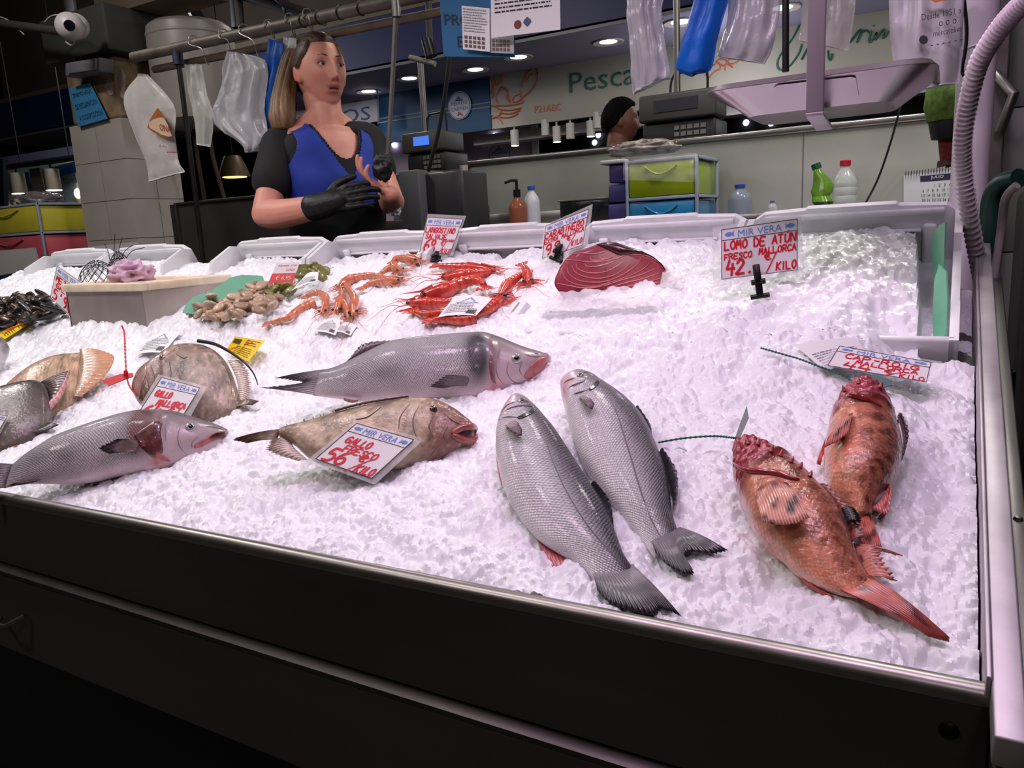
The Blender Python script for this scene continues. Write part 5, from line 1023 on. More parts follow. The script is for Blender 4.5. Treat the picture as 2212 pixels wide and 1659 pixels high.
# ================================================================== steel tub with net and cloth
c0 = ice_pt(318, 702, -.004); ztop = aty(314, 612, c0[1])[2]; xl0 = aty(147, 660, c0[1])[0]; yb0 = atx(494, 600, c0[0])[1]
tb = thing('steel_tub', (c0[0], c0[1], c0[2]), 'square steel tub with a cream rim standing in the ice', 'tub')
zb0 = c0[2]-.03; th = .004
tubm = mat('tub_steel', (176, 166, 160), .45, .6, noise=(8, .15), bump=(50, .08, .001))
box('front_side', (xl0, c0[1], zb0), (c0[0]-th-.0005, c0[1]+th, ztop-.018), tubm, tb); box('right_side', (c0[0]-th, c0[1], zb0), (c0[0], yb0, ztop-.018), tubm, tb)
box('left_side', (xl0, c0[1], zb0), (xl0+th, yb0, ztop-.018), tubm, tb); box('back_side', (xl0, yb0-th, zb0), (c0[0], yb0, ztop-.018), tubm, tb); box('bottom', (xl0, c0[1], zb0), (c0[0], yb0, zb0+.004), tubm, tb)
cream = mat('cream_rim', (226, 208, 182), .5, noise=(25, .12), bump=(60, .2, .001))
for nm, p0, p1 in (('front_rim', (xl0-.01, c0[1]-.008, ztop-.02), (c0[0]+.006, c0[1]+.014, ztop+.002)), ('right_rim', (c0[0]-.014, c0[1]+.014, ztop-.02), (c0[0]+.006, yb0+.008, ztop+.002)), ('left_rim', (xl0-.01, c0[1]+.014, ztop-.02), (xl0+.012, yb0+.008, ztop+.002)), ('back_rim', (xl0+.012, yb0-.014, ztop-.02), (c0[0]-.014, yb0+.008, ztop+.002))): box(nm, p0, p1, cream, tb, .004)
box('lid_board', (xl0+.012, c0[1]+.014, ztop-.02), (c0[0]-.014, yb0-.014, ztop-.008), cream, tb)
# crumpled pink cloth
def crumple(name, cen, rad, mt, label, cat, seed, amp=.28, freq=2.2, flat=True, parent=None, nseg=(36, 28)):
    u = np.linspace(.001, np.pi-.001, nseg[1]); v = np.linspace(0, 2*np.pi, nseg[0], endpoint=False); uu, vv = np.meshgrid(u, v, indexing='ij')
    D = np.stack([np.sin(uu)*np.cos(vv), np.sin(uu)*np.sin(vv), np.cos(uu)], -1).reshape(-1, 3)
    n1 = np.array([1-abs(mnoise.noise(Vector(d*freq)+Vector((seed, 0, 0))))*2 for d in D]); n2 = np.array([mnoise.noise(Vector(d*freq*2.4)+Vector((0, seed, 0))) for d in D])
    P = D*np.asarray(rad)*(1+amp*(n1-.5)+amp*.35*n2)[:, None]
    if flat: P[:, 2] = np.maximum(P[:, 2], -rad[2]*.55)
    o = mk(name, P+cen, [tuple(f[::-1]) for f in grid_faces(nseg[1], nseg[0], wrap=True)]+[tuple(range(nseg[0])), tuple(range((nseg[1]-1)*nseg[0], nseg[1]*nseg[0]))[::-1]], mt, parent)
    if label: tag(o, label, cat)
    return o
pc = atp(281, 585, (0, (c0[1]+yb0)/2-.02, 0), (0, 1, 0)); pc[2] = ztop+.018
crumple('pink_cloth', pc, (.062, .05, .036), mat('pink_cloth', (206, 170, 196), .9, noise=(200, .08), bump=(300, .5, .002)), 'crumpled pale pink cloth on the steel tub', 'cloth', 3, .55, 1.9, nseg=(64, 44))
netm = mat('black_net_cord', (30, 30, 32), .6)
def net_dome(name, cen, rad, label, seed, nd=16, spike=None):
    t_ = thing(name, cen-np.array([0, 0, rad[2]*.0]), label, 'net', 'black nets on the steel tub'); L_ = []; s_ = np.linspace(0, 1, 18)
    for i in range(nd):
        for sg in (1, -1):
            v = 2*np.pi*(i/nd)+sg*s_*1.1; u = np.pi/2*(1-s_*.96); P = np.stack([np.sin(u)*np.cos(v), np.sin(u)*np.sin(v), np.cos(u)], 1)*rad
            P[:, 2] *= 1+.15*np.sin(v*2+seed); P[:, 0] += (.1*rad[0])*np.sin(P[:, 2]*30+seed); L_.append(P+cen)
    tubes('mesh_cords', L_, .0009, netm, t_, 4); return t_
net_dome('black_net', np.array([aty(212, 600, pc[1])[0], pc[1], ztop]), (.055, .055, .055), 'bunched black net left of the pink cloth', 1)
t = net_dome('black_net', np.array([aty(262, 580, pc[1]+.05)[0], pc[1]+.05, ztop]), (.05, .04, .075), 'black net with a standing tip behind the pink cloth', 2, 14)
tubes('stray_cords', [spl([aty(x, 580, pc[1]+.05), aty(x+dx*.4, 545, pc[1]+.05), aty(x+dx, y, pc[1]+.05)], 10) for x, dx, y in [(240, -15, 525), (246, 2, 503), (250, 14, 512), (256, 30, 530), (262, 50, 535)]], .0012, netm, t, 4)
# ================================================================== behind the counter
def px_quad(px, Y): return [aty(*p, Y) for p in px]
def panel(name, px, Y, t, mt, parent=None, **k): return slab(name, px_quad(px, Y), t, mt, parent, np.array([0, -1., 0]), **k)
# ---- stainless partition and worktop
YP = 3.3
pt = thing('steel_partition', (aty(1500, 480, YP)[0], YP, .16), 'long stainless steel partition behind the counter', 'partition')
part_m = mat('partition_steel', (172, 174, 166), .42, .6, noise=(2.2, .22), bump=(12, .08, .002))
xa, xb = aty(1018, 420, YP)[0], .42
ztp = aty(1500, 300, YP)[2]
box('sheet', (xa, YP, .16), (xb, YP+.03, ztp-.02), part_m, pt); box('top_rail', (xa-.01, YP-.012, ztp-.02), (xb, YP+.045, ztp+.006), steel, pt, .006)
box('end_post', (xa-.05, YP-.02, .16), (xa, YP+.05, ztp-.01), steel_dk, pt, .004)
for fx in (1340, 1735): x_ = aty(fx, 330, YP)[0]; box('seam', (x_-.002, YP-.0015, .9), (x_+.002, YP, ztp-.02), steel_dk, pt)
wz = float(aty(1130, 490, 2.9)[2])
wk = thing('worktop', (aty(1100, 500, 2.95)[0], 2.95, .16), 'steel worktop with sink under the partition', 'worktop')
box('top', (aty(860, 520, 2.7)[0], 2.66, wz-.03), (.1, YP-.002, wz), steel, wk, .004); box('cabinet', (aty(860, 520, 2.7)[0]+.02, 2.7, .16), (.08, YP-.002, wz-.03), steel_dk, wk)
box('upstand', (xa-.9, YP-.04, wz), (xa+.55, YP-.02, wz+.07), steel, wk, .003)
# faucet
fb = aty(1052, 492, 2.95); fb[2] = wz
t = thing('faucet', fb, 'chrome mixer faucet at the sink behind the counter', 'faucet'); 
tube('body', [fb, fb+(0, 0, .05), fb+(0, 0, .10)], .017, chrome, t, 14); tube('spout', spl([fb+(0, 0, .09), fb+(-.03, -.06, .105), fb+(-.05, -.13, .10), fb+(-.055, -.15, .085)], 14), .009, chrome, t, 10); tube('lever', [fb+(0, 0, .10), fb+(.005, .0, .125), fb+(-.05, -.01, .14)], .007, chrome, t, 8)
def bottle(px, Y, h, r, mt, capm, label, cat='bottle', prof=None, name='bottle', z=None):
    p = aty(*px, Y); p[2] = wz if z is None else z
    t_ = thing(name, p, label, cat)
    prof = prof or [(.0001, 0), (.9, 0), (1, .02), (1, .55), (.96, .62), (.8, .72), (.42, .84), (.36, .87), (.36, .90), (.0001, .90)]
    lathe('body', [(a*r if a > .001 else a, b*h) for a, b in prof], p, mt, t_, 20)
    if capm is not None: lathe('cap', [(.0001, .895*h), (r*.45, .895*h), (r*.45, .99*h), (r*.40, h), (.0001, h)], p, capm, t_, 16)
    return t_, p
pet = mat('clear_pet', (225, 232, 235), .08, alpha=.35, spec=.8); blue_cap = mat('blue_cap', (38, 70, 150), .4); red_cap = mat('red_cap', (170, 24, 44), .4)
t, p = bottle((1120, 485), 2.85, .135, .038, mat('amber_soap', (150, 88, 66), .15, alpha=.75), None, 'soap dispenser with black pump beside the faucet')
lathe('pump_collar', [(.0001, .12), (.015, .12), (.015, .15), (.0001, .15)], p, blk_pl, t, 14); tube('pump_stem', [p+(0, 0, .148), p+(0, 0, .185)], .006, blk_pl, t, 8); tube('pump_spout', [p+(.006, 0, .187), p+(-.02, -.01, .188), p+(-.045, -.02, .18)], .006, blk_pl, t, 8)
bottle((1151, 487), 2.9, .165, .034, mat('white_bottle', (196, 198, 208), .35), mat('blue_cap2', (58, 92, 178), .4), 'white bottle with blue cap right of the soap dispenser')
t, p = bottle((1166, 486), 2.8, .03, .02, red_fl, None, 'x') if False else (None, None)
zc = float(aty(1800, 462, 3.1)[2])
box('shelf_ledge', (aty(1520, 470, 3.0)[0], 2.95, zc-.02), (.38, YP-.001, zc), steel_dk, wk)
bottle((1823, 450), 3.15, .19, .043, pet, red_cap, 'clear ribbed bottle with red cap on the steel ledge', z=zc, prof=[(.0001, 0), (.9, 0), (1, .02), (1, .14), (.93, .17), (1, .20), (1, .30), (.93, .33), (1, .36), (1, .46), (.93, .49), (1, .52), (.97, .60), (.7, .74), (.4, .84), (.36, .9), (.0001, .9)])
bottle((1598, 470), 3.1, .13, .045, mat('blue_pet', (150, 165, 190), .1, alpha=.45, spec=.8), blue_cap, 'clear water bottle with dark blue cap by the drawers', z=zc)
bottle((1668, 470), 3.1, .06, .02, pet, mat('blue_cap3', (52, 96, 170), .4), 'small bottle with blue cap on the steel ledge', z=zc)
t, p = bottle((1778, 455), 3.12, .185, .036, mat('green_pet', (96, 140, 40), .15, alpha=.85, noise=(30, .3)), None, 'crumpled green bottle with dark green cap', z=zc, prof=[(.0001, 0), (.8, 0), (1, .05), (.8, .16), (1.05, .25), (.85, .36), (1.1, .46), (1.0, .58), (.8, .7), (.42, .84), (.36, .88), (.0001, .88)])
for v in t.children[0].data.vertices: v.co.x += -.10*(v.co.z)**1.0*1.0*(v.co.z/.185)*1.2+.005*math.sin(v.co.z*70); v.co.y += .008*math.cos(v.co.z*60)
lathe('cap', [(.0001, 0), (.017, 0), (.017, .02), (.0001, .02)], p+(-.024, 0, .165), mat('dark_green_cap', (20, 70, 40), .4), t, 14, axis=unit((-.35, 0, 1)))
# ---- drawers
frame_m = mat('drawer_frame', (150, 160, 182), .45)
def drawer_unit(pxl, Y, depth, cols, label, lip=.03):
    """pxl: front TL, TR, BR, BL pixels on the plane Y ; cols from the top"""
    q = px_quad(pxl, Y); x0, x1 = min(q[0][0], q[3][0]), max(q[1][0], q[2][0]); z1 = (q[0][2]+q[1][2])/2; z0 = (q[2][2]+q[3][2])/2
    t_ = thing('drawer_unit', ((x0+x1)/2, Y, z0), label, 'drawers', 'plastic drawer units'); n_ = len(cols); hh = (z1-z0)/n_; f = .012
    for xx in (x0, x1-f):
        for yy in (Y, Y+depth-f): box('post', (xx, yy, z0), (xx+f, yy+f, z1), frame_m, t_, .002)
    for i in range(n_+1):
        z = z0+i*hh; zz = min(max(z-f/2, z0), z1-f)
        box('shelf_frame', (x0, Y+.001, zz), (x1, Y+depth, zz+f), frame_m, t_, .002)
    for i, cm_ in enumerate(cols):
        zt = z1-i*hh-f*.7; zb_ = z1-(i+1)*hh+f*.7; m_ = mat('drawer_%d_%d_%d' % cm_, cm_, .25, noise=(10, .08), coat=.4)
        d = box('drawer', (x0+f*1.1, Y+.004, zb_), (x1-f*1.1, Y+depth-.01, zt-.004), m_, t_, .006)
        # handle lip: a downward bowed ledge
        u = np.linspace(0, 1, 15); xs = x0+(x1-x0)*(.28+.44*u); P = np.stack([xs, np.full(15, Y+.001)-.006*np.sin(np.pi*u), zt-.02-.03*np.sin(np.pi*u)], 1); tube('handle', P, .004, m_, d, 6)
    return t_, (x0, x1, z0, z1)
t, (x0, x1, z0, z1) = drawer_unit([(1350, 352), (1503, 330), (1508, 505), (1353, 520)], 2.9, .30, [(150, 176, 12), (26, 120, 172)], 'plastic drawer unit, lime green over blue, behind the tuna')
WZ = z0
sheet('film_cover', [np.array([x0+.0, 2.89, z1+.004]), np.array([x1, 2.89, z1+.004]), np.array([x1, 2.885, z1-.10]), np.array([x0, 2.885, z1-.07])], 20, 10, mat('thin_film', (255, 255, 255), .15, alpha=.10, spec=.6), .012, 5, parent=t)
pk_ = aty(1330, 345, 2.95)
t = thing('box_stack', (aty(1330, 500, 2.9)[0], 2.9, wz), 'stack of purple translucent boxes left of the lime drawers', 'boxes'); pm = mat('purple_box', (70, 66, 130), .35, alpha=.9)
xl_, xr_ = aty(1312, 420, 2.92)[0], x0-.006
zz = np.linspace(wz, float(aty(1330, 352, 2.92)[2]), 4)
for i in range(3): box('box', (xl_+.004*i, 2.92, zz[i]), (xr_, 3.18, zz[i+1]-.006), pm, t, .006); 
box('lid', (xl_-.02, 2.9, zz[3]-.004), (xr_+.005, 3.2, zz[3]+.012), mat('white_lid', (190, 190, 196), .4), t, .004)
o = crumple('plastic_bundle', np.array([xl_+.12, 3.02, zz[3]+.05]), (.14, .08, .035), mat('bundle_film', (150, 142, 132), .3, noise=(30, .4), alpha=.85), 'crumpled plastic bundle on top of the drawers', 'bundle', 6)
t = thing('black_tray', (aty(1262, 480, 2.95)[0], 2.95, wz), 'black plastic tray wrapped in film behind the carabinero sign', 'tray')
bx0, bx1 = aty(1208, 460, 2.95)[0], aty(1318, 450, 2.95)[0]
box('tray', (bx0, 2.95, wz), (bx1, 3.2, wz+.10), mat('black_film', (28, 30, 34), .2, noise=(20, .4), bump=(30, .6, .004)), t, .012); box('wire_rim', (bx0-.006, 2.944, wz+.092), (bx1+.004, 3.206, wz+.10), steel_dk, t, .003)
# ---- calendar on the partition
q = px_quad([(1952, 378), (2066, 366), (2070, 452), (1952, 452)], YP-.004)
t = thing('wall_calendar', np.mean(q, 0), 'spiral wall calendar page headed julio on the partition', 'calendar'); slab('page', q, .002, mat('calendar_page', (205, 206, 212), .6), t, np.array([0, -1., 0]))
nC_ = np.array([0, -1., 0]); slab('heading_bar', bil(q, np.array([.32, 1, 1, .32]), np.array([.08, .08, .24, .24]))+nC_*.0008, .0005, mat('navy_print', (40, 40, 70), .6), t, nC_)
print_on('heading', q, [('JULIO', .52, .20, .76, .10)], paper, t, lift=.002, n=nC_)
print_on('dates', q, [('1   2   3   4   5', .58, .40, .98, .08), ('6   7   8   9   10  11  12', .36, .53, .98, .08), ('13 14 15 16 17 18 19', .34, .66, .98, .08), ('20 21 22 23 24 25 26', .34, .79, .98, .08), ('27 28 29 30 31', .34, .92, .80, .08)], blk_ink, t, lift=.0012, n=nC_)
for i in range(18):
    c_ = bil(q, np.array([.04+i*.054]), np.array([.0]))[0]; 
    if i == 0: ring0 = tube('spiral_ring', [c_+np.array([0, -.004+.006*math.cos(a), .004+.008*math.sin(a)]) for a in np.linspace(0, 5.6, 9)], .0012, blk, t, 4)
    else: r_ = clone(ring0, t); r_.location = c_-bil(q, np.array([.04]), np.array([.0]))[0]

# ---- pillar
YL = 2.6
plx0, plx1 = aty(150, 280, YL)[0], aty(262, 270, YL)[0]; pyb = atx(384, 330, plx1)[1]; pztile = float(aty(205, 264, YL)[2])
pil = thing('pillar', ((plx0+plx1)/2, (YL+pyb)/2, 0), 'square pillar with white tiles below and peeling plaster above', 'pillar'); pil['kind'] = 'structure'; del pil['category']
grout = mat('grout', (120, 112, 104), .8); tile_m = mat('white_wall_tile', (168, 160, 152), .35, noise=(6, .08)); plas = mat('peeling_plaster', (128, 108, 84), .85, noise=(14, .35), bump=(30, .6, .006)); capm = mat('dark_capital', (54, 56, 50), .75, noise=(4, .2))
box('core', (plx0+.008, YL+.008, 0), (plx1-.008, pyb-.008, pztile), grout, pil)
zcap0, zcap1 = float(aty(225, 118, YL)[2]), float(aty(225, 22, YL)[2])
box('plaster_shaft', (plx0+.012, YL+.012, pztile), (plx1-.012, pyb-.012, zcap0), plas, pil, .02)
box('capital', (plx0-.04, YL-.05, zcap0), (plx1+.06, pyb+.05, zcap1+.02), capm, pil, .01); box('upper_wall', (plx0+.22, YL+.1, zcap1+.02), (plx1+.5, pyb+.02, 5.2), mat('tan_wall', (104, 88, 74), .85, noise=(3, .2)), pil)
tw = (plx1-plx0)/2; rows = 7; th_ = .2; t0 = None
for r_ in range(rows):
    for c_ in range(2):
        z1_ = pztile-r_*th_
        if t0 is None: t0 = box('tile', (plx0+c_*tw+.0015, YL, z1_-th_+.003), (plx0+(c_+1)*tw-.0015, YL+.009, z1_), tile_m, pil)
        else: k_ = clone(t0, pil); k_.location = (c_*tw, 0, -r_*th_)
sw = (pyb-YL)/2; s0 = None
for r_ in range(rows):
    for c_ in range(2):
        z1_ = pztile-r_*th_
        if s0 is None: s0 = box('side_tile', (plx1-.009, YL+.0015, z1_-th_+.003), (plx1, YL+sw-.0015, z1_), tile_m, pil)
        else: k_ = clone(s0, pil); k_.location = (0, c_*sw, -r_*th_)
band = mat('broken_red_edge', (104, 44, 52), .8, noise=(22, .6), bump=(30, .8, .008))
crumple('broken_edge', np.array([(plx0+plx1)/2, (YL+pyb)/2, pztile+.02]), ((plx1-plx0)*.5, (pyb-YL)*.5, .05), band, None, None, 5, .12, 3., parent=pil)
for (x, y, w_, h_) in [(195, 205, 30, 48), (237, 188, 18, 34), (262, 180, 16, 60)]:
    P = [aty(x+w_*.5*math.cos(a)*(1+.25*math.sin(3*a+x)), y+h_*.5*math.sin(a)*(1+.2*math.cos(2*a+x)), YL+.008) for a in np.linspace(0, 2*np.pi, 14, endpoint=False)]; slab('plaster_patch', P, .004, mat('pale_plaster', (160, 140, 130), .85), pil, np.array([0, -1., 0]))
q = px_quad([(148, 192), (194, 178), (232, 256), (169, 274)], YL-.02); nS = unit(np.cross(q[1]-q[0], q[3]-q[0])); nS = nS if nS[1] < 0 else -nS
t = thing('complaint_notice', np.mean(q, 0), 'blue notice in film taped to the tiled pillar', 'notice'); slab('sheet', q, .002, mat('blue_notice', (58, 128, 178), .5), t, nS)
print_on('printed_words', q, [('TENEMOS HOJAS', .10, .30, .92, .14), ('DE RECLAMACION', .10, .58, .94, .14), ('A SU DISPOSICION', .12, .88, .94, .14)], blk_ink, t, lift=.0015, n=nS)
# junction box and security camera
p0 = aty(140, 160, YL-.06); p1 = aty(215, 125, YL-.06)
t = thing('junction_box', (p0+p1)/2, 'grey plastic junction box on the pillar under the camera', 'box'); jm = mat('grey_plastic', (112, 110, 116), .5)
ju = unit(p1-p0)*(1, 1, .6); jw = aty(212, 138, YL-.06)-aty(138, 150, YL-.06); ju = aty(138, 130, YL-.06)-aty(138, 160, YL-.06)
obox('case', aty(140, 166, YL-.09), jw, ju, np.array([0, .08, 0]), jm, t, .008); obox('cover', aty(146, 160, YL-.098), jw*.8, ju*.8, np.array([0, .01, 0]), jm, t, .004)
tube('cable', spl([aty(160, 130, YL-.04), aty(155, 100, YL-.04), aty(140, 75, YL-.02)], 8), .006, jm, t, 6)
cp = aty(150, 57, YL-.25); fw = unit(CAM-cp+np.array([-.6, -.4, 0])); t = thing('security_camera', cp, 'white dome security camera hanging from the grey beam', 'camera'); wm_ = mat('camera_white', (190, 184, 184), .4)
lathe('shell', [(.0001, -.05)]+[(.062*math.cos(a)*(1-.1*math.sin(a)), .05*math.sin(a)) for a in np.linspace(-1.2, 1.3, 14)]+[(.0001, .05)], cp, wm_, t, 22, axis=unit(fw))
lathe('lens', [(.0001, .036), (.024, .036), (.024, .046), (.018, .052), (.0001, .053)], cp+CR*.006+CU*.004, mat('lens_black', (10, 12, 30), .1, coat=1), t, 16, axis=unit(fw+.3*unit(CAM-cp)))
lathe('mount', [(.0001, 0), (.05, 0), (.058, .02), (.05, .035), (.0001, .035)], cp+CR*.02-fw*.04, wm_, t, 18, axis=-fw)
tubes('cables', [spl([aty(95, 50, YL-.2), aty(110, 35, YL-.2), aty(137, 32, YL-.2), aty(150, 45, YL-.22)], 10), spl([aty(-20, 30, YL-.2), aty(20, 45, YL-.2), aty(52, 75, YL-.2)], 10), spl([aty(160, 70, YL-.22), aty(160, 90, YL-.2), aty(154, 98, YL-.2), aty(142, 90, YL-.2)], 10)], .0035, wm_, t, 5)
a, b = aty(-60, 42, YL-.2), aty(165, 72, YL-.2); t = tube('grey_beam', [a, b+(b-a)*.02], .02, mat('beam_grey', (62, 58, 56), .6), None, 8); tag(t, 'grey round beam carrying the security camera', 'beam')
t = thing('roof_truss', aty(400, 0, 4.6), 'dark steel roof truss above the hall', 'truss')
for L_ in [[(140, -80), (158, 60)], [(370, -60), (440, 60)], [(505, -60), (515, 60)], [(500, -20), (700, 42)], [(625, 22), (560, -40)]]: tube('strut', [aty(*p, 4.6) for p in L_], .05, mat('truss_dark', (22, 20, 20), .6), t, 6)
# water heater
hz0, hz1 = aty(425, 278, 2.95), aty(418, 52, 2.95); hr = .5*np.linalg.norm(aty(346, 150, 2.95)-aty(498, 150, 2.95))*.80
t = thing('water_heater', (hz0[0], 2.95, hz0[2]), 'white cylindrical water heater beside the pillar', 'water heater'); hm = mat('heater_enamel', (150, 142, 138), .4, noise=(4, .06)); hh = hz1[2]-hz0[2]
cx_ = (aty(346, 150, 2.95)[0]+aty(498, 150, 2.95)[0])/2
lathe('tank', [(.0001, .0), (hr*.7, .0), (hr*.95, .03), (hr, .07), (hr, hh-.06), (hr*.97, hh-.02), (hr*.85, hh), (.0001, hh+.012)], (cx_, 2.95, hz0[2]), hm, t, 40)
lathe('band', [(hr*1.004, hh*.86), (hr*1.012, hh*.865), (hr*1.012, hh*.885), (hr*1.004, hh*.89)], (cx_, 2.95, hz0[2]), hm, t, 40)
for i in (-1, 1): tube('pipe', spl([(cx_+i*.06, 2.95, hz0[2]), (cx_+i*.06, 2.95, hz0[2]-.15), (cx_+i*.08, 2.98, hz0[2]-.4)], 10), .011, mat('copper_pipe', (70, 54, 44), .5, .6), t, 8)
box('bracket', (cx_-.15, 2.95+hr*.8, hz0[2]+.1), (cx_+.15, 2.95+hr*1.1, hz0[2]+.3), steel_dk, t)
# service wall left of the woman
sw_ = thing('steel_low_wall', (aty(460, 500, 2.55)[0], 2.55, .16), 'dark steel low wall between pillar and woman', 'wall panel'); lz = float(aty(465, 436, 2.5)[2])
box('sheet', (aty(388, 500, 2.5)[0], 2.5, .16), (aty(700, 500, 2.5)[0], 2.53, lz), mat('dark_panel', (92, 88, 88), .45, .8, noise=(4, .2)), sw_); box('top_edge', (aty(386, 500, 2.5)[0], 2.49, lz), (aty(700, 500, 2.5)[0], 2.54, lz+.012), steel_dk, sw_, .003); box('corner_post', (aty(384, 500, 2.49)[0]-.02, 2.48, .16), (aty(388, 500, 2.49)[0], 2.54, lz+.004), steel_dk, sw_)
# yellow and pink drawers left
t, bb_ = drawer_unit([(-60, 452), (78, 438), (98, 565), (-40, 575)], 2.45, .42, [(196, 186, 60), (190, 84, 98)], 'plastic drawer unit, yellow over pink, left of the pillar')
o = box('blue_chest', (bb_[0]-.1, 2.46, .16), (bb_[1]+.02, 2.9, bb_[2]-.004), mat('teal_chest', (30, 62, 84), .5)); tag(o, 'dark teal chest under the yellow and pink drawers', 'chest')
o = crumple('film_heap', np.array([(bb_[0]+bb_[1])/2+.05, 2.62, bb_[3]+.03]), (.16, .12, .045), mat('film_dark', (120, 112, 112), .25, noise=(25, .4), alpha=.85), 'crumpled plastic film on the yellow drawers', 'film', 9)
q0 = aty(215, 560, 2.15)
o = slab('grey_board', px_quad([(133, 540), (298, 522), (318, 566), (150, 590)], 1.86), .01, mat('grey_board', (150, 146, 144), .5, noise=(6, .1)), None, np.array([0, -1., 0])); tag(o, 'grey board standing behind the crates at the left', 'board')
o = slab('grey_board', px_quad([(-40, 545), (72, 535), (85, 580), (-30, 600)], 1.86), .01, mat('grey_board'), None, np.array([0, -1., 0])); tag(o, 'grey board standing behind the crates at the left edge', 'board')

# ---- overhead rail with hooks and bags
YR = 2.1
a, b = aty(288, 124, YR), aty(856, 2, YR); pipe_m = mat('old_pipe', (98, 90, 84), .55, .5, noise=(15, .3))
rl = thing('overhead_rail', (a[0], YR, a[2]), 'old grey pipe rail for bags above the counter', 'rail'); zr = (a[2]+b[2])/2
tube('pipe', [(a[0], YR, a[2]), (b[0], YR, b[2]), b+(b-a)*1.9], .020, pipe_m, rl, 12)
tube('lower_pipe', [(a[0]+.05, YR+.05, a[2]-.045), (b[0], YR+.05, b[2]-.042), b+(b-a)*1.9+(0, .05, -.042)], .014, mat('old_pipe_tan', (110, 98, 84), .6, .3, noise=(15, .3)), rl, 10)
pp_ = [aty(384, 122, YR), aty(402, 260, YR), aty(428, 470, YR), aty(440, 570, YR)]; tube('post', pp_, .010, mat('black_pole', (40, 36, 34), .4, .6, noise=(10, .4)), rl, 10)
lathe('post_joint', [(.0001, -.03), (.02, -.03), (.02, .03), (.0001, .03)], pp_[0], mat('blue_joint', (40, 44, 70), .5), rl, 10)
tube('hanging_rod', [aty(856, 6, YR-.06), aty(848, 170, YR-.06), aty(838, 338, YR-.06)], .0075, mat('rod_grey', (120, 114, 108), .45, .6), rl, 10)
lathe('rod_cap', [(.0001, -.03), (.014, -.03), (.014, .02), (.0001, .02)], aty(855, 14, YR-.06), steel_dk, rl, 10)
for x in (655, 690, 735, 780): p = aty(x, 37-(x-690)*.21, YR); tube('pipe_clip', [p+(0, -.022*math.cos(q_), .022*math.sin(q_)) for q_ in np.linspace(0, 6.28, 10)], .0025, blk, rl, 5)
def hook(p, q_):
    p, q_ = np.asarray(p), np.asarray(q_); P = [p+(0, .022, -.01), p+(0, .012, .022), p+(0, -.018, .018), p+(0, -.024, -.01), q_+(0, -.01, .05), q_+(0, 0, .01), q_+(0, .012, 0), q_+(0, .008, .02)]
    return tube('hook', spl(P, 26), .0018, steel_dk, rl, 5)
for x, y, x2, y2 in [(420, 92, 445, 138), (485, 78, 500, 120), (528, 68, 555, 122), (582, 58, 588, 82), (627, 45, 633, 78), (665, 35, 672, 68)]: hook(aty(x, y, YR), aty(x2, y2, YR-.03))
def bag(name, left, right, Y, mt, label, th=.02, folds=5, amp=.006, seed=1, nu=22, nv=22, group='plastic bags on hooks', cat='bag', root=None):
    """hanging bag: left and right edge polylines in pixels, pleated, with front and back"""
    A_ = spl(np.array([aty(*p, Y) for p in left]), nv); B2 = spl(np.array([aty(*p, Y) for p in right]), nv); u = np.linspace(0, 1, nu); v = np.linspace(0, 1, nv); r = np.random.RandomState(seed); ph = r.uniform(0, 6)
    base = A_[:, None]*(1-u)[None, :, None]+B2[:, None]*u[None, :, None]
    pl = np.sin(u*folds*2*np.pi+ph)[None]*amp*(1.1-v)[:, None]+.5*amp*np.sin(u*folds*4.3+v[:, None]*5+ph)
    bul = th*np.sin(np.pi*u)[None]**.6*(.35+.65*np.sin(np.pi*np.clip(v*.8+.15, 0, 1)))[:, None]
    yv = np.array([0, 1., 0]); Fp = base-yv*(bul+pl)[..., None]; Bp = base+yv*(bul*.8-pl*.5)[..., None]
    ns = noise3(Fp.reshape(-1, 3), 22, seed).reshape(nv, nu)*amp*1.3; Fp = Fp-yv*ns[..., None]
    k_ = nu*nv; F = grid_faces(nv, nu); V = np.vstack([Fp.reshape(-1, 3), Bp.reshape(-1, 3)]); FF = [tuple(f) for f in F[:, ::-1]]+[tuple(f+k_) for f in F]
    for i in range(nv-1): FF += [(i*nu, (i+1)*nu, (i+1)*nu+k_, i*nu+k_), (i*nu+nu-1, i*nu+nu-1+k_, (i+1)*nu+nu-1+k_, (i+1)*nu+nu-1)]
    FF += [(i, i+1, i+1+k_, i+k_) for i in range(nu-1)]+[((nv-1)*nu+i+1, (nv-1)*nu+i, (nv-1)*nu+i+k_, (nv-1)*nu+i+1+k_) for i in range(nu-1)]
    t_ = thing(name, base.mean((0, 1)), label, cat, group); mk('film', V, FF, mt, t_)
    return t_, lambda uu, vv, up=.004: bil([A_[0], B2[0], B2[-1], A_[-1]], uu, vv)
wbag = mat('white_bag', (178, 174, 170), .35, noise=(12, .08), bump=(25, .4, .006)); cbag = mat('clear_bag', (196, 196, 190), .18, alpha=.55, spec=.8, bump=(30, .7, .006)); bbag = mat('blue_bag', (20, 84, 170), .4, noise=(16, .2), bump=(30, .4, .005)); bbag2 = mat('bright_blue_bag', (8, 92, 190), .4, noise=(16, .15), bump=(30, .4, .005)); cbag2 = mat('cloudy_bag', (190, 190, 194), .2, alpha=.8, spec=.8, bump=(30, .7, .006))
t, f = bag('carrier_bag', [(300, 160), (266, 212), (290, 290), (315, 350), (322, 393)], [(318, 160), (376, 228), (378, 290), (385, 345), (399, 372)], YR-.04, wbag, 'white carrier bag with an orange-red logo hanging by the pillar', .02, 2, .004, 3)
lg = [aty(*p, YR-.075) for p in prs(lambda x, y: (x*.2532, y*.2532), '1345,920 1385,980 1420,1060 1470,1160 1440,1180 1390,1170 1300,1120 1255,1090 1280,1020 1310,970')]
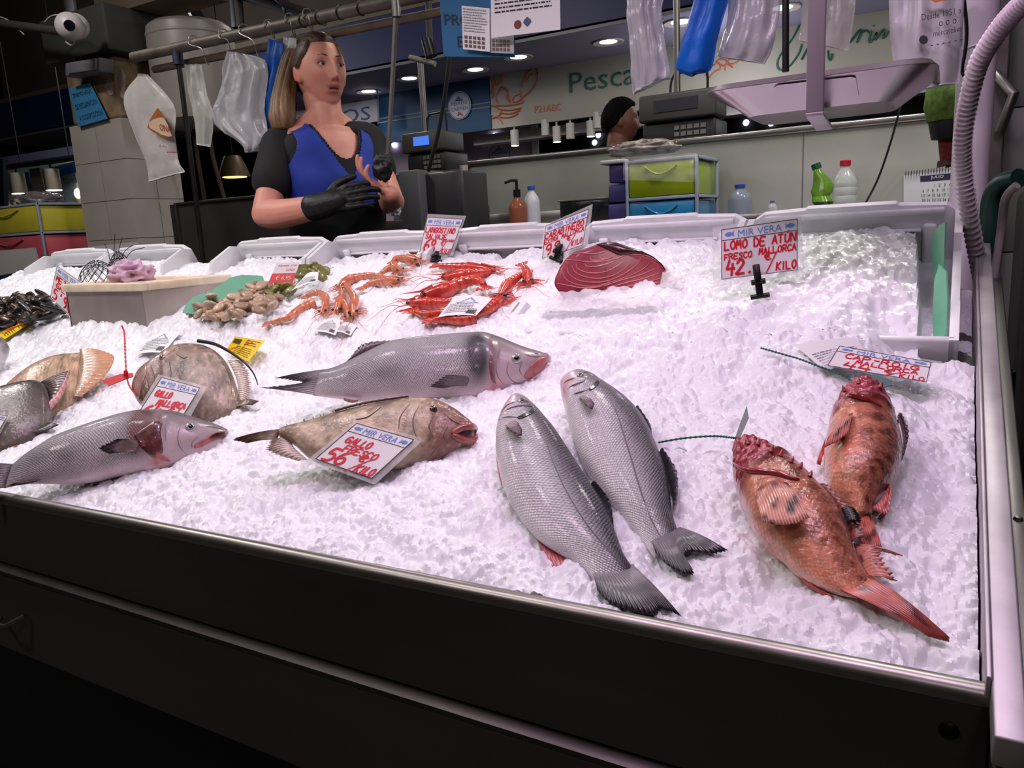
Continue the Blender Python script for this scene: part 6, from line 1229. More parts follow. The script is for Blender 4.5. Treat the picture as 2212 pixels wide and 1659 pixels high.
slab('logo', lg, .001, mat('logo_brown', (150, 84, 40), .5, noise=(30, .2)), t, np.array([0, -1., 0])); P = [aty(*p, YR-.078) for p in prs(lambda x, y: (x*.2532, y*.2532), '1275,1090 1270,1050 1300,1020 1370,1000 1400,1010 1440,1080 1465,1160 1440,1168 1380,1150 1310,1110')]
slab('logo_field', P, .0008, mat('logo_cream', (196, 166, 140), .5), t, np.array([0, -1., 0]))
q = px_quad([(342, 262), (368, 268), (372, 292), (345, 286)], YR-.080); print_on('logo_word', q, [('ONA', .05, .8, .95, .6)], mat('logo_red', (140, 30, 34), .5), t, n=np.array([0, -1., 0]))
q = px_quad([(345, 310), (385, 312), (390, 372), (345, 375)], YR-.078); print_on('small_print', q, [('Bolsa', .0, .12, .4, .08), ('-------', .4, .3, .9, .03)], mat('logo_red'), t, n=np.array([0, -1., 0]))
bag('clear_bag', [(404, 140), (410, 200), (420, 260), (425, 312)], [(440, 138), (448, 200), (462, 250), (455, 318)], YR-.02, cbag, 'narrow clear bag hanging beside the black pole', .012, 3, .006, 5)
bag('clear_bag', [(498, 112), (480, 190), (464, 264), (520, 310), (530, 330)], [(540, 118), (578, 140), (572, 230), (580, 300), (565, 325)], YR-.02, cbag2, 'bunch of cloudy clear bags left of the blue bag', .035, 5, .010, 7)
bag('blue_bag', [(583, 84), (578, 140), (565, 220), (562, 270)], [(612, 92), (610, 150), (604, 215), (592, 275)], YR-.0, bbag, 'folded blue bag hanging behind the woman', .016, 2, .005, 9)
bag('clear_bag', [(614, 80), (614, 120), (606, 180)], [(640, 82), (640, 120), (632, 180)], YR+.02, cbag2, 'thin white bag hanging at the woman\'s hair', .01, 2, .004, 11)
YB = 1.95
bag('clear_bag', [(1352, -30), (1356, 20), (1362, 120), (1366, 205)], [(1440, -30), (1428, 30), (1448, 160), (1440, 168)], YB, cbag2, 'long striped white bag bunch left of the bright blue bag', .035, 6, .009, 13)
bag('blue_bag', [(1505, -30), (1490, 30), (1468, 110), (1460, 148), (1492, 166)], [(1580, -30), (1570, 10), (1548, 90), (1535, 150), (1505, 158)], YB-.05, bbag2, 'stack of bright blue bags hanging at the top', .028, 2, .005, 15)
bag('clear_bag', [(1575, -30), (1572, 40), (1555, 100), (1548, 122)], [(1690, -30), (1684, 40), (1670, 100), (1650, 138)], YB, cbag2, 'clear bags between the bright blue bag and the scale strap', .03, 4, .008, 17)
bag('clear_bag', [(1735, -30), (1732, 30), (1726, 88)], [(1850, -30), (1846, 30), (1832, 110)], YB+.05, cbag, 'clear bag behind the scale strap', .02, 3, .006, 19)
t, f = bag('carrier_bag', [(1920, -40), (1922, 60), (1930, 140), (1940, 200)], [(2085, -40), (2080, 60), (2078, 120), (2072, 180)], YB-.08, mat('white_bag2', (196, 194, 198), .3, alpha=.88, bump=(20, .6, .006), noise=(10, .08)), 'white printed carrier bag at the top right', .035, 3, .007, 21)
q = px_quad([(1985, 20), (2080, 2), (2082, 110), (1988, 128)], YB-.135); nB_ = np.array([0, -1., 0])
print_on('bag_print', q, [('Desde 1951 a', .06, .24, .96, .13), ('mercatoliva', .32, .60, .96, .12), ('o o o', .45, .42, .85, .1), ('- - - - - -', .25, .78, .98, .02)], blk_ink, t, n=nB_)
slab('orange_mark', [aty(*p, YB-.138) for p in [(2000, -6), (2050, -12), (2045, 0), (2020, 5)]], .001, mat('orange_print', (190, 110, 60), .5), t, nB_)
slab('recycling_mark', [aty(1995+10*math.cos(a), 86+10*math.sin(a), YB-.138) for a in np.linspace(0, 6.28, 9)[:-1]], .001, blk_ink, t, nB_)

# ---- notices hanging at the top
YN = 2.0
nN = np.array([0, -1., 0])
def notice(px, label, mt, printer, Y=YN, name='hanging_notice', cat='notice'):
    q_ = px_quad(px, Y); t_ = thing(name, np.mean(q_, 0), label, cat); slab('sheet', q_, .002, mt, t_, nN); printer(t_, q_); return t_
def blocks(t_, q_, rects, m_, nm='printed_lines', lift=.0012):
    VV = [bil(q_, np.array([a, c, c, a]), np.array([b, b, d, d]))+nN*lift for a, b, c, d in rects]; mk(nm, np.vstack(VV), [(4*i, 4*i+1, 4*i+2, 4*i+3) for i in range(len(VV))], m_, t_, smooth=False)
r5 = np.random.RandomState(5)
notice([(948, -30), (1112, -20), (1112, 124), (958, 122)], 'blue prohibition notice hanging at the top centre', mat('blue_notice2', (24, 98, 150), .5), lambda t_, q_: print_on('printed_words', q_, [('PROHIBIDO', .05, .55, 1.1, .16), ('EL', .22, .86, .40, .16)], blk_ink, t_, lift=.0015, n=nN), Y=YN+.03)
def cal(t_, q_):
    blocks(t_, q_, textlines(r5, 9, .06, .06, .94, .62), grey_ink); blocks(t_, q_, [(.08+.16*i, .68+.10*j, .19+.16*i, .75+.10*j) for i in range(5) for j in range(3)], mat('brown_print', (104, 88, 84), .6), 'number_grid')
notice([(997, 12), (1057, 18), (1058, 112), (1000, 106)], 'white printed sheet in front of the blue notice, left one', paper, cal, YN+.01)
notice([(1058, 20), (1108, 24), (1110, 116), (1060, 114)], 'white printed sheet in front of the blue notice, right one', mat('dim_paper', (176, 172, 176), .6), cal, YN+.015)
def doc(t_, q_):
    blocks(t_, q_, textlines(r5, 8, .06, .02, .95, .62), blk_ink)
    slab('red_emblem', bil(q_, .40+.055*np.cos(np.linspace(0, 6.28, 12)[:-1]), .82+.08*np.sin(np.linspace(0, 6.28, 12)[:-1]))+nN*.0012, .0005, mat('emblem_red', (120, 40, 44), .5), t_, nN)
    slab('blue_emblem', bil(q_, .54+.06*np.cos(np.linspace(0, 6.28, 9)[:-1]), .79+.09*np.sin(np.linspace(0, 6.28, 9)[:-1])*(1, .6, 1, .6, 1, .6, 1, .6))+nN*.0012, .0005, mat('emblem_blue', (70, 78, 110), .5), t_, nN)
notice([(1060, -40), (1208, -60), (1210, 64), (1061, 82)], 'white printed document hanging at the top with two emblems', paper, doc, YN-.02)

# ---- hanging scale pan
YS = 1.28
q = [aty(1520, 187, YS), aty(2018, 126, YS)]; zt_ = (q[0][2]+q[1][2])/2; sx0, sx1 = q[0][0], q[1][0]; sdep = .26
zbp = float(aty(1760, 236, YS+.05)[2]); ins = .055
t = thing('hanging_scale_pan', ((sx0+sx1)/2, YS+sdep/2, zbp), 'steel scale pan hanging from a flat strap above the ice', 'scale pan')
to = [(sx0, YS, zt_), (sx1, YS, zt_), (sx1, YS+sdep, zt_), (sx0, YS+sdep, zt_)]; bo = [(sx0+ins, YS+ins*.8, zbp), (sx1-ins, YS+ins*.8, zbp), (sx1-ins, YS+sdep-ins, zbp), (sx0+ins, YS+sdep-ins, zbp)]
def rrect(c4, rad, n_=5):
    c4 = np.asarray(c4, float); out = []
    for i in range(4):
        p, a_, b_ = c4[i], c4[i-1], c4[(i+1) % 4]; d1, d2 = unit(a_-p), unit(b_-p)
        for s_ in np.linspace(0, 1, n_): out.append((1-s_)**2*(p+d1*rad)+2*s_*(1-s_)*p+s_**2*(p+d2*rad))
    return np.array(out)
R0, R1 = rrect(to, .045), rrect(bo, .035); cc_ = np.array([(sx0+sx1)/2, YS+sdep/2, 0])
lipo = R0.copy(); lipo[:, :2] = cc_[:2]+(R0[:, :2]-cc_[:2])*1.035; lipo[:, 2] -= .006
rings = [lipo, R0+(0, 0, .002), R1, ]; inn0 = R0.copy(); inn0[:, :2] = cc_[:2]+(R0[:, :2]-cc_[:2])*.985; inn1 = R1.copy(); inn1[:, 2] += .003
k_ = len(R0); Vp = np.vstack([lipo-(0, 0, .001), lipo, inn0+(0, 0, .0022), inn1, R1, R0-(0, 0, .001)]); FF = []
for a_ in range(5): FF += [(a_*k_+i, a_*k_+(i+1) % k_, ((a_+1) % 6)*k_+(i+1) % k_, ((a_+1) % 6)*k_+i) for i in range(k_) if a_ != 3]
FF += [(5*k_+i, 5*k_+(i+1) % k_, (i+1) % k_, i) for i in range(k_)]+[tuple(range(3*k_, 4*k_)), tuple(range(4*k_, 5*k_))[::-1]]
pan_m = mat('pan_steel', (182, 172, 176), .28, .9, noise=(5, .08)); mk('pan', Vp, FF, pan_m, t, sharp=30)
nF_ = unit(np.cross(np.array(to[1])-to[0], np.array(bo[0])-to[0])); nF_ = nF_ if nF_[1] < 0 else -nF_
slab('front_plate', [atp(*p, np.array(to[0])+nF_*.003, nF_) for p in [(1664, 232), (1672, 190), (1680, 184), (1838, 166), (1848, 168), (1855, 208), (1850, 213)]], .0025, pan_m, t, nF_)
sxm = aty(1763, 120, YS-.012)[0]; strap = mat('strap_steel', (176, 164, 174), .4, .5)
box('strap', (sxm-.0125, YS-.016, zbp-.012), (sxm+.0125, YS-.010, 2.3), strap, t, .002); obox('strap_foot', (sxm-.0125, YS-.016, zbp-.012), (.025, 0, 0), (0, .11, -.012), (0, 0, -.005), strap, t, .001)
tube('hanger_post', [(sxm, YS+sdep*.5, 2.3), (sxm, YS+.0, 2.3), (sxm, YS-.013, 2.29)], .008, strap, t, 8)
p = aty(1697, 10, YB-.1); o = tube('black_rod', [aty(1697, -40, YB-.1), aty(1697, 155, YB-.1)], .0075, blk_pl, None, 10); tag(o, 'thin black rod hanging above the scale pan', 'rod')
P = spl([aty(2035, -20, 2.3), aty(2005, 70, 2.3), aty(1988, 115, 2.35), aty(1955, 190, 2.6), aty(1940, 250, 2.9), aty(1920, 320, 3.1), aty(1895, 390, 3.2), aty(1866, 445, 3.2)], 50); o = tube('black_cable', P, .004, blk, None, 6); tag(o, 'black cable hanging down to the steel ledge', 'cable')

# ---- right-hand side: white pipe, corrugated hose, cabinet
o = tube('white_pipe', [(aty(2112, 100, 1.98)[0], 1.98, .2), (aty(2112, 100, 1.98)[0], 1.98, 2.6)], .036, mat('white_paint_pipe', (206, 196, 206), .45, noise=(12, .08), bump=(40, .2, .002)), None, 22); tag(o, 'white painted upright pipe behind the hose', 'pipe')
tube('cable_tie', [np.array([aty(2112, 95, 1.98)[0]+.038*math.cos(a_), 1.98+.038*math.sin(a_), aty(2112, 97, 1.95)[2]+.006*math.cos(a_)]) for a_ in np.linspace(0, 6.28, 16)], .0025, paper, o, 5)
P = spl([aty(2250, -30, 1.35), aty(2206, 10, 1.38), aty(2160, 62, 1.42), aty(2115, 135, 1.47), aty(2092, 220, 1.52), aty(2080, 300, 1.56), aty(2082, 370, 1.6), aty(2092, 450, 1.64), aty(2108, 540, 1.7), aty(2122, 620, 1.76), aty(2130, 680, 1.8), aty(2132, 760, 1.84)], 420)
r_ = .0130+.0024*np.cos(np.arange(420)*2*np.pi/5.); o = tube('corrugated_hose', P, r_, mat('hose_plastic', (206, 192, 202), .4), None, 16); o.data.set_sharp_from_angle(angle=math.radians(80)); tag(o, 'pale corrugated hose curving down the right side', 'hose')
o = tube('black_cable', spl([aty(2080, -20, 1.9), aty(2088, 60, 1.9), aty(2085, 110, 1.9), aty(2078, 150, 1.9), aty(2086, 168, 1.9)], 20), .004, blk, None, 6); tag(o, 'short black cable along the white pipe', 'cable')
wr = thing('wall_cladding', (.62, 2.5, 0), 'grey-green tiled wall panels behind the hose at the right', 'wall panel'); gm = mat('grey_green_tile', (112, 116, 108), .4, noise=(5, .1)); xw0 = aty(2125, 200, 2.4)[0]
box('backing', (xw0, 2.412, 0), (1.6, 2.43, 3.2), grout, wr)
for i in range(4):
    for j in range(8):
        if i == j == 0: tl0 = box('tile', (xw0+.052, 2.4, 0), (xw0+.31, 2.41, .357), gm, wr, .001)
        else: k2 = clone(tl0, wr); k2.location = (i*.262, 0, j*.36)
box('steel_post', (xw0, 2.36, 0), (xw0+.045, 2.40, 3.), mat('rough_post', (112, 106, 106), .5, .6, noise=(12, .3)), wr)
tube('bracket_bar', [(xw0+.02, 2.36, 1.52), (xw0+.06, 2.30, 1.46), (xw0+.04, 2.34, 1.38)], .012, steel_dk, wr, 8)
cb = thing('steel_cabinet', (.27, 1.3, 0), 'scratched steel cabinet at the right edge', 'cabinet'); cabm = mat('scratched_steel', (62, 62, 64), .4, .8, noise=(40, .4), bump=(60, .3, .001), stretch=(1, 1, .1))
xc = aty(2150, 800, 1.3)[0]; zcb = float(aty(2190, 395, 1.6)[2])
box('body', (xc+.07, .98, .0), (.9, 2.3, zcb), cabm, cb, .03, 4)
box('rust_clip', (xc+.09, 1.25, zcb-.04), (xc+.11, 1.30, zcb+.08), mat('rust', (96, 66, 56), .6, noise=(30, .3)), cb, .002)
o = tube('green_hose', spl([aty(2200, 385, 1.75), aty(2165, 395, 1.78), aty(2142, 430, 1.8), aty(2138, 500, 1.8), aty(2140, 600, 1.8), aty(2146, 720, 1.8)], 40), .018, mat('dark_green_hose', (22, 52, 44), .35), None, 14); tag(o, 'dark green hose looped beside the steel cabinet', 'hose')
o = tube('clear_tube', spl([aty(2196, 400, 1.6), aty(2172, 430, 1.62), aty(2162, 500, 1.65), aty(2140, 650, 1.65), aty(2118, 800, 1.65)], 40), .007, mat('clear_tube', (170, 160, 160), .2, alpha=.7), None, 10); tag(o, 'thin clear tube running down beside the hose', 'tube')
o = lathe('black_pipe', [(.030, -.7), (.034, -.7), (.034, 0), (.030, 0), (.028, -.02), (.028, -.6)], aty(2138, 798, 1.35), blk_pl, None, 22); tag(o, 'open black pipe stub standing by the cabinet', 'pipe')
o = box('gap_shade', (xr+.05, 1.0, .0), (xc+.05, 2.2, .55), mat('gap_shade_dark', (16, 16, 18), .7)); tag(o, 'dark plinth standing in for shade between counter and cabinet', 'infill')  # near-black block put in for the shade of this gap
gx_ = aty(2206, 1350, .85); o = box('green_crate', (gx_[0]-.005, .70, .3), (gx_[0]+.3, .95, float(aty(2206, 1318, .80)[2])), mat('green_crate', (18, 130, 66), .4), None, .008); tag(o, 'green plastic crate corner at the right edge', 'crate')
o = sheet('rag', [gx_+(-.02, .02, .012), gx_+(.25, .02, .02), gx_+(.25, -.1, .02), gx_+(-.02, -.1, .004)], 12, 8, paper, .01, 3, 'white rag lying on the green crate', 'rag')
# small dressed doll hanging on the partition
dp = 2.6
t = thing('hanging_doll', aty(2050, 360, dp), 'small hanging doll in green plaid, black and red by the white pipe', 'doll')
lathe('plaid_shirt', [(.0001, .08), (.035, .07), (.06, .03), (.065, -.03), (.055, -.07), (.0001, -.075)], aty(2052, 205, dp), mat('green_plaid', (74, 104, 30), .8, noise=(60, .5)), t, 14)
lathe('black_trousers', [(.0001, .06), (.05, .05), (.055, 0), (.042, -.06), (.0001, -.065)], aty(2050, 252, dp), blk, t, 14)
for dx in (-9, 10): tube('red_leg', [aty(2052+dx, 275, dp), aty(2053+dx, 310, dp), aty(2054+dx, 350, dp)], [.022, .020, .017], mat('red_knit', (112, 40, 34), .85, noise=(80, .4)), t, 10)
for dx in (-9, 10): tube('shoe', [aty(2050+dx, 345, dp), aty(2052+dx, 358, dp)], [.020, .024], mat('brown_shoe', (70, 34, 30), .6), t, 10)
tube('cord', [aty(2054, 185, dp), aty(2056, 120, dp)], .003, blk, t, 5)

# ================================================================== neighbouring stalls across the aisle
YF = 6.0
fz = float(aty(1000, 112, YF)[2]); ftop = float(aty(75, 207, YF)[2])
navy = mat('navy_fascia', (20, 26, 74), .55); sof = mat('lilac_soffit', (150, 146, 172), .6)
fa = thing('stall_fascia', (-2., YF, 0), 'dark navy canopy with downlights over the stalls behind', 'canopy')
yS = float(atz(1100, 158, fz+.0)[1]); xL, xR = -11.5, 3.2
box('fascia_board', (xL, YF, fz), (xR, YF+.05, ftop), navy, fa); box('top_trim', (xL, YF-.01, ftop), (xR, YF+.06, ftop+.05), mat('tan_trim', (96, 86, 74), .7), fa); box('upper_panel', (xL, YF+.4, ftop+.05), (xR, YF+.45, 5.2), mat('upper_brown', (70, 62, 54), .85, noise=(1.5, .2)), fa); box('edge_trim', (xL, YF-.012, fz-.015), (xR, YF+.0, fz+.01), mat('grey_trim', (96, 98, 110), .5), fa)
box('soffit', (xL, YF+.0, fz+.001), (xR, yS+.6, fz+.03), sof, fa)
dlm = mat('downlight_glow', (200, 226, 255), .5, emit=5.5); ringm = mat('downlight_ring', (206, 198, 190), .5)
dl0 = None
for i, (x, y) in enumerate([(796, 197), (884, 169), (1027, 150), (1120, 123), (1314, 90), (1470, 47), (1690, 16), (690, 225)]):
    p = atz(x, y, fz)
    if dl0 is None:
        d_ = thing('downlight', p, 'round downlight, nearest to the woman in the soffit', 'downlight', 'round downlights in the soffit'); lathe('trim_ring', [(.075, 0), (.13, -.012), (.135, -.004), (.13, .001), (.07, .001)], p, ringm, d_, 24); lathe('glow', [(.0001, -.004), (.074, -.004), (.074, -.001), (.0001, -.001)], p, dlm, d_, 20); dl0 = d_
    else:
        c_ = clone(dl0, None, p); c_['label'] = ['', 'round downlight, second from the woman in the soffit', 'round downlight left under the blue notice', 'round downlight right under the blue notice', 'round downlight above the word painted in green', 'round downlight behind the bright blue bag', 'round downlight behind the black rod', 'round downlight behind the woman\'s hair'][i]
        for ch in dl0.children: clone(ch, c_)
    lamp('SPOT', 'downlight_beam', tuple(p-(0, 0, .03)), 9, (1., .93, .88), .06, tuple(p-(0, 0, 2)), spot_size=math.radians(110), spot_blend=.6)
# sign boards
YG = yS
offw = mat('sign_board_white', (158, 154, 142), .6); nY = np.array([0, -1., 0])
t = thing('shop_sign', aty(1500, 160, YG), 'long off-white shop sign with lobster drawing and green lettering', 'sign')
zs1 = fz; zs0 = float(aty(1150, 268, YG)[2]); xs0 = aty(1060, 220, YG)[0]
box('board', (xs0, YG, zs0), (xR, YG+.06, zs1), offw, t)
grn = mat('sign_green', (22, 88, 78), .5); org_ = mat('sign_orange', (186, 92, 60), .5)
print_on('green_word', px_quad([(1230, 155), (1480, 108), (1480, 170), (1230, 205)], YG-.006), [('Pescado', 0, .93, .88, .86)], grn, t, n=nY)
print_on('stall_number', px_quad([(1155, 226), (1212, 220), (1212, 240), (1155, 246)], YG-.006), [('P21ABC', 0, .9, 1, .75)], org_, t, n=nY)
def strokes(nm, Ls, Y, r_, m_, par):
    for L_ in Ls: tube(nm, spl([aty(*p, Y) for p in L_], max(8, len(L_)*4)), r_, m_, par, 5)
Z3b = lambda s: prs(lambda x, y: (1000+x*.2532, y*.2532), s)
strokes('lobster_stroke', [Z3b('500,740 520,680 570,610 625,580 645,630 620,720 560,790 500,830 490,780'), Z3b('540,700 570,650 600,630'), Z3b('490,800 440,820 420,860 460,870 510,830'), Z3b('400,880 380,800 350,760 310,770 280,830 300,880'), Z3b('240,650 250,720 240,800'), Z3b('280,640 270,720 260,790 250,840'), Z3b('300,640 340,640 330,690 290,720 285,680'), Z3b('300,780 330,740 380,770 370,830 400,870'), Z3b('280,900 380,900 500,880 510,850'), Z3b('300,930 400,940 500,920'), Z3b('310,960 400,970 490,940'), Z3b('320,1000 400,1000 470,970'), Z3b('240,900 300,920 330,960 280,1000 240,980'), Z3b('250,1010 300,1000 340,1050')], YG-.006, .007, org_, t)
Z4b = lambda s: prs(lambda x, y: (1480+x*.331, y*.331), s)
strokes('script_stroke', [Z4b('745,165 700,250 620,360 600,420 620,455 680,430 740,350 760,290'), Z4b('760,390 790,330 810,300'), Z4b('930,330 935,380 950,390 960,350'), Z4b('1070,280 1110,230 1130,205 1150,200 1120,280 1150,215 1180,200 1200,215'), Z4b('1215,200 1200,265 1215,270 1250,210'), Z4b('1230,165 1232,170'), Z4b('1250,210 1240,260 1280,205 1300,195 1290,250 1335,200')], YG-.006, .009, grn, t)
strokes('prawn_stroke', [Z4b('130,500 160,440 200,420 220,390 260,390 300,420 350,400'), Z4b('150,520 190,470 230,450 220,410'), Z4b('200,400 250,430 290,390 330,385'), Z4b('260,460 270,420 310,440')], YG-.006, .006, org_, t)
def round_logo(t_, px, Y, r_px, words):
    c_ = aty(*px, Y); r = r_px*np.dot(c_-CAM, CD)/FPX; lathe('logo_disc', [(.0001, 0), (r, 0), (r, .008), (.0001, .008)], c_, mat('logo_white', (196, 196, 204), .5), t_, 30, axis=nY)
    for k2 in (.93, .0):
        if k2: tube('logo_ring', [c_+nY*.01+np.array([r*k2*math.cos(a_), 0, r*k2*math.sin(a_)]) for a_ in np.linspace(0, 6.283, 33)], r*.02, mat('logo_blue', (70, 90, 140), .5), t_, 5)
    q_ = [c_+nY*.009+np.array([sx*r, 0, sz*r]) for sx, sz in ((-1, 1), (1, 1), (1, -1), (-1, -1))]; print_on('logo_words', q_, words, mat('logo_navy', (50, 62, 110), .5), t_, n=nY)
    tubes('logo_boat', [[c_+nY*.01+np.array([r*x, 0, r*z]) for x, z in L_] for L_ in ([(-.25, .4), (0, .65), (.25, .4), (-.25, .4)], [(-.35, .35), (.35, .35)], [(-.1, .5), (.1, .5)])], r*.03, mat('logo_blue'), t_, 4)
    return c_, r
t = thing('shop_sign', aty(1000, 220, YG), 'blue sign with a round white boat logo left of the lobster', 'sign')
xq0, xq1 = aty(812, 230, YG)[0], xs0-.01
box('board', (xq0, YG, zs0), (xq1, YG+.05, zs1), mat('sea_blue_board', (28, 66, 100), .5, noise=(2, .4), coords='Generated'), t)
for zz_ in (.42, .5): box('white_wave', (xq0, YG-.004, zs0+(zs1-zs0)*zz_), (xq1, YG, zs0+(zs1-zs0)*(zz_+.03)), mat('pale_wave', (110, 120, 132), .6), t)
c_, r = round_logo(t, (993, 228), YG-.012, 29, [('PEIXOS', .16, .48, .84, .12), ('CARMEN', .12, .68, .88, .12)]); tubes('prawn_mark', [[c_+nY*.01+np.array([r*x, 0, r*z]) for x, z in ((-.2, -.7), (.05, -.55), (.25, -.75))], [c_+nY*.01+np.array([r*x, 0, r*z]) for x, z in ((-.1, -.5), (.1, -.65))]], r*.05, org_, t, 4)
t = thing('shop_sign', aty(770, 240, YG-.3), 'white sign with large blue capitals behind the woman', 'sign'); q = px_quad([(640, 240), (814, 214), (816, 262), (640, 290)], YG-.3); slab('board', q, .03, mat('sign_white2', (188, 186, 196), .6), t, nY); [tube('hanging_rod', [q[i]+(0, .02, -.01), (q[i][0], q[i][1]+.02, fz+.01)], .008, steel_dk, t, 6) for i in (0, 1)]; print_on('blue_capitals', q, [('PEIXOS', .02, .86, .92, .60)], mat('logo_navy'), t, n=nY, lift=.004)
# white back wall of the stall with second logo, dark opening, pendant cylinder lamps
wb = thing('pink_wall_panel', aty(1080, 320, YG+.8), 'pinkish white stall back wall with a round logo', 'wall panel'); pw_ = mat('pink_white_wall', (198, 176, 192), .5)
zb1 = zs0+.3; box('wall', (aty(820, 300, YG+.8)[0], YG+.8, .9), (aty(1158, 300, YG+.8)[0], YG+.85, zs0+.4), pw_, wb); box('frame', (aty(1150, 300, YG+.78)[0], YG+.76, .9), (aty(1162, 300, YG+.78)[0], YG+.8, zs0+.4), paper, wb)
round_logo(wb, (1080, 334), YG+.79, 27, [('PEIXOS', .16, .50, .84, .14), ('CARMEN', .16, .72, .84, .14)])
o = box('stall_opening', (aty(1162, 300, YG+1.4)[0], YG+1.4, .4), (xR, YG+1.45, zs0+.4), mat('dark_opening', (20, 20, 24), .7)); tag(o, 'dark back of the neighbouring stall', 'wall panel')
o = box('stall_counter', (xs0-1.5, YG+.2, 0), (xR, YG+.8, float(aty(1100, 372, YG+.3)[2])-.05), mat('far_counter', (110, 104, 110), .5, .5)); tag(o, 'pale counter of the neighbouring stall', 'counter')
o = box('white_beam', (aty(1000, 280, YG+.1)[0], YG+.3, zs0-.10), (xR, YG+.5, zs0-.002), mat('white_beam', (196, 190, 190), .5)); tag(o, 'white beam under the long shop sign', 'beam')
cyl = mat('white_lamp', (196, 192, 184), .5); glow = mat('lamp_glow', (255, 240, 220), .5, emit=8)
CYL = [(1112, 300, 1, 'white cylinder lamp hanging in front of the round logo'), (1178, 278, 0, 'white cylinder lamp, second from the logo'), (1203, 292, 1, 'lit white cylinder lamp, third from the logo'), (1232, 285, 0, 'long white cylinder lamp, fourth from the logo'), (1276, 280, 1, 'lit white cylinder lamp left of the man'), (1290, 262, 0, 'white cylinder lamp touching the man\'s head')]
for x, y, g, lb in CYL:
    p = aty(x, y, YG+.03); t = thing('cylinder_lamp', p, lb, 'lamp', 'white cylinder lamps under the sign'); h_ = 14*np.dot(p-CAM, CD)/FPX; r = 9*np.dot(p-CAM, CD)/FPX
    lathe('shade', [(.0001, h_*1.3), (r, h_*1.3), (r, -h_), (r*.9, -h_), (.0001, -h_+.01)], p, cyl, t, 18); lathe('bulb', [(.0001, -h_-.004), (r*.88, -h_-.004), (r*.88, -h_+.002), (.0001, -h_+.002)], p, glow if g else cyl, t, 14); tube('stem', [p+(0, 0, h_*1.3), (p[0], p[1], zs0+.01)], .01, cyl, t, 6)
LBF = ['small far light under the left end of the scale pan', 'dim bluish far light, second under the scale pan', 'small far light left of the scale strap foot', 'dim bluish far light right of the scale strap foot', 'small far light under the middle of the scale pan', 'small far light under the right end of the scale pan', 'small far light low beside the man\'s neck', 'small far light beside the man\'s hair', 'small far light above the round logo on the pink wall', 'small far light between the woman and the scale']
for i, (x, y) in enumerate([(1612, 265), (1666, 266), (1723, 250), (1767, 253), (1830, 237), (1922, 223), (1285, 308), (1293, 292), (1068, 294), (852, 313)]):
    p = aty(x, y, YG+1.385 if x > 1160 else YG+.785); o = lathe('small_light', [(.0001, 0), (.028, 0), (.032, .01), (.028, .02), (.0001, .02)], p, mat('small_glow', (225, 232, 255), .5, emit=5), None, 14, axis=nY); tag(o, LBF[i], 'light', 'small far lights')
# left-hand far stall
q0 = 5.2
t = thing('far_stall', aty(80, 380, q0), 'far stall with white and blue boards behind the drawers', 'stall'); fsm = mat('pale_blue_board', (150, 172, 190), .6); fbl = mat('strong_blue_board', (40, 92, 150), .6)
panel('white_board', [(-60, 345), (158, 345), (182, 520), (-60, 540)], q0, .05, fsm, t); panel('blue_board', [(110, 362), (162, 348), (166, 372), (116, 384)], q0-.06, .02, fbl, t); panel('blue_map', [(30, 375), (60, 372), (58, 395), (66, 405), (48, 408), (40, 395)], q0-.06, .02, fbl, t)
panel('wood_board', [(62, 365), (84, 362), (100, 418), (76, 422)], q0-.1, .02, mat('taupe_board', (108, 100, 92), .6), t); panel('dark_edge', [(-60, 330), (6, 345), (10, 480), (-60, 480)], q0-.3, .05, mat('navy_dark', (14, 20, 40), .6), t)
print_on('board_words', px_quad([(124, 380), (168, 374), (172, 400), (126, 404)], q0-.02), [('del Marina', 0, .8, 1, .6)], mat('logo_navy'), t, n=nY, lift=.02)
panel('white_fascia', [(-60, 350), (160, 315), (162, 338), (-60, 372)], q0-.2, .04, mat('lilac_fascia', (120, 118, 150), .6), t)
o = tube('dark_track', [aty(20, 360.5, q0-.6), aty(165, 340, q0-.6)], .03, blk, None, 8); [tube('hanger', [aty(x, y, q0-.6), np.array([aty(x, y, q0-.6)[0], q0-.6, 5.2])], .006, blk, o, 5) for x, y in ((45, 357), (150, 342))]; tag(o, 'dark lighting track in the far stall at the left', 'track')
for x, y, lb in [(39, 396, 'beige cylinder lamp in the far left stall, left one'), (113, 388, 'beige cylinder lamp in the far left stall, right one')]:
    p = aty(x, y, q0-.6); t = thing('cylinder_lamp', p, lb, 'lamp', 'cylinder lamps in the far left stall'); lathe('shade', [(.0001, .1), (.07, .1), (.075, -.1), (.06, -.1), (.0001, -.08)], p, mat('beige_lamp', (150, 140, 122), .5), t, 16); lathe('bulb', [(.0001, -.105), (.07, -.105), (.07, -.1), (.0001, -.1)], p, glow, t, 14); tube('stem', [p+(0, 0, .1), (p[0], p[1], np.interp(x, [38, 165], [aty(38, 358, q0-.6)[2], aty(165, 340, q0-.6)[2]]))], .01, blk, t, 6)
for i, (x, y) in enumerate([(144, 332), (38, 440), (170, 418), (8, 446)]):
    p = aty(x, y, q0-.012); o = lathe('small_light', [(.0001, 0), (.05, 0), (.055, .01), (.05, .02), (.0001, .02)], p, mat('warm_glow', (255, 226, 150), .5, emit=5), None, 14, axis=np.array([0, -1., 0])); tag(o, ['small warm light beside the pillar under the navy canopy', 'small warm light just above the yellow drawers', 'small warm light where the drawers meet the pillar', 'small warm light above the yellow drawers at the left edge'][i], 'light', 'small warm lights at the left')
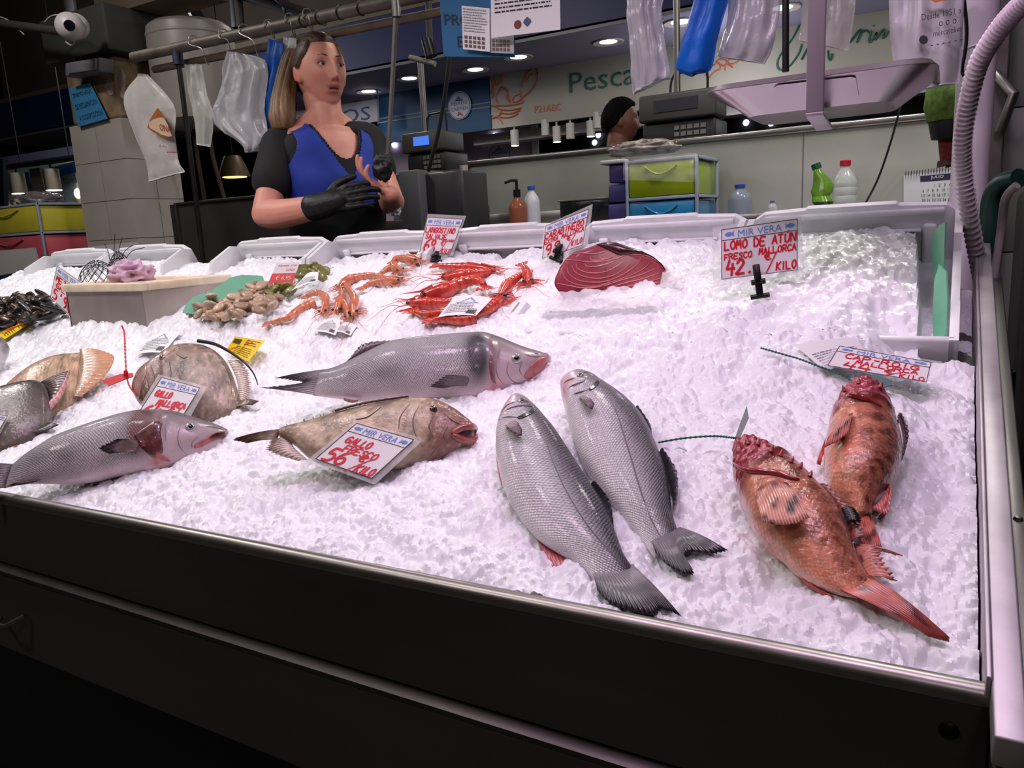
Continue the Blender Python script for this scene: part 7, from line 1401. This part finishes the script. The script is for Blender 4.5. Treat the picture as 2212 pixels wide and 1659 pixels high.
p = aty(505, 365, 3.6); t = thing('pendant_lamp', p, 'brass pendant lamp glowing yellow behind the bags', 'lamp'); lathe('shade', [(.10, -.05), (.085, 0), (.06, .06), (.05, .08), (.0001, .085)], p, mat('brass_shade', (92, 78, 58), .4, .4), t, 20); lathe('bulb', [(.0001, -.052), (.075, -.052), (.075, -.04), (.0001, -.04)], p, mat('yellow_glow', (255, 214, 90), .5, emit=5), t, 18); tube('cord', [p+(0, 0, .08), (p[0], p[1], 5.2)], .004, blk, t, 6)

# ---- shop scales behind the partition
def shop_scale(px, Y, w_, h_, label, lcd, post_px):
    p = aty(*px, Y); t_ = thing('shop_scale', p, label, 'scale', 'electronic shop scales'); gm_ = mat('scale_grey', (66, 66, 66), .5); dep = .22
    box('lower_body', (p[0]-w_/2, Y, p[2]), (p[0]+w_/2, Y+dep, p[2]+h_*.48), mat('scale_dark', (34, 34, 36), .45), t_, .008); box('head', (p[0]-w_/2-.01, Y-.03, p[2]+h_*.5), (p[0]+w_/2+.01, Y+dep*.8, p[2]+h_), gm_, t_, .012)
    box('display', (p[0]-w_*lcd[0], Y-.034, p[2]+h_*.66), (p[0]+w_*lcd[1], Y-.029, p[2]+h_*.88), lcd[2], t_)
    for i in range(5):
        for j in range(3): 
            kb = box('key', (p[0]-w_*.05+i*w_*.09, Y-.006, p[2]+h_*(.08+.12*j)), (p[0]-w_*.05+i*w_*.09+w_*.07, Y, p[2]+h_*(.16+.12*j)), mat('scale_key', (110, 108, 104), .5), t_) if i+j == 0 else clone(kb0, t_, (i*w_*.09, 0, h_*.12*j))
            if i+j == 0: kb0 = kb
    top = aty(*post_px, Y+.1); tube('post', [(top[0], Y+.1, p[2]+h_), top], .016, steel_dk, t_, 10)
    tube('cable', spl([(p[0]-w_*.2, Y+.1, p[2]+h_), (p[0]-w_*.15, Y+.1, p[2]+h_+.09), (p[0]+w_*.1, Y+.1, p[2]+h_+.10), (p[0]+w_*.3, Y+.1, p[2]+h_+.1), (p[0]+w_*.32, Y+.1, p[2]+h_)], 20), .006, blk, t_, 5)
    return t_
shop_scale((922, 372), 3.4, .24, .20, 'grey shop scale with a blue display left of the partition', (.2, .2, mat('lcd_blue', (70, 120, 230), .4, emit=.8)), (908, 130))
shop_scale((1465, 318), 3.6, .34, .24, 'dark shop scale standing in front of the man', (.3, .3, mat('lcd_off', (44, 46, 56), .3)), (1461, -10))
o = box('scale_shelf', (aty(860, 372, 3.4)[0], 3.38, wz), (aty(1010, 372, 3.4)[0], 3.7, float(aty(922, 372, 3.4)[2])), steel_dk); tag(o, 'steel shelf carrying the scale with the blue display', 'shelf')
o = box('scale_shelf', (aty(1390, 318, 3.6)[0]-.1, 3.58, .16), (aty(1540, 318, 3.6)[0]+.1, 3.9, float(aty(1465, 318, 3.6)[2])), steel_dk); tag(o, 'steel shelf behind the partition carrying the dark scale', 'shelf')
# grey till boxes in front of the scale, next to the woman
o = box('grey_bin', (aty(863, 420, 2.7)[0], 2.7, wz-.02), (aty(905, 400, 2.7)[0], 2.9, float(aty(880, 368, 2.7)[2])), mat('grey_bin', (84, 84, 88), .5), None, .006); tag(o, 'small grey bin beside the woman\'s hand', 'bin')
o = box('grey_bin', (aty(912, 420, 2.75)[0], 2.75, wz-.02), (aty(1000, 400, 2.75)[0], 2.95, float(aty(950, 372, 2.75)[2])), mat('grey_bin2', (66, 66, 68), .4, .4), None, .008); tag(o, 'dark grey bin left of the partition post', 'bin')
t = thing('lamp_arm', aty(905, 135, 3.3), 'grey lamp bar on a bent black arm above the scale', 'lamp'); tube('bar', [aty(885, 124, 3.3), aty(940, 138, 3.3)], .013, mat('bar_grey', (140, 134, 126), .5), t, 8); tube('arm', spl([aty(925, -10, 3.3), aty(928, 80, 3.3), aty(932, 100, 3.3)], 10), .016, mat('arm_dark', (60, 54, 48), .5), t, 8); tube('ball_joint', [aty(922, 85, 3.3), aty(932, 122, 3.3)], .03, blk_pl, t, 10)
o = tube('black_cable', spl([aty(975, -10, 2.6), aty(970, 130, 2.6), aty(950, 270, 2.6), aty(925, 370, 2.6)], 30), .008, blk, None, 8); tag(o, 'thick black cable hanging left of the blue notice', 'cable')
# ================================================================== people
def head_vf(cen, R, nz=72, na=72, s=1.):
    """sculpted head; R columns = her left, forward, up"""
    u = np.linspace(.02, np.pi-.02, nz); v = np.linspace(0, 2*np.pi, na, endpoint=False); uu, vv = np.meshgrid(u, v, indexing='ij')
    d = np.stack([np.sin(uu)*np.sin(vv), np.sin(uu)*np.cos(vv), np.cos(uu)], -1).reshape(-1, 3)
    x, y, z = d[:, 0]*.075, d[:, 1]*np.where(d[:, 1] > 0, .092, .098), d[:, 2]*np.where(d[:, 2] > 0, .115, .120)
    low = sst(.0, -.115, z); x = x*(1-.22*low); y = np.where(y < 0, y*(1-.50*sst(-.02, -.10, z)), y*(1-.03*low)); x = x*(1-.06*sst(.06, .115, z))
    x = np.where(np.abs(x) > 0, np.sign(x)*np.abs(x)**.92*.075**.08, x)
    front = sst(.0, .05, y); y = np.where(y > .080, .080+(y-.080)*.55, y)
    g = lambda cx, cz, sx, sz: np.exp(-((x-cx)/sx)**2-((z-cz)/sz)**2)
    dy = np.zeros_like(y)
    dy += .013*np.exp(-(x/.0085)**2)*sst(.030, -.030, z)*sst(-.052, -.038, z)+.012*g(0, -.036, .011, .010)+.006*g(.012, -.040, .007, .007)+.006*g(-.012, -.040, .007, .007)
    for s_ in (-1, 1): dy += -.0085*g(s_*.031, .006, .016, .011)+.004*g(s_*.030, .029, .022, .008)+.0045*g(s_*.040, -.028, .020, .018)-.003*g(s_*.05, -.06, .015, .02)
    dy += .0065*g(0, -.0605, .019, .0050)+.0065*g(0, -.076, .017, .0055)-.006*g(0, -.0685, .017, .0028)-.002*g(0, -.088, .016, .005)+.007*g(0, -.105, .018, .012)
    y = y+dy*front
    P = np.stack([x, y, z], 1)*s; V = P@np.array(R).T+cen
    F = [tuple(f) for f in grid_faces(nz, na, wrap=True)]+[tuple(range(na))[::-1], tuple(range((nz-1)*na, nz*na))]
    return V, F, P
def ell_vf(c, ax, n=14):
    u = np.linspace(.05, np.pi-.05, n); v = np.linspace(0, 2*np.pi, n, endpoint=False); uu, vv = np.meshgrid(u, v, indexing='ij')
    d = np.stack([np.sin(uu)*np.cos(vv), np.sin(uu)*np.sin(vv), np.cos(uu)], -1).reshape(-1, 3); V = d@np.array(ax)+c
    return V, [tuple(f) for f in grid_faces(n, n, wrap=True)]+[tuple(range(n))[::-1], tuple(range((n-1)*n, n*n))]
def cap_vf(P, r, res=14):
    """tube with rounded ends"""
    P = np.asarray(P, float); r = np.broadcast_to(np.asarray(r, float), (len(P),)); d0 = unit(P[0]-P[1]); d1 = unit(P[-1]-P[-2])
    Q = [P[0]+d0*r[0]*a for a in (.95, .75, .4)]+list(P)+[P[-1]+d1*r[-1]*a for a in (.4, .75, .95)]
    rr = [r[0]*.3, r[0]*.66, r[0]*.92]+list(r)+[r[-1]*.92, r[-1]*.66, r[-1]*.3]
    return tube_vf(np.array(Q), np.array(rr), res)
def remesh(parts, voxel, smooth=3):
    VV, FF, k = [], [], 0
    for V, F in parts: VV.append(V); FF += [tuple(i+k for i in f) for f in F]; k += len(V)
    me = bpy.data.meshes.new('tmp'); me.from_pydata([tuple(v) for v in np.vstack(VV)], [], FF); bm = bmesh.new(); bm.from_mesh(me)
    bmesh.ops.recalc_face_normals(bm, faces=bm.faces); bm.to_mesh(me); bm.free()
    ob = bpy.data.objects.new('tmp', me); sc.collection.objects.link(ob); md = ob.modifiers.new('r', 'REMESH'); md.mode = 'VOXEL'; md.voxel_size = voxel
    sm = ob.modifiers.new('s', 'SMOOTH'); sm.factor = .5; sm.iterations = smooth
    e = bpy.data.meshes.new_from_object(ob.evaluated_get(bpy.context.evaluated_depsgraph_get()))
    V = np.empty(len(e.vertices)*3); e.vertices.foreach_get('co', V); F = [tuple(p.vertices) for p in e.polygons]
    bpy.data.objects.remove(ob); bpy.data.meshes.remove(e); bpy.data.meshes.remove(me); return V.reshape(-1, 3), F
def hand_parts(wr, D, N, W, curl=(.5, .5, .5, .5), spread=.12, thumb=(.9, .3), s=1.):
    """palm of four metacarpals, four unequal fingers bent by curl, thumb off the side of the palm"""
    D, N, W = unit(D), unit(N), unit(W); out = []; L_ = [(.040, .024, .019), (.044, .028, .021), (.040, .026, .020), (.031, .019, .017)]
    for i in range(4):
        o = (1.5-i)*.0195*s; kn = wr+D*(.082-.004*abs(i-1.2))*s+W*o; out.append(cap_vf([wr+W*o*.45+D*.004, (wr+kn)/2+W*o*.12, kn], np.array([.0135, .0135, .0105])*s, 10))
        a = curl[i]*.55; p = kn; pts = [p]
        for j in range(3):
            ang = a*(j+.7)*1.15; d = unit(D*math.cos(ang)+N*math.sin(ang)+W*(1.5-i)*spread); p = p+d*L_[i][j]*s; pts.append(p)
        out.append(cap_vf(spl(pts, 10), np.linspace(.0092, .0070, 10)*s, 10))
    b = wr+D*.018*s+W*.022*s; t1 = b+unit(D*thumb[0]+W*.9+N*thumb[1])*.040*s; t2 = t1+unit(D*(thumb[0]+.5)+W*.45+N*thumb[1])*.030*s; t3 = t2+unit(D*(thumb[0]+.8)+W*.15+N*thumb[1])*.024*s
    out.append(cap_vf(spl([b, t1, t2, t3], 10), np.linspace(.0135, .0082, 10)*s, 10)); return out

# ---- the woman
D0 = 2.62; HS = 1.06
hc = atd(693, 158, D0); hz = np.array([hc[0], hc[1], 0])
tc = unit((CAM-hc)*(1, 1, 0)); rt = np.array([CR[0], CR[1], 0]); rt = unit(rt-tc*np.dot(rt, tc))
def facing(deg): a = math.radians(deg); return tc*math.cos(a)+rt*math.sin(a)
upz = np.array([0, 0, 1.])
fH = unit(facing(27)+upz*.10); lH = unit(np.cross(fH, upz)*-1); lH = lH if np.dot(lH, rt) > 0 else -lH; uH = unit(np.cross(lH, fH)); uH = uH if uH[2] > 0 else -uH
RH = np.stack([lH, fH, uH], 1)
fB = facing(24); lB = unit(np.cross(upz, fB)); lB = lB if np.dot(lB, rt) > 0 else -lB
nb_ = atd(708, 268, D0+.01)                         # base of the neck
wom = thing('person', (nb_[0], nb_[1], .16), 'woman in a blue vest over a black shirt, one hand in a black glove', 'person')
RG = [(.035, .060, .058, .0), (-.005, .075, .064, -.002), (-.025, .115, .072, -.006), (-.045, .150, .086, -.006), (-.08, .166, .102, -.002), (-.14, .163, .116, .004), (-.20, .158, .128, .012), (-.27, .148, .120, .010), (-.35, .142, .108, .004), (-.44, .152, .114, .0), (-.56, .172, .124, -.004), (-.70, .176, .124, -.006)]
LAT = [None]
def torso(z0, z1, off, n=40, na=48, cut=None, flare=0.):
    Rg = spl(np.array(RG), 90); zz = np.linspace(z0, z1, n); a, b, c = [np.interp(-zz, -Rg[:, 0], Rg[:, i]) for i in (1, 2, 3)]
    th = np.linspace(0, 2*np.pi, na, endpoint=False); V = []
    for i in range(n):
        e = .86; o = off+flare*(zz[0]-zz[i]); cs, sn = np.sign(np.cos(th))*np.abs(np.cos(th))**e, np.sign(np.sin(th))*np.abs(np.sin(th))**e
        V.append(nb_+upz*zz[i]+fB*c[i]+np.outer(sn*(a[i]+o), lB)+np.outer(cs*(b[i]+o), fB))
    V = np.array(V); TT = np.repeat(th[None], n, 0); ZZ = np.repeat(zz[:, None], na, 1); LAT[0] = ((V-nb_)@lB).ravel()
    return V.reshape(-1, 3), grid_faces(n, na, wrap=True), TT.ravel(), ZZ.ravel()
V, F, _, _ = torso(-.012, -.70, -.004); na = 48
body_parts = [(V, [tuple(f) for f in F]+[tuple(range(na)), tuple(range(39*na, 40*na))[::-1]])]
hv, hf, _ = head_vf(hc, RH, s=HS); body_parts.append((hv, hf))
body_parts.append(cap_vf(spl([hc-uH*.075-fH*.018, hc-uH*.11-fH*.016, (hc-uH*.12+nb_)/2-fB*.014, nb_-upz*.07-fB*.02], 10), [.064, .063, .062, .061, .060, .060, .061, .063, .066, .068], 22))
for s_ in (-1, 1): body_parts.append(cap_vf([nb_+upz*.02+lB*.03*s_-fB*.02, nb_-upz*.05+lB*.11*s_-fB*.015], [.040, .045], 14))
for s_ in (-1, 1):
    e_ = hc+RH@np.array([s_*.077, -.006, -.010])*HS; body_parts.append(ell_vf(e_, [lH*.008+fH*-.004*s_*0, (fH*.017-uH*.004), (uH*.030+fH*-.006)])); body_parts.append(ell_vf(e_+RH@np.array([s_*.006, -.006, .004]), [lH*.006, fH*.013, uH*.026]))
shR, elR, wrR = atd(612, 306, 2.60), atd(573, 463, 2.50), atd(690, 446, 2.40)
shL, elL, wrL = atd(792, 298, 2.71), atd(846, 436, 2.64), atd(842, 420, 2.46)
body_parts.append(cap_vf(spl([nb_-upz*.06-lB*.10, shR, (shR+elR)/2, elR], 14), np.linspace(.056, .043, 14), 18)); body_parts.append(cap_vf(spl([elR, elR*.62+wrR*.38-upz*.006, wrR, wrR+(wrR-elR)*.06], 12), [.043, .046, .047, .047, .045, .042, .039, .036, .033, .030, .028, .027], 18))
body_parts.append(cap_vf(spl([nb_-upz*.06+lB*.10, shL, (shL+elL)/2, elL], 14), np.linspace(.054, .043, 14), 18)); body_parts.append(cap_vf(spl([elL, (elL+wrL)/2, wrL], 10), np.linspace(.044, .029, 10), 18))
# left hand, palm up towards her, fingers to the left
DL = unit(atd(800, 385, 2.40)-wrL); NL = unit(np.cross(DL, CR)); NL = NL if NL[2] > 0 else -NL; WL_ = unit(np.cross(NL, DL)); WL_ = WL_ if np.dot(WL_, CU) > 0 else -WL_
DLh = unit(-CR*.72+CU*.42-CD*.35); NLh = unit(CU*.6+CR*.55+CD*.1); NLh = unit(NLh-DLh*np.dot(NLh, DLh)); Wh = np.cross(DLh, NLh); Wh = Wh if np.dot(Wh, CD) > 0 else -Wh
body_parts += hand_parts(wrL, DLh, NLh, unit(Wh+CU*.3), (.75, .65, .7, .85), .08, (.5, 1.6), .92)
# feet and legs under the counter
for s_ in (-1, 1):
    hp = nb_-upz*.66+lB*.085*s_; kn_ = np.array([hp[0], hp[1], .62]); an = np.array([hp[0]-.01, hp[1], .26]); body_parts.append(cap_vf(spl([hp, kn_, an], 14), np.linspace(.085, .045, 14), 16)); body_parts.append(cap_vf([an-upz*.05, an-upz*.05+fB*.15], [.045, .035], 12))
BV, BF = remesh(body_parts, .0034, 2)
loc = (BV-hc)@RH/HS; hx, hy, hzz = loc.T; inh = (hzz > -.135) & (np.abs(hx) < .1)
cskin = np.repeat(C(204, 140, 122)[None], len(BV), 0); g3 = lambda x0, z0, sx, sz: np.exp(-((hx-x0)/sx)**2-((hzz-z0)/sz)**2)*(hy > .05)
cskin = mixc(cskin, C(196, 116, 102), .5*(g3(.042, -.03, .02, .02)+g3(-.042, -.03, .02, .02)+.8*g3(0, -.036, .012, .012)))
cskin = mixc(cskin, C(168, 92, 88), np.clip(1.3*(np.exp(-((hx)/.022)**4-((hzz+.060)/.0052)**4)+np.exp(-((hx)/.020)**4-((hzz+.0765)/.0058)**4))*(hy > .05), 0, 1)*.85)
cskin = mixc(cskin, C(52, 18, 20), np.clip(1.5*np.exp(-((hx)/.0165)**4-((hzz+.0683)/.0030)**4), 0, 1)*(hy > .05))
cskin = mixc(cskin, C(128, 82, 74), .55*(g3(.031, .004, .017, .012)+g3(-.031, .004, .017, .012)))
for s_ in (-1, 1): cskin = mixc(cskin, C(90, 44, 40), .8*np.exp(-((hx-s_*.0075)/.0035)**2-((hzz+.0455)/.003)**2)*(hy > .06))
cskin = mixc(cskin, C(206, 112, 88), .55*(np.abs(hx) > .074)*(np.abs(hzz) < .05)*(hy < .03)*inh)  # ears tinted orange: backlight put into the skin colour
skin_m = mat('skin', rough=.5, vcol=True, noise=(30, .05), sss=.0, bump=(200, .06, .001))
mk('body', BV, BF, skin_m, wom, col=cskin)
for s_ in (-1, 1):
    ec = hc+RH@np.array([s_*.0305, .0700, .0055])*HS; ev, ef = ell_vf(ec, [lH*.0118, fH*.0118, uH*.0100], 16); eo = mk('eye', ev, ef, mat('eye_white', (190, 180, 178), .15, coat=1), wom)
    gz = unit(fH+lH*.12-uH*.02); lathe('iris', [(.0001, .0121), (.003, .0120), (.0062, .0106), (.0001, .0095)], ec, mat('iris_brown', (58, 36, 30), .1, coat=1), eo, 14, axis=gz)
    lid = [hc+RH@np.array([s_*(.0305+.0150*math.cos(a_)), .0795-.006*abs(math.cos(a_))**2, .0072+.0038*math.sin(a_)])*HS for a_ in np.linspace(.0, 3.14, 12)]; tube('eyelid', lid, .0030, mat('eyelid', (150, 96, 84), .5), wom, 6)
    br = [hc+RH@np.array([s_*x_, y_, z_])*HS for x_, y_, z_ in ((.013, .0850, .0265), (.026, .0835, .0300), (.040, .0755, .0290), (.049, .066, .0235))]; tube('eyebrow', spl(br, 14), .0026*np.sin(np.linspace(.6, 2.9, 14))+.0006, mat('brow', (72, 46, 36), .7), wom, 6)
# hair: swept back cap and pony tail over the right shoulder
hv, hf, hp = head_vf(np.zeros(3), np.eye(3)); x, y, z = hp.T
hairline = np.where(y > 0, .072-.030*(np.abs(x)/.07)**2.2-.0*y, .0); above = sst(-.008, .010, z-np.where(y > .02, .074-.055*np.clip((np.abs(x)-.045)/.03, 0, 1)-.0, np.interp(y, [-.1, -.03, .02], [-.075, -.03, .02]))) 
nr = hp/np.linalg.norm(hp, axis=1)[:, None]; strand = .0006*np.sin(np.arctan2(x, z+.02)*46)+.0004*np.sin(np.arctan2(x, z+.02)*91+1)
hpv = hp+nr*((.010+strand)*above-.010*(1-above))[:, None]; hcol = mixc(C(48, 34, 28), C(72, 50, 36), .5+.5*np.sin(np.arctan2(x, z+.02)*60))
hair_m = mat('hair', rough=.5, vcol=True, noise=(140, .3), bump=(160, .4, .002), stretch=(1, 1, .12))
hair = mk('hair', hpv@RH.T*HS+hc, hf, hair_m, wom, col=hcol)
pth = spl([hc+RH@np.array([-.03, -.085, .03]), atd(634, 120, 2.66), atd(625, 150, 2.64), atd(618, 190, 2.61), atd(612, 228, 2.58), atd(612, 262, 2.56), atd(614, 280, 2.56)], 40); pr_ = np.interp(np.linspace(0, 1, 40), [0, .15, .4, .6, .8, .92, 1], [.02, .026, .034, .042, .046, .034, .010])
T_, N_, B_2 = frames(pth); vs_, fs_, cs_, kq = [], [], [], 0
for i in range(26):
    r0 = np.random.RandomState(i); a_ = i*2.4; q_ = math.sqrt((i+.5)/26.); tw_ = np.linspace(0, .5, 40)+a_
    Pp = pth+(N_*np.cos(tw_)[:, None]+B_2*np.sin(tw_)[:, None])*(pr_*q_*.72)[:, None]+N_*(.004*np.sin(np.linspace(0, 9, 40)+a_))[:, None]
    v_, f_ = tube_vf(Pp, pr_*.34+.002, 7, off=kq); vs_.append(v_); fs_ += f_; kq += len(v_); cs_.append(np.repeat(mixc(C(66, 47, 36), C(136, 104, 70), np.linspace(0, 1, 40)*r0.uniform(.5, 1.)), 7, 0))
mk('pony_tail', np.vstack(vs_), fs_, hair_m, hair, col=np.vstack(cs_))
# clothes
cloth_b = mat('black_cotton', (16, 16, 18), .85, noise=(20, .2), bump=(180, .2, .001)); vest_m = mat('blue_vest', (26, 52, 148), .75, noise=(14, .12), bump=(220, .25, .001)); apron_m = mat('black_apron', (13, 14, 16), .45, noise=(10, .3), bump=(14, .5, .008))
def garment(name, z0, z1, off, keep, mt, flare=0., n=170, na=240, par=None):
    V, F, T, Z = torso(z0, z1, off, n, na, flare=flare); k = keep(T, Z)
    Fk = [tuple(f) for f in F if k[f].all()]; V = V+((np.sin(V@lB*40)*np.sin(V[:, 2]*31))*.0018)[:, None]*fB
    inn, _, _, _ = torso(z0, z1, off-.003, n, na, flare=flare); m_ = len(V); used = sorted({i for f in Fk for i in f}); ix = {a_: i for i, a_ in enumerate(used)}
    ed = {}
    for f in Fk:
        for i in range(4): e = (f[i], f[(i+1) % 4]); ed[e] = 1
    rim = [e for e in ed if (e[1], e[0]) not in ed]; u_ = len(used)
    FF = [tuple(ix[i] for i in f) for f in Fk]+[tuple(ix[i]+u_ for i in f[::-1]) for f in Fk]+[(ix[b], ix[a_], ix[a_]+u_, ix[b]+u_) for a_, b in rim]
    return mk(name, np.vstack([V[used], inn[used]]), FF, mt, par or wom)
cosT = np.cos
def keep_shirt(T, Z): f = np.cos(T); l = np.abs(LAT[0]); return ~(((f > 0) & (Z > -.125+.125*(l/.080)**2.2)) | ((f <= 0) & (l < .08) & (Z > -.012)))
def keep_vest(T, Z):
    f = np.cos(T); l = np.abs(LAT[0]); v = (f > 0) & (l < .088*np.clip((Z+.185)/.165, 0, 1)**.8); arm = (l > .148+.045*sst(-.06, -.20, Z)) & (Z > -.20); return ~(v | arm | ((f <= 0) & (l < .085) & (Z > -.012)))
garment('black_shirt', -.008, -.50, .010, keep_shirt, cloth_b); garment('blue_vest', -.005, -.44, .018, keep_vest, vest_m); garment('black_apron', -.272, -.95, .025, lambda T, Z: Z < 9, apron_m, flare=.03)
def sleeve(name, sh, el, frac, r0, r1):
    e = sh+(el-sh)*frac; V, F = cap_vf(spl([nb_*.35+sh*.65-upz*.02, sh*.9+e*.1, (sh+e)/2, e], 14), np.linspace(r0, r1, 14), 24); mk(name, V, F[:-1], cloth_b, wom)
sleeve('sleeve', shR, elR, .56, .066, .070); sleeve('sleeve', shL, elL, .50, .062, .060)
# gloved right hand across the apron
DG = unit(atd(795, 412, 2.37)-wrR); NG = unit(np.cross(DG, CU)); NG = NG if np.dot(NG, CD) > 0 else -NG; WG = np.cross(DG, NG); WG = WG if np.dot(WG, CU) > 0 else -WG
gv, gf = remesh(hand_parts(wrR+DG*.015, DG, NG, WG, (.75, .7, .7, .8), .01, (1.0, .35), 1.12)+[cap_vf(spl([wrR-unit(wrR-elR)*.022, wrR, wrR+DG*.035, wrR+DG*.07], 8), [.043, .042, .041, .040, .039, .038, .036, .032], 18)], .003, 2)
mk('black_glove', gv, gf, mat('black_nitrile', (20, 20, 22), .5, noise=(40, .3), bump=(120, .4, .002)), wom)
gl = crumple('glove_held', atd(826, 362, 2.405), (.032, .022, .040), mat('black_nitrile'), 'crumpled black glove held in the woman\'s bare hand', 'glove', 13, .35, 1.7, flat=False)
o = crumple('paper_towel', atd(852, 455, 2.60), (.022, .02, .03), mat('towel', (170, 172, 178), .8), 'white paper tissue under the woman\'s elbow', 'tissue', 4, .3, 2.)

# ---- the man behind the partition
hm_ = aty(1342, 262, 4.3); fM = unit(facing(86)); fM = unit(np.array([CR[0], CR[1], 0])-.12*np.array([CD[0], CD[1], 0])); lM = unit(np.cross(upz, fM)); lM = lM if np.dot(lM, CD) > 0 else -lM; lM = np.cross(fM, upz)
RM = np.stack([lM if True else lM, fM, upz], 1)
man = thing('person', (hm_[0], hm_[1], 0), 'dark-haired man in profile behind the partition, facing right', 'person')
v1, f1, _ = head_vf(hm_, RM, s=1.06)
pm_ = [(v1, f1), cap_vf([hm_-upz*.09-fM*.02, hm_-upz*.2-fM*.03], [.062, .068], 18), cap_vf(spl([hm_-upz*.22-fM*.03-lM*.2, hm_-upz*.20-fM*.03, hm_-upz*.22-fM*.03+lM*.2], 9), .075, 16), cap_vf([hm_-upz*.28-fM*.03, hm_-upz*.8-fM*.03], [.15, .14], 20)]
for s_ in (-1, 1): pm_.append(ell_vf(hm_+RM@np.array([s_*.078, -.008, -.008]), [lM*.009, fM*.018, upz*.032])); pm_.append(cap_vf(spl([hm_-upz*.24+lM*.2*s_, hm_-upz*.5+lM*.24*s_, hm_-upz*.72+lM*.2*s_+fM*.1], 9), .045, 12)); pm_.append(cap_vf([hm_-upz*.75+lM*.09*s_-fM*.03, np.array([hm_[0], hm_[1], .06])+lM*.09*s_-fM*.03], [.09, .05], 12))
mv, mf = remesh(pm_, .006, 2); lz_ = (mv-hm_)[:, 2]; mk('body', mv, mf, skin_m, man, col=np.where((lz_ < -.17)[:, None], C(24, 24, 28), C(120, 78, 64)))
hv2, hf2, hp2 = head_vf(np.zeros(3), np.eye(3), s=1.06); x, y, z = hp2.T; ab = sst(-.006, .008, z-np.interp(y, [-.1, -.02, .03, .06, .09], [-.07, -.02, .045, .07, .075])); nr = hp2/np.linalg.norm(hp2, axis=1)[:, None]
mk('hair', (hp2+nr*((.012+.004*noise3(hp2, 60, 3))*ab-.012*(1-ab))[:, None])@RM.T+hm_, hf2, mat('black_hair', (12, 10, 10), .9, noise=(120, .4), bump=(180, .8, .004), spec=.1), man)
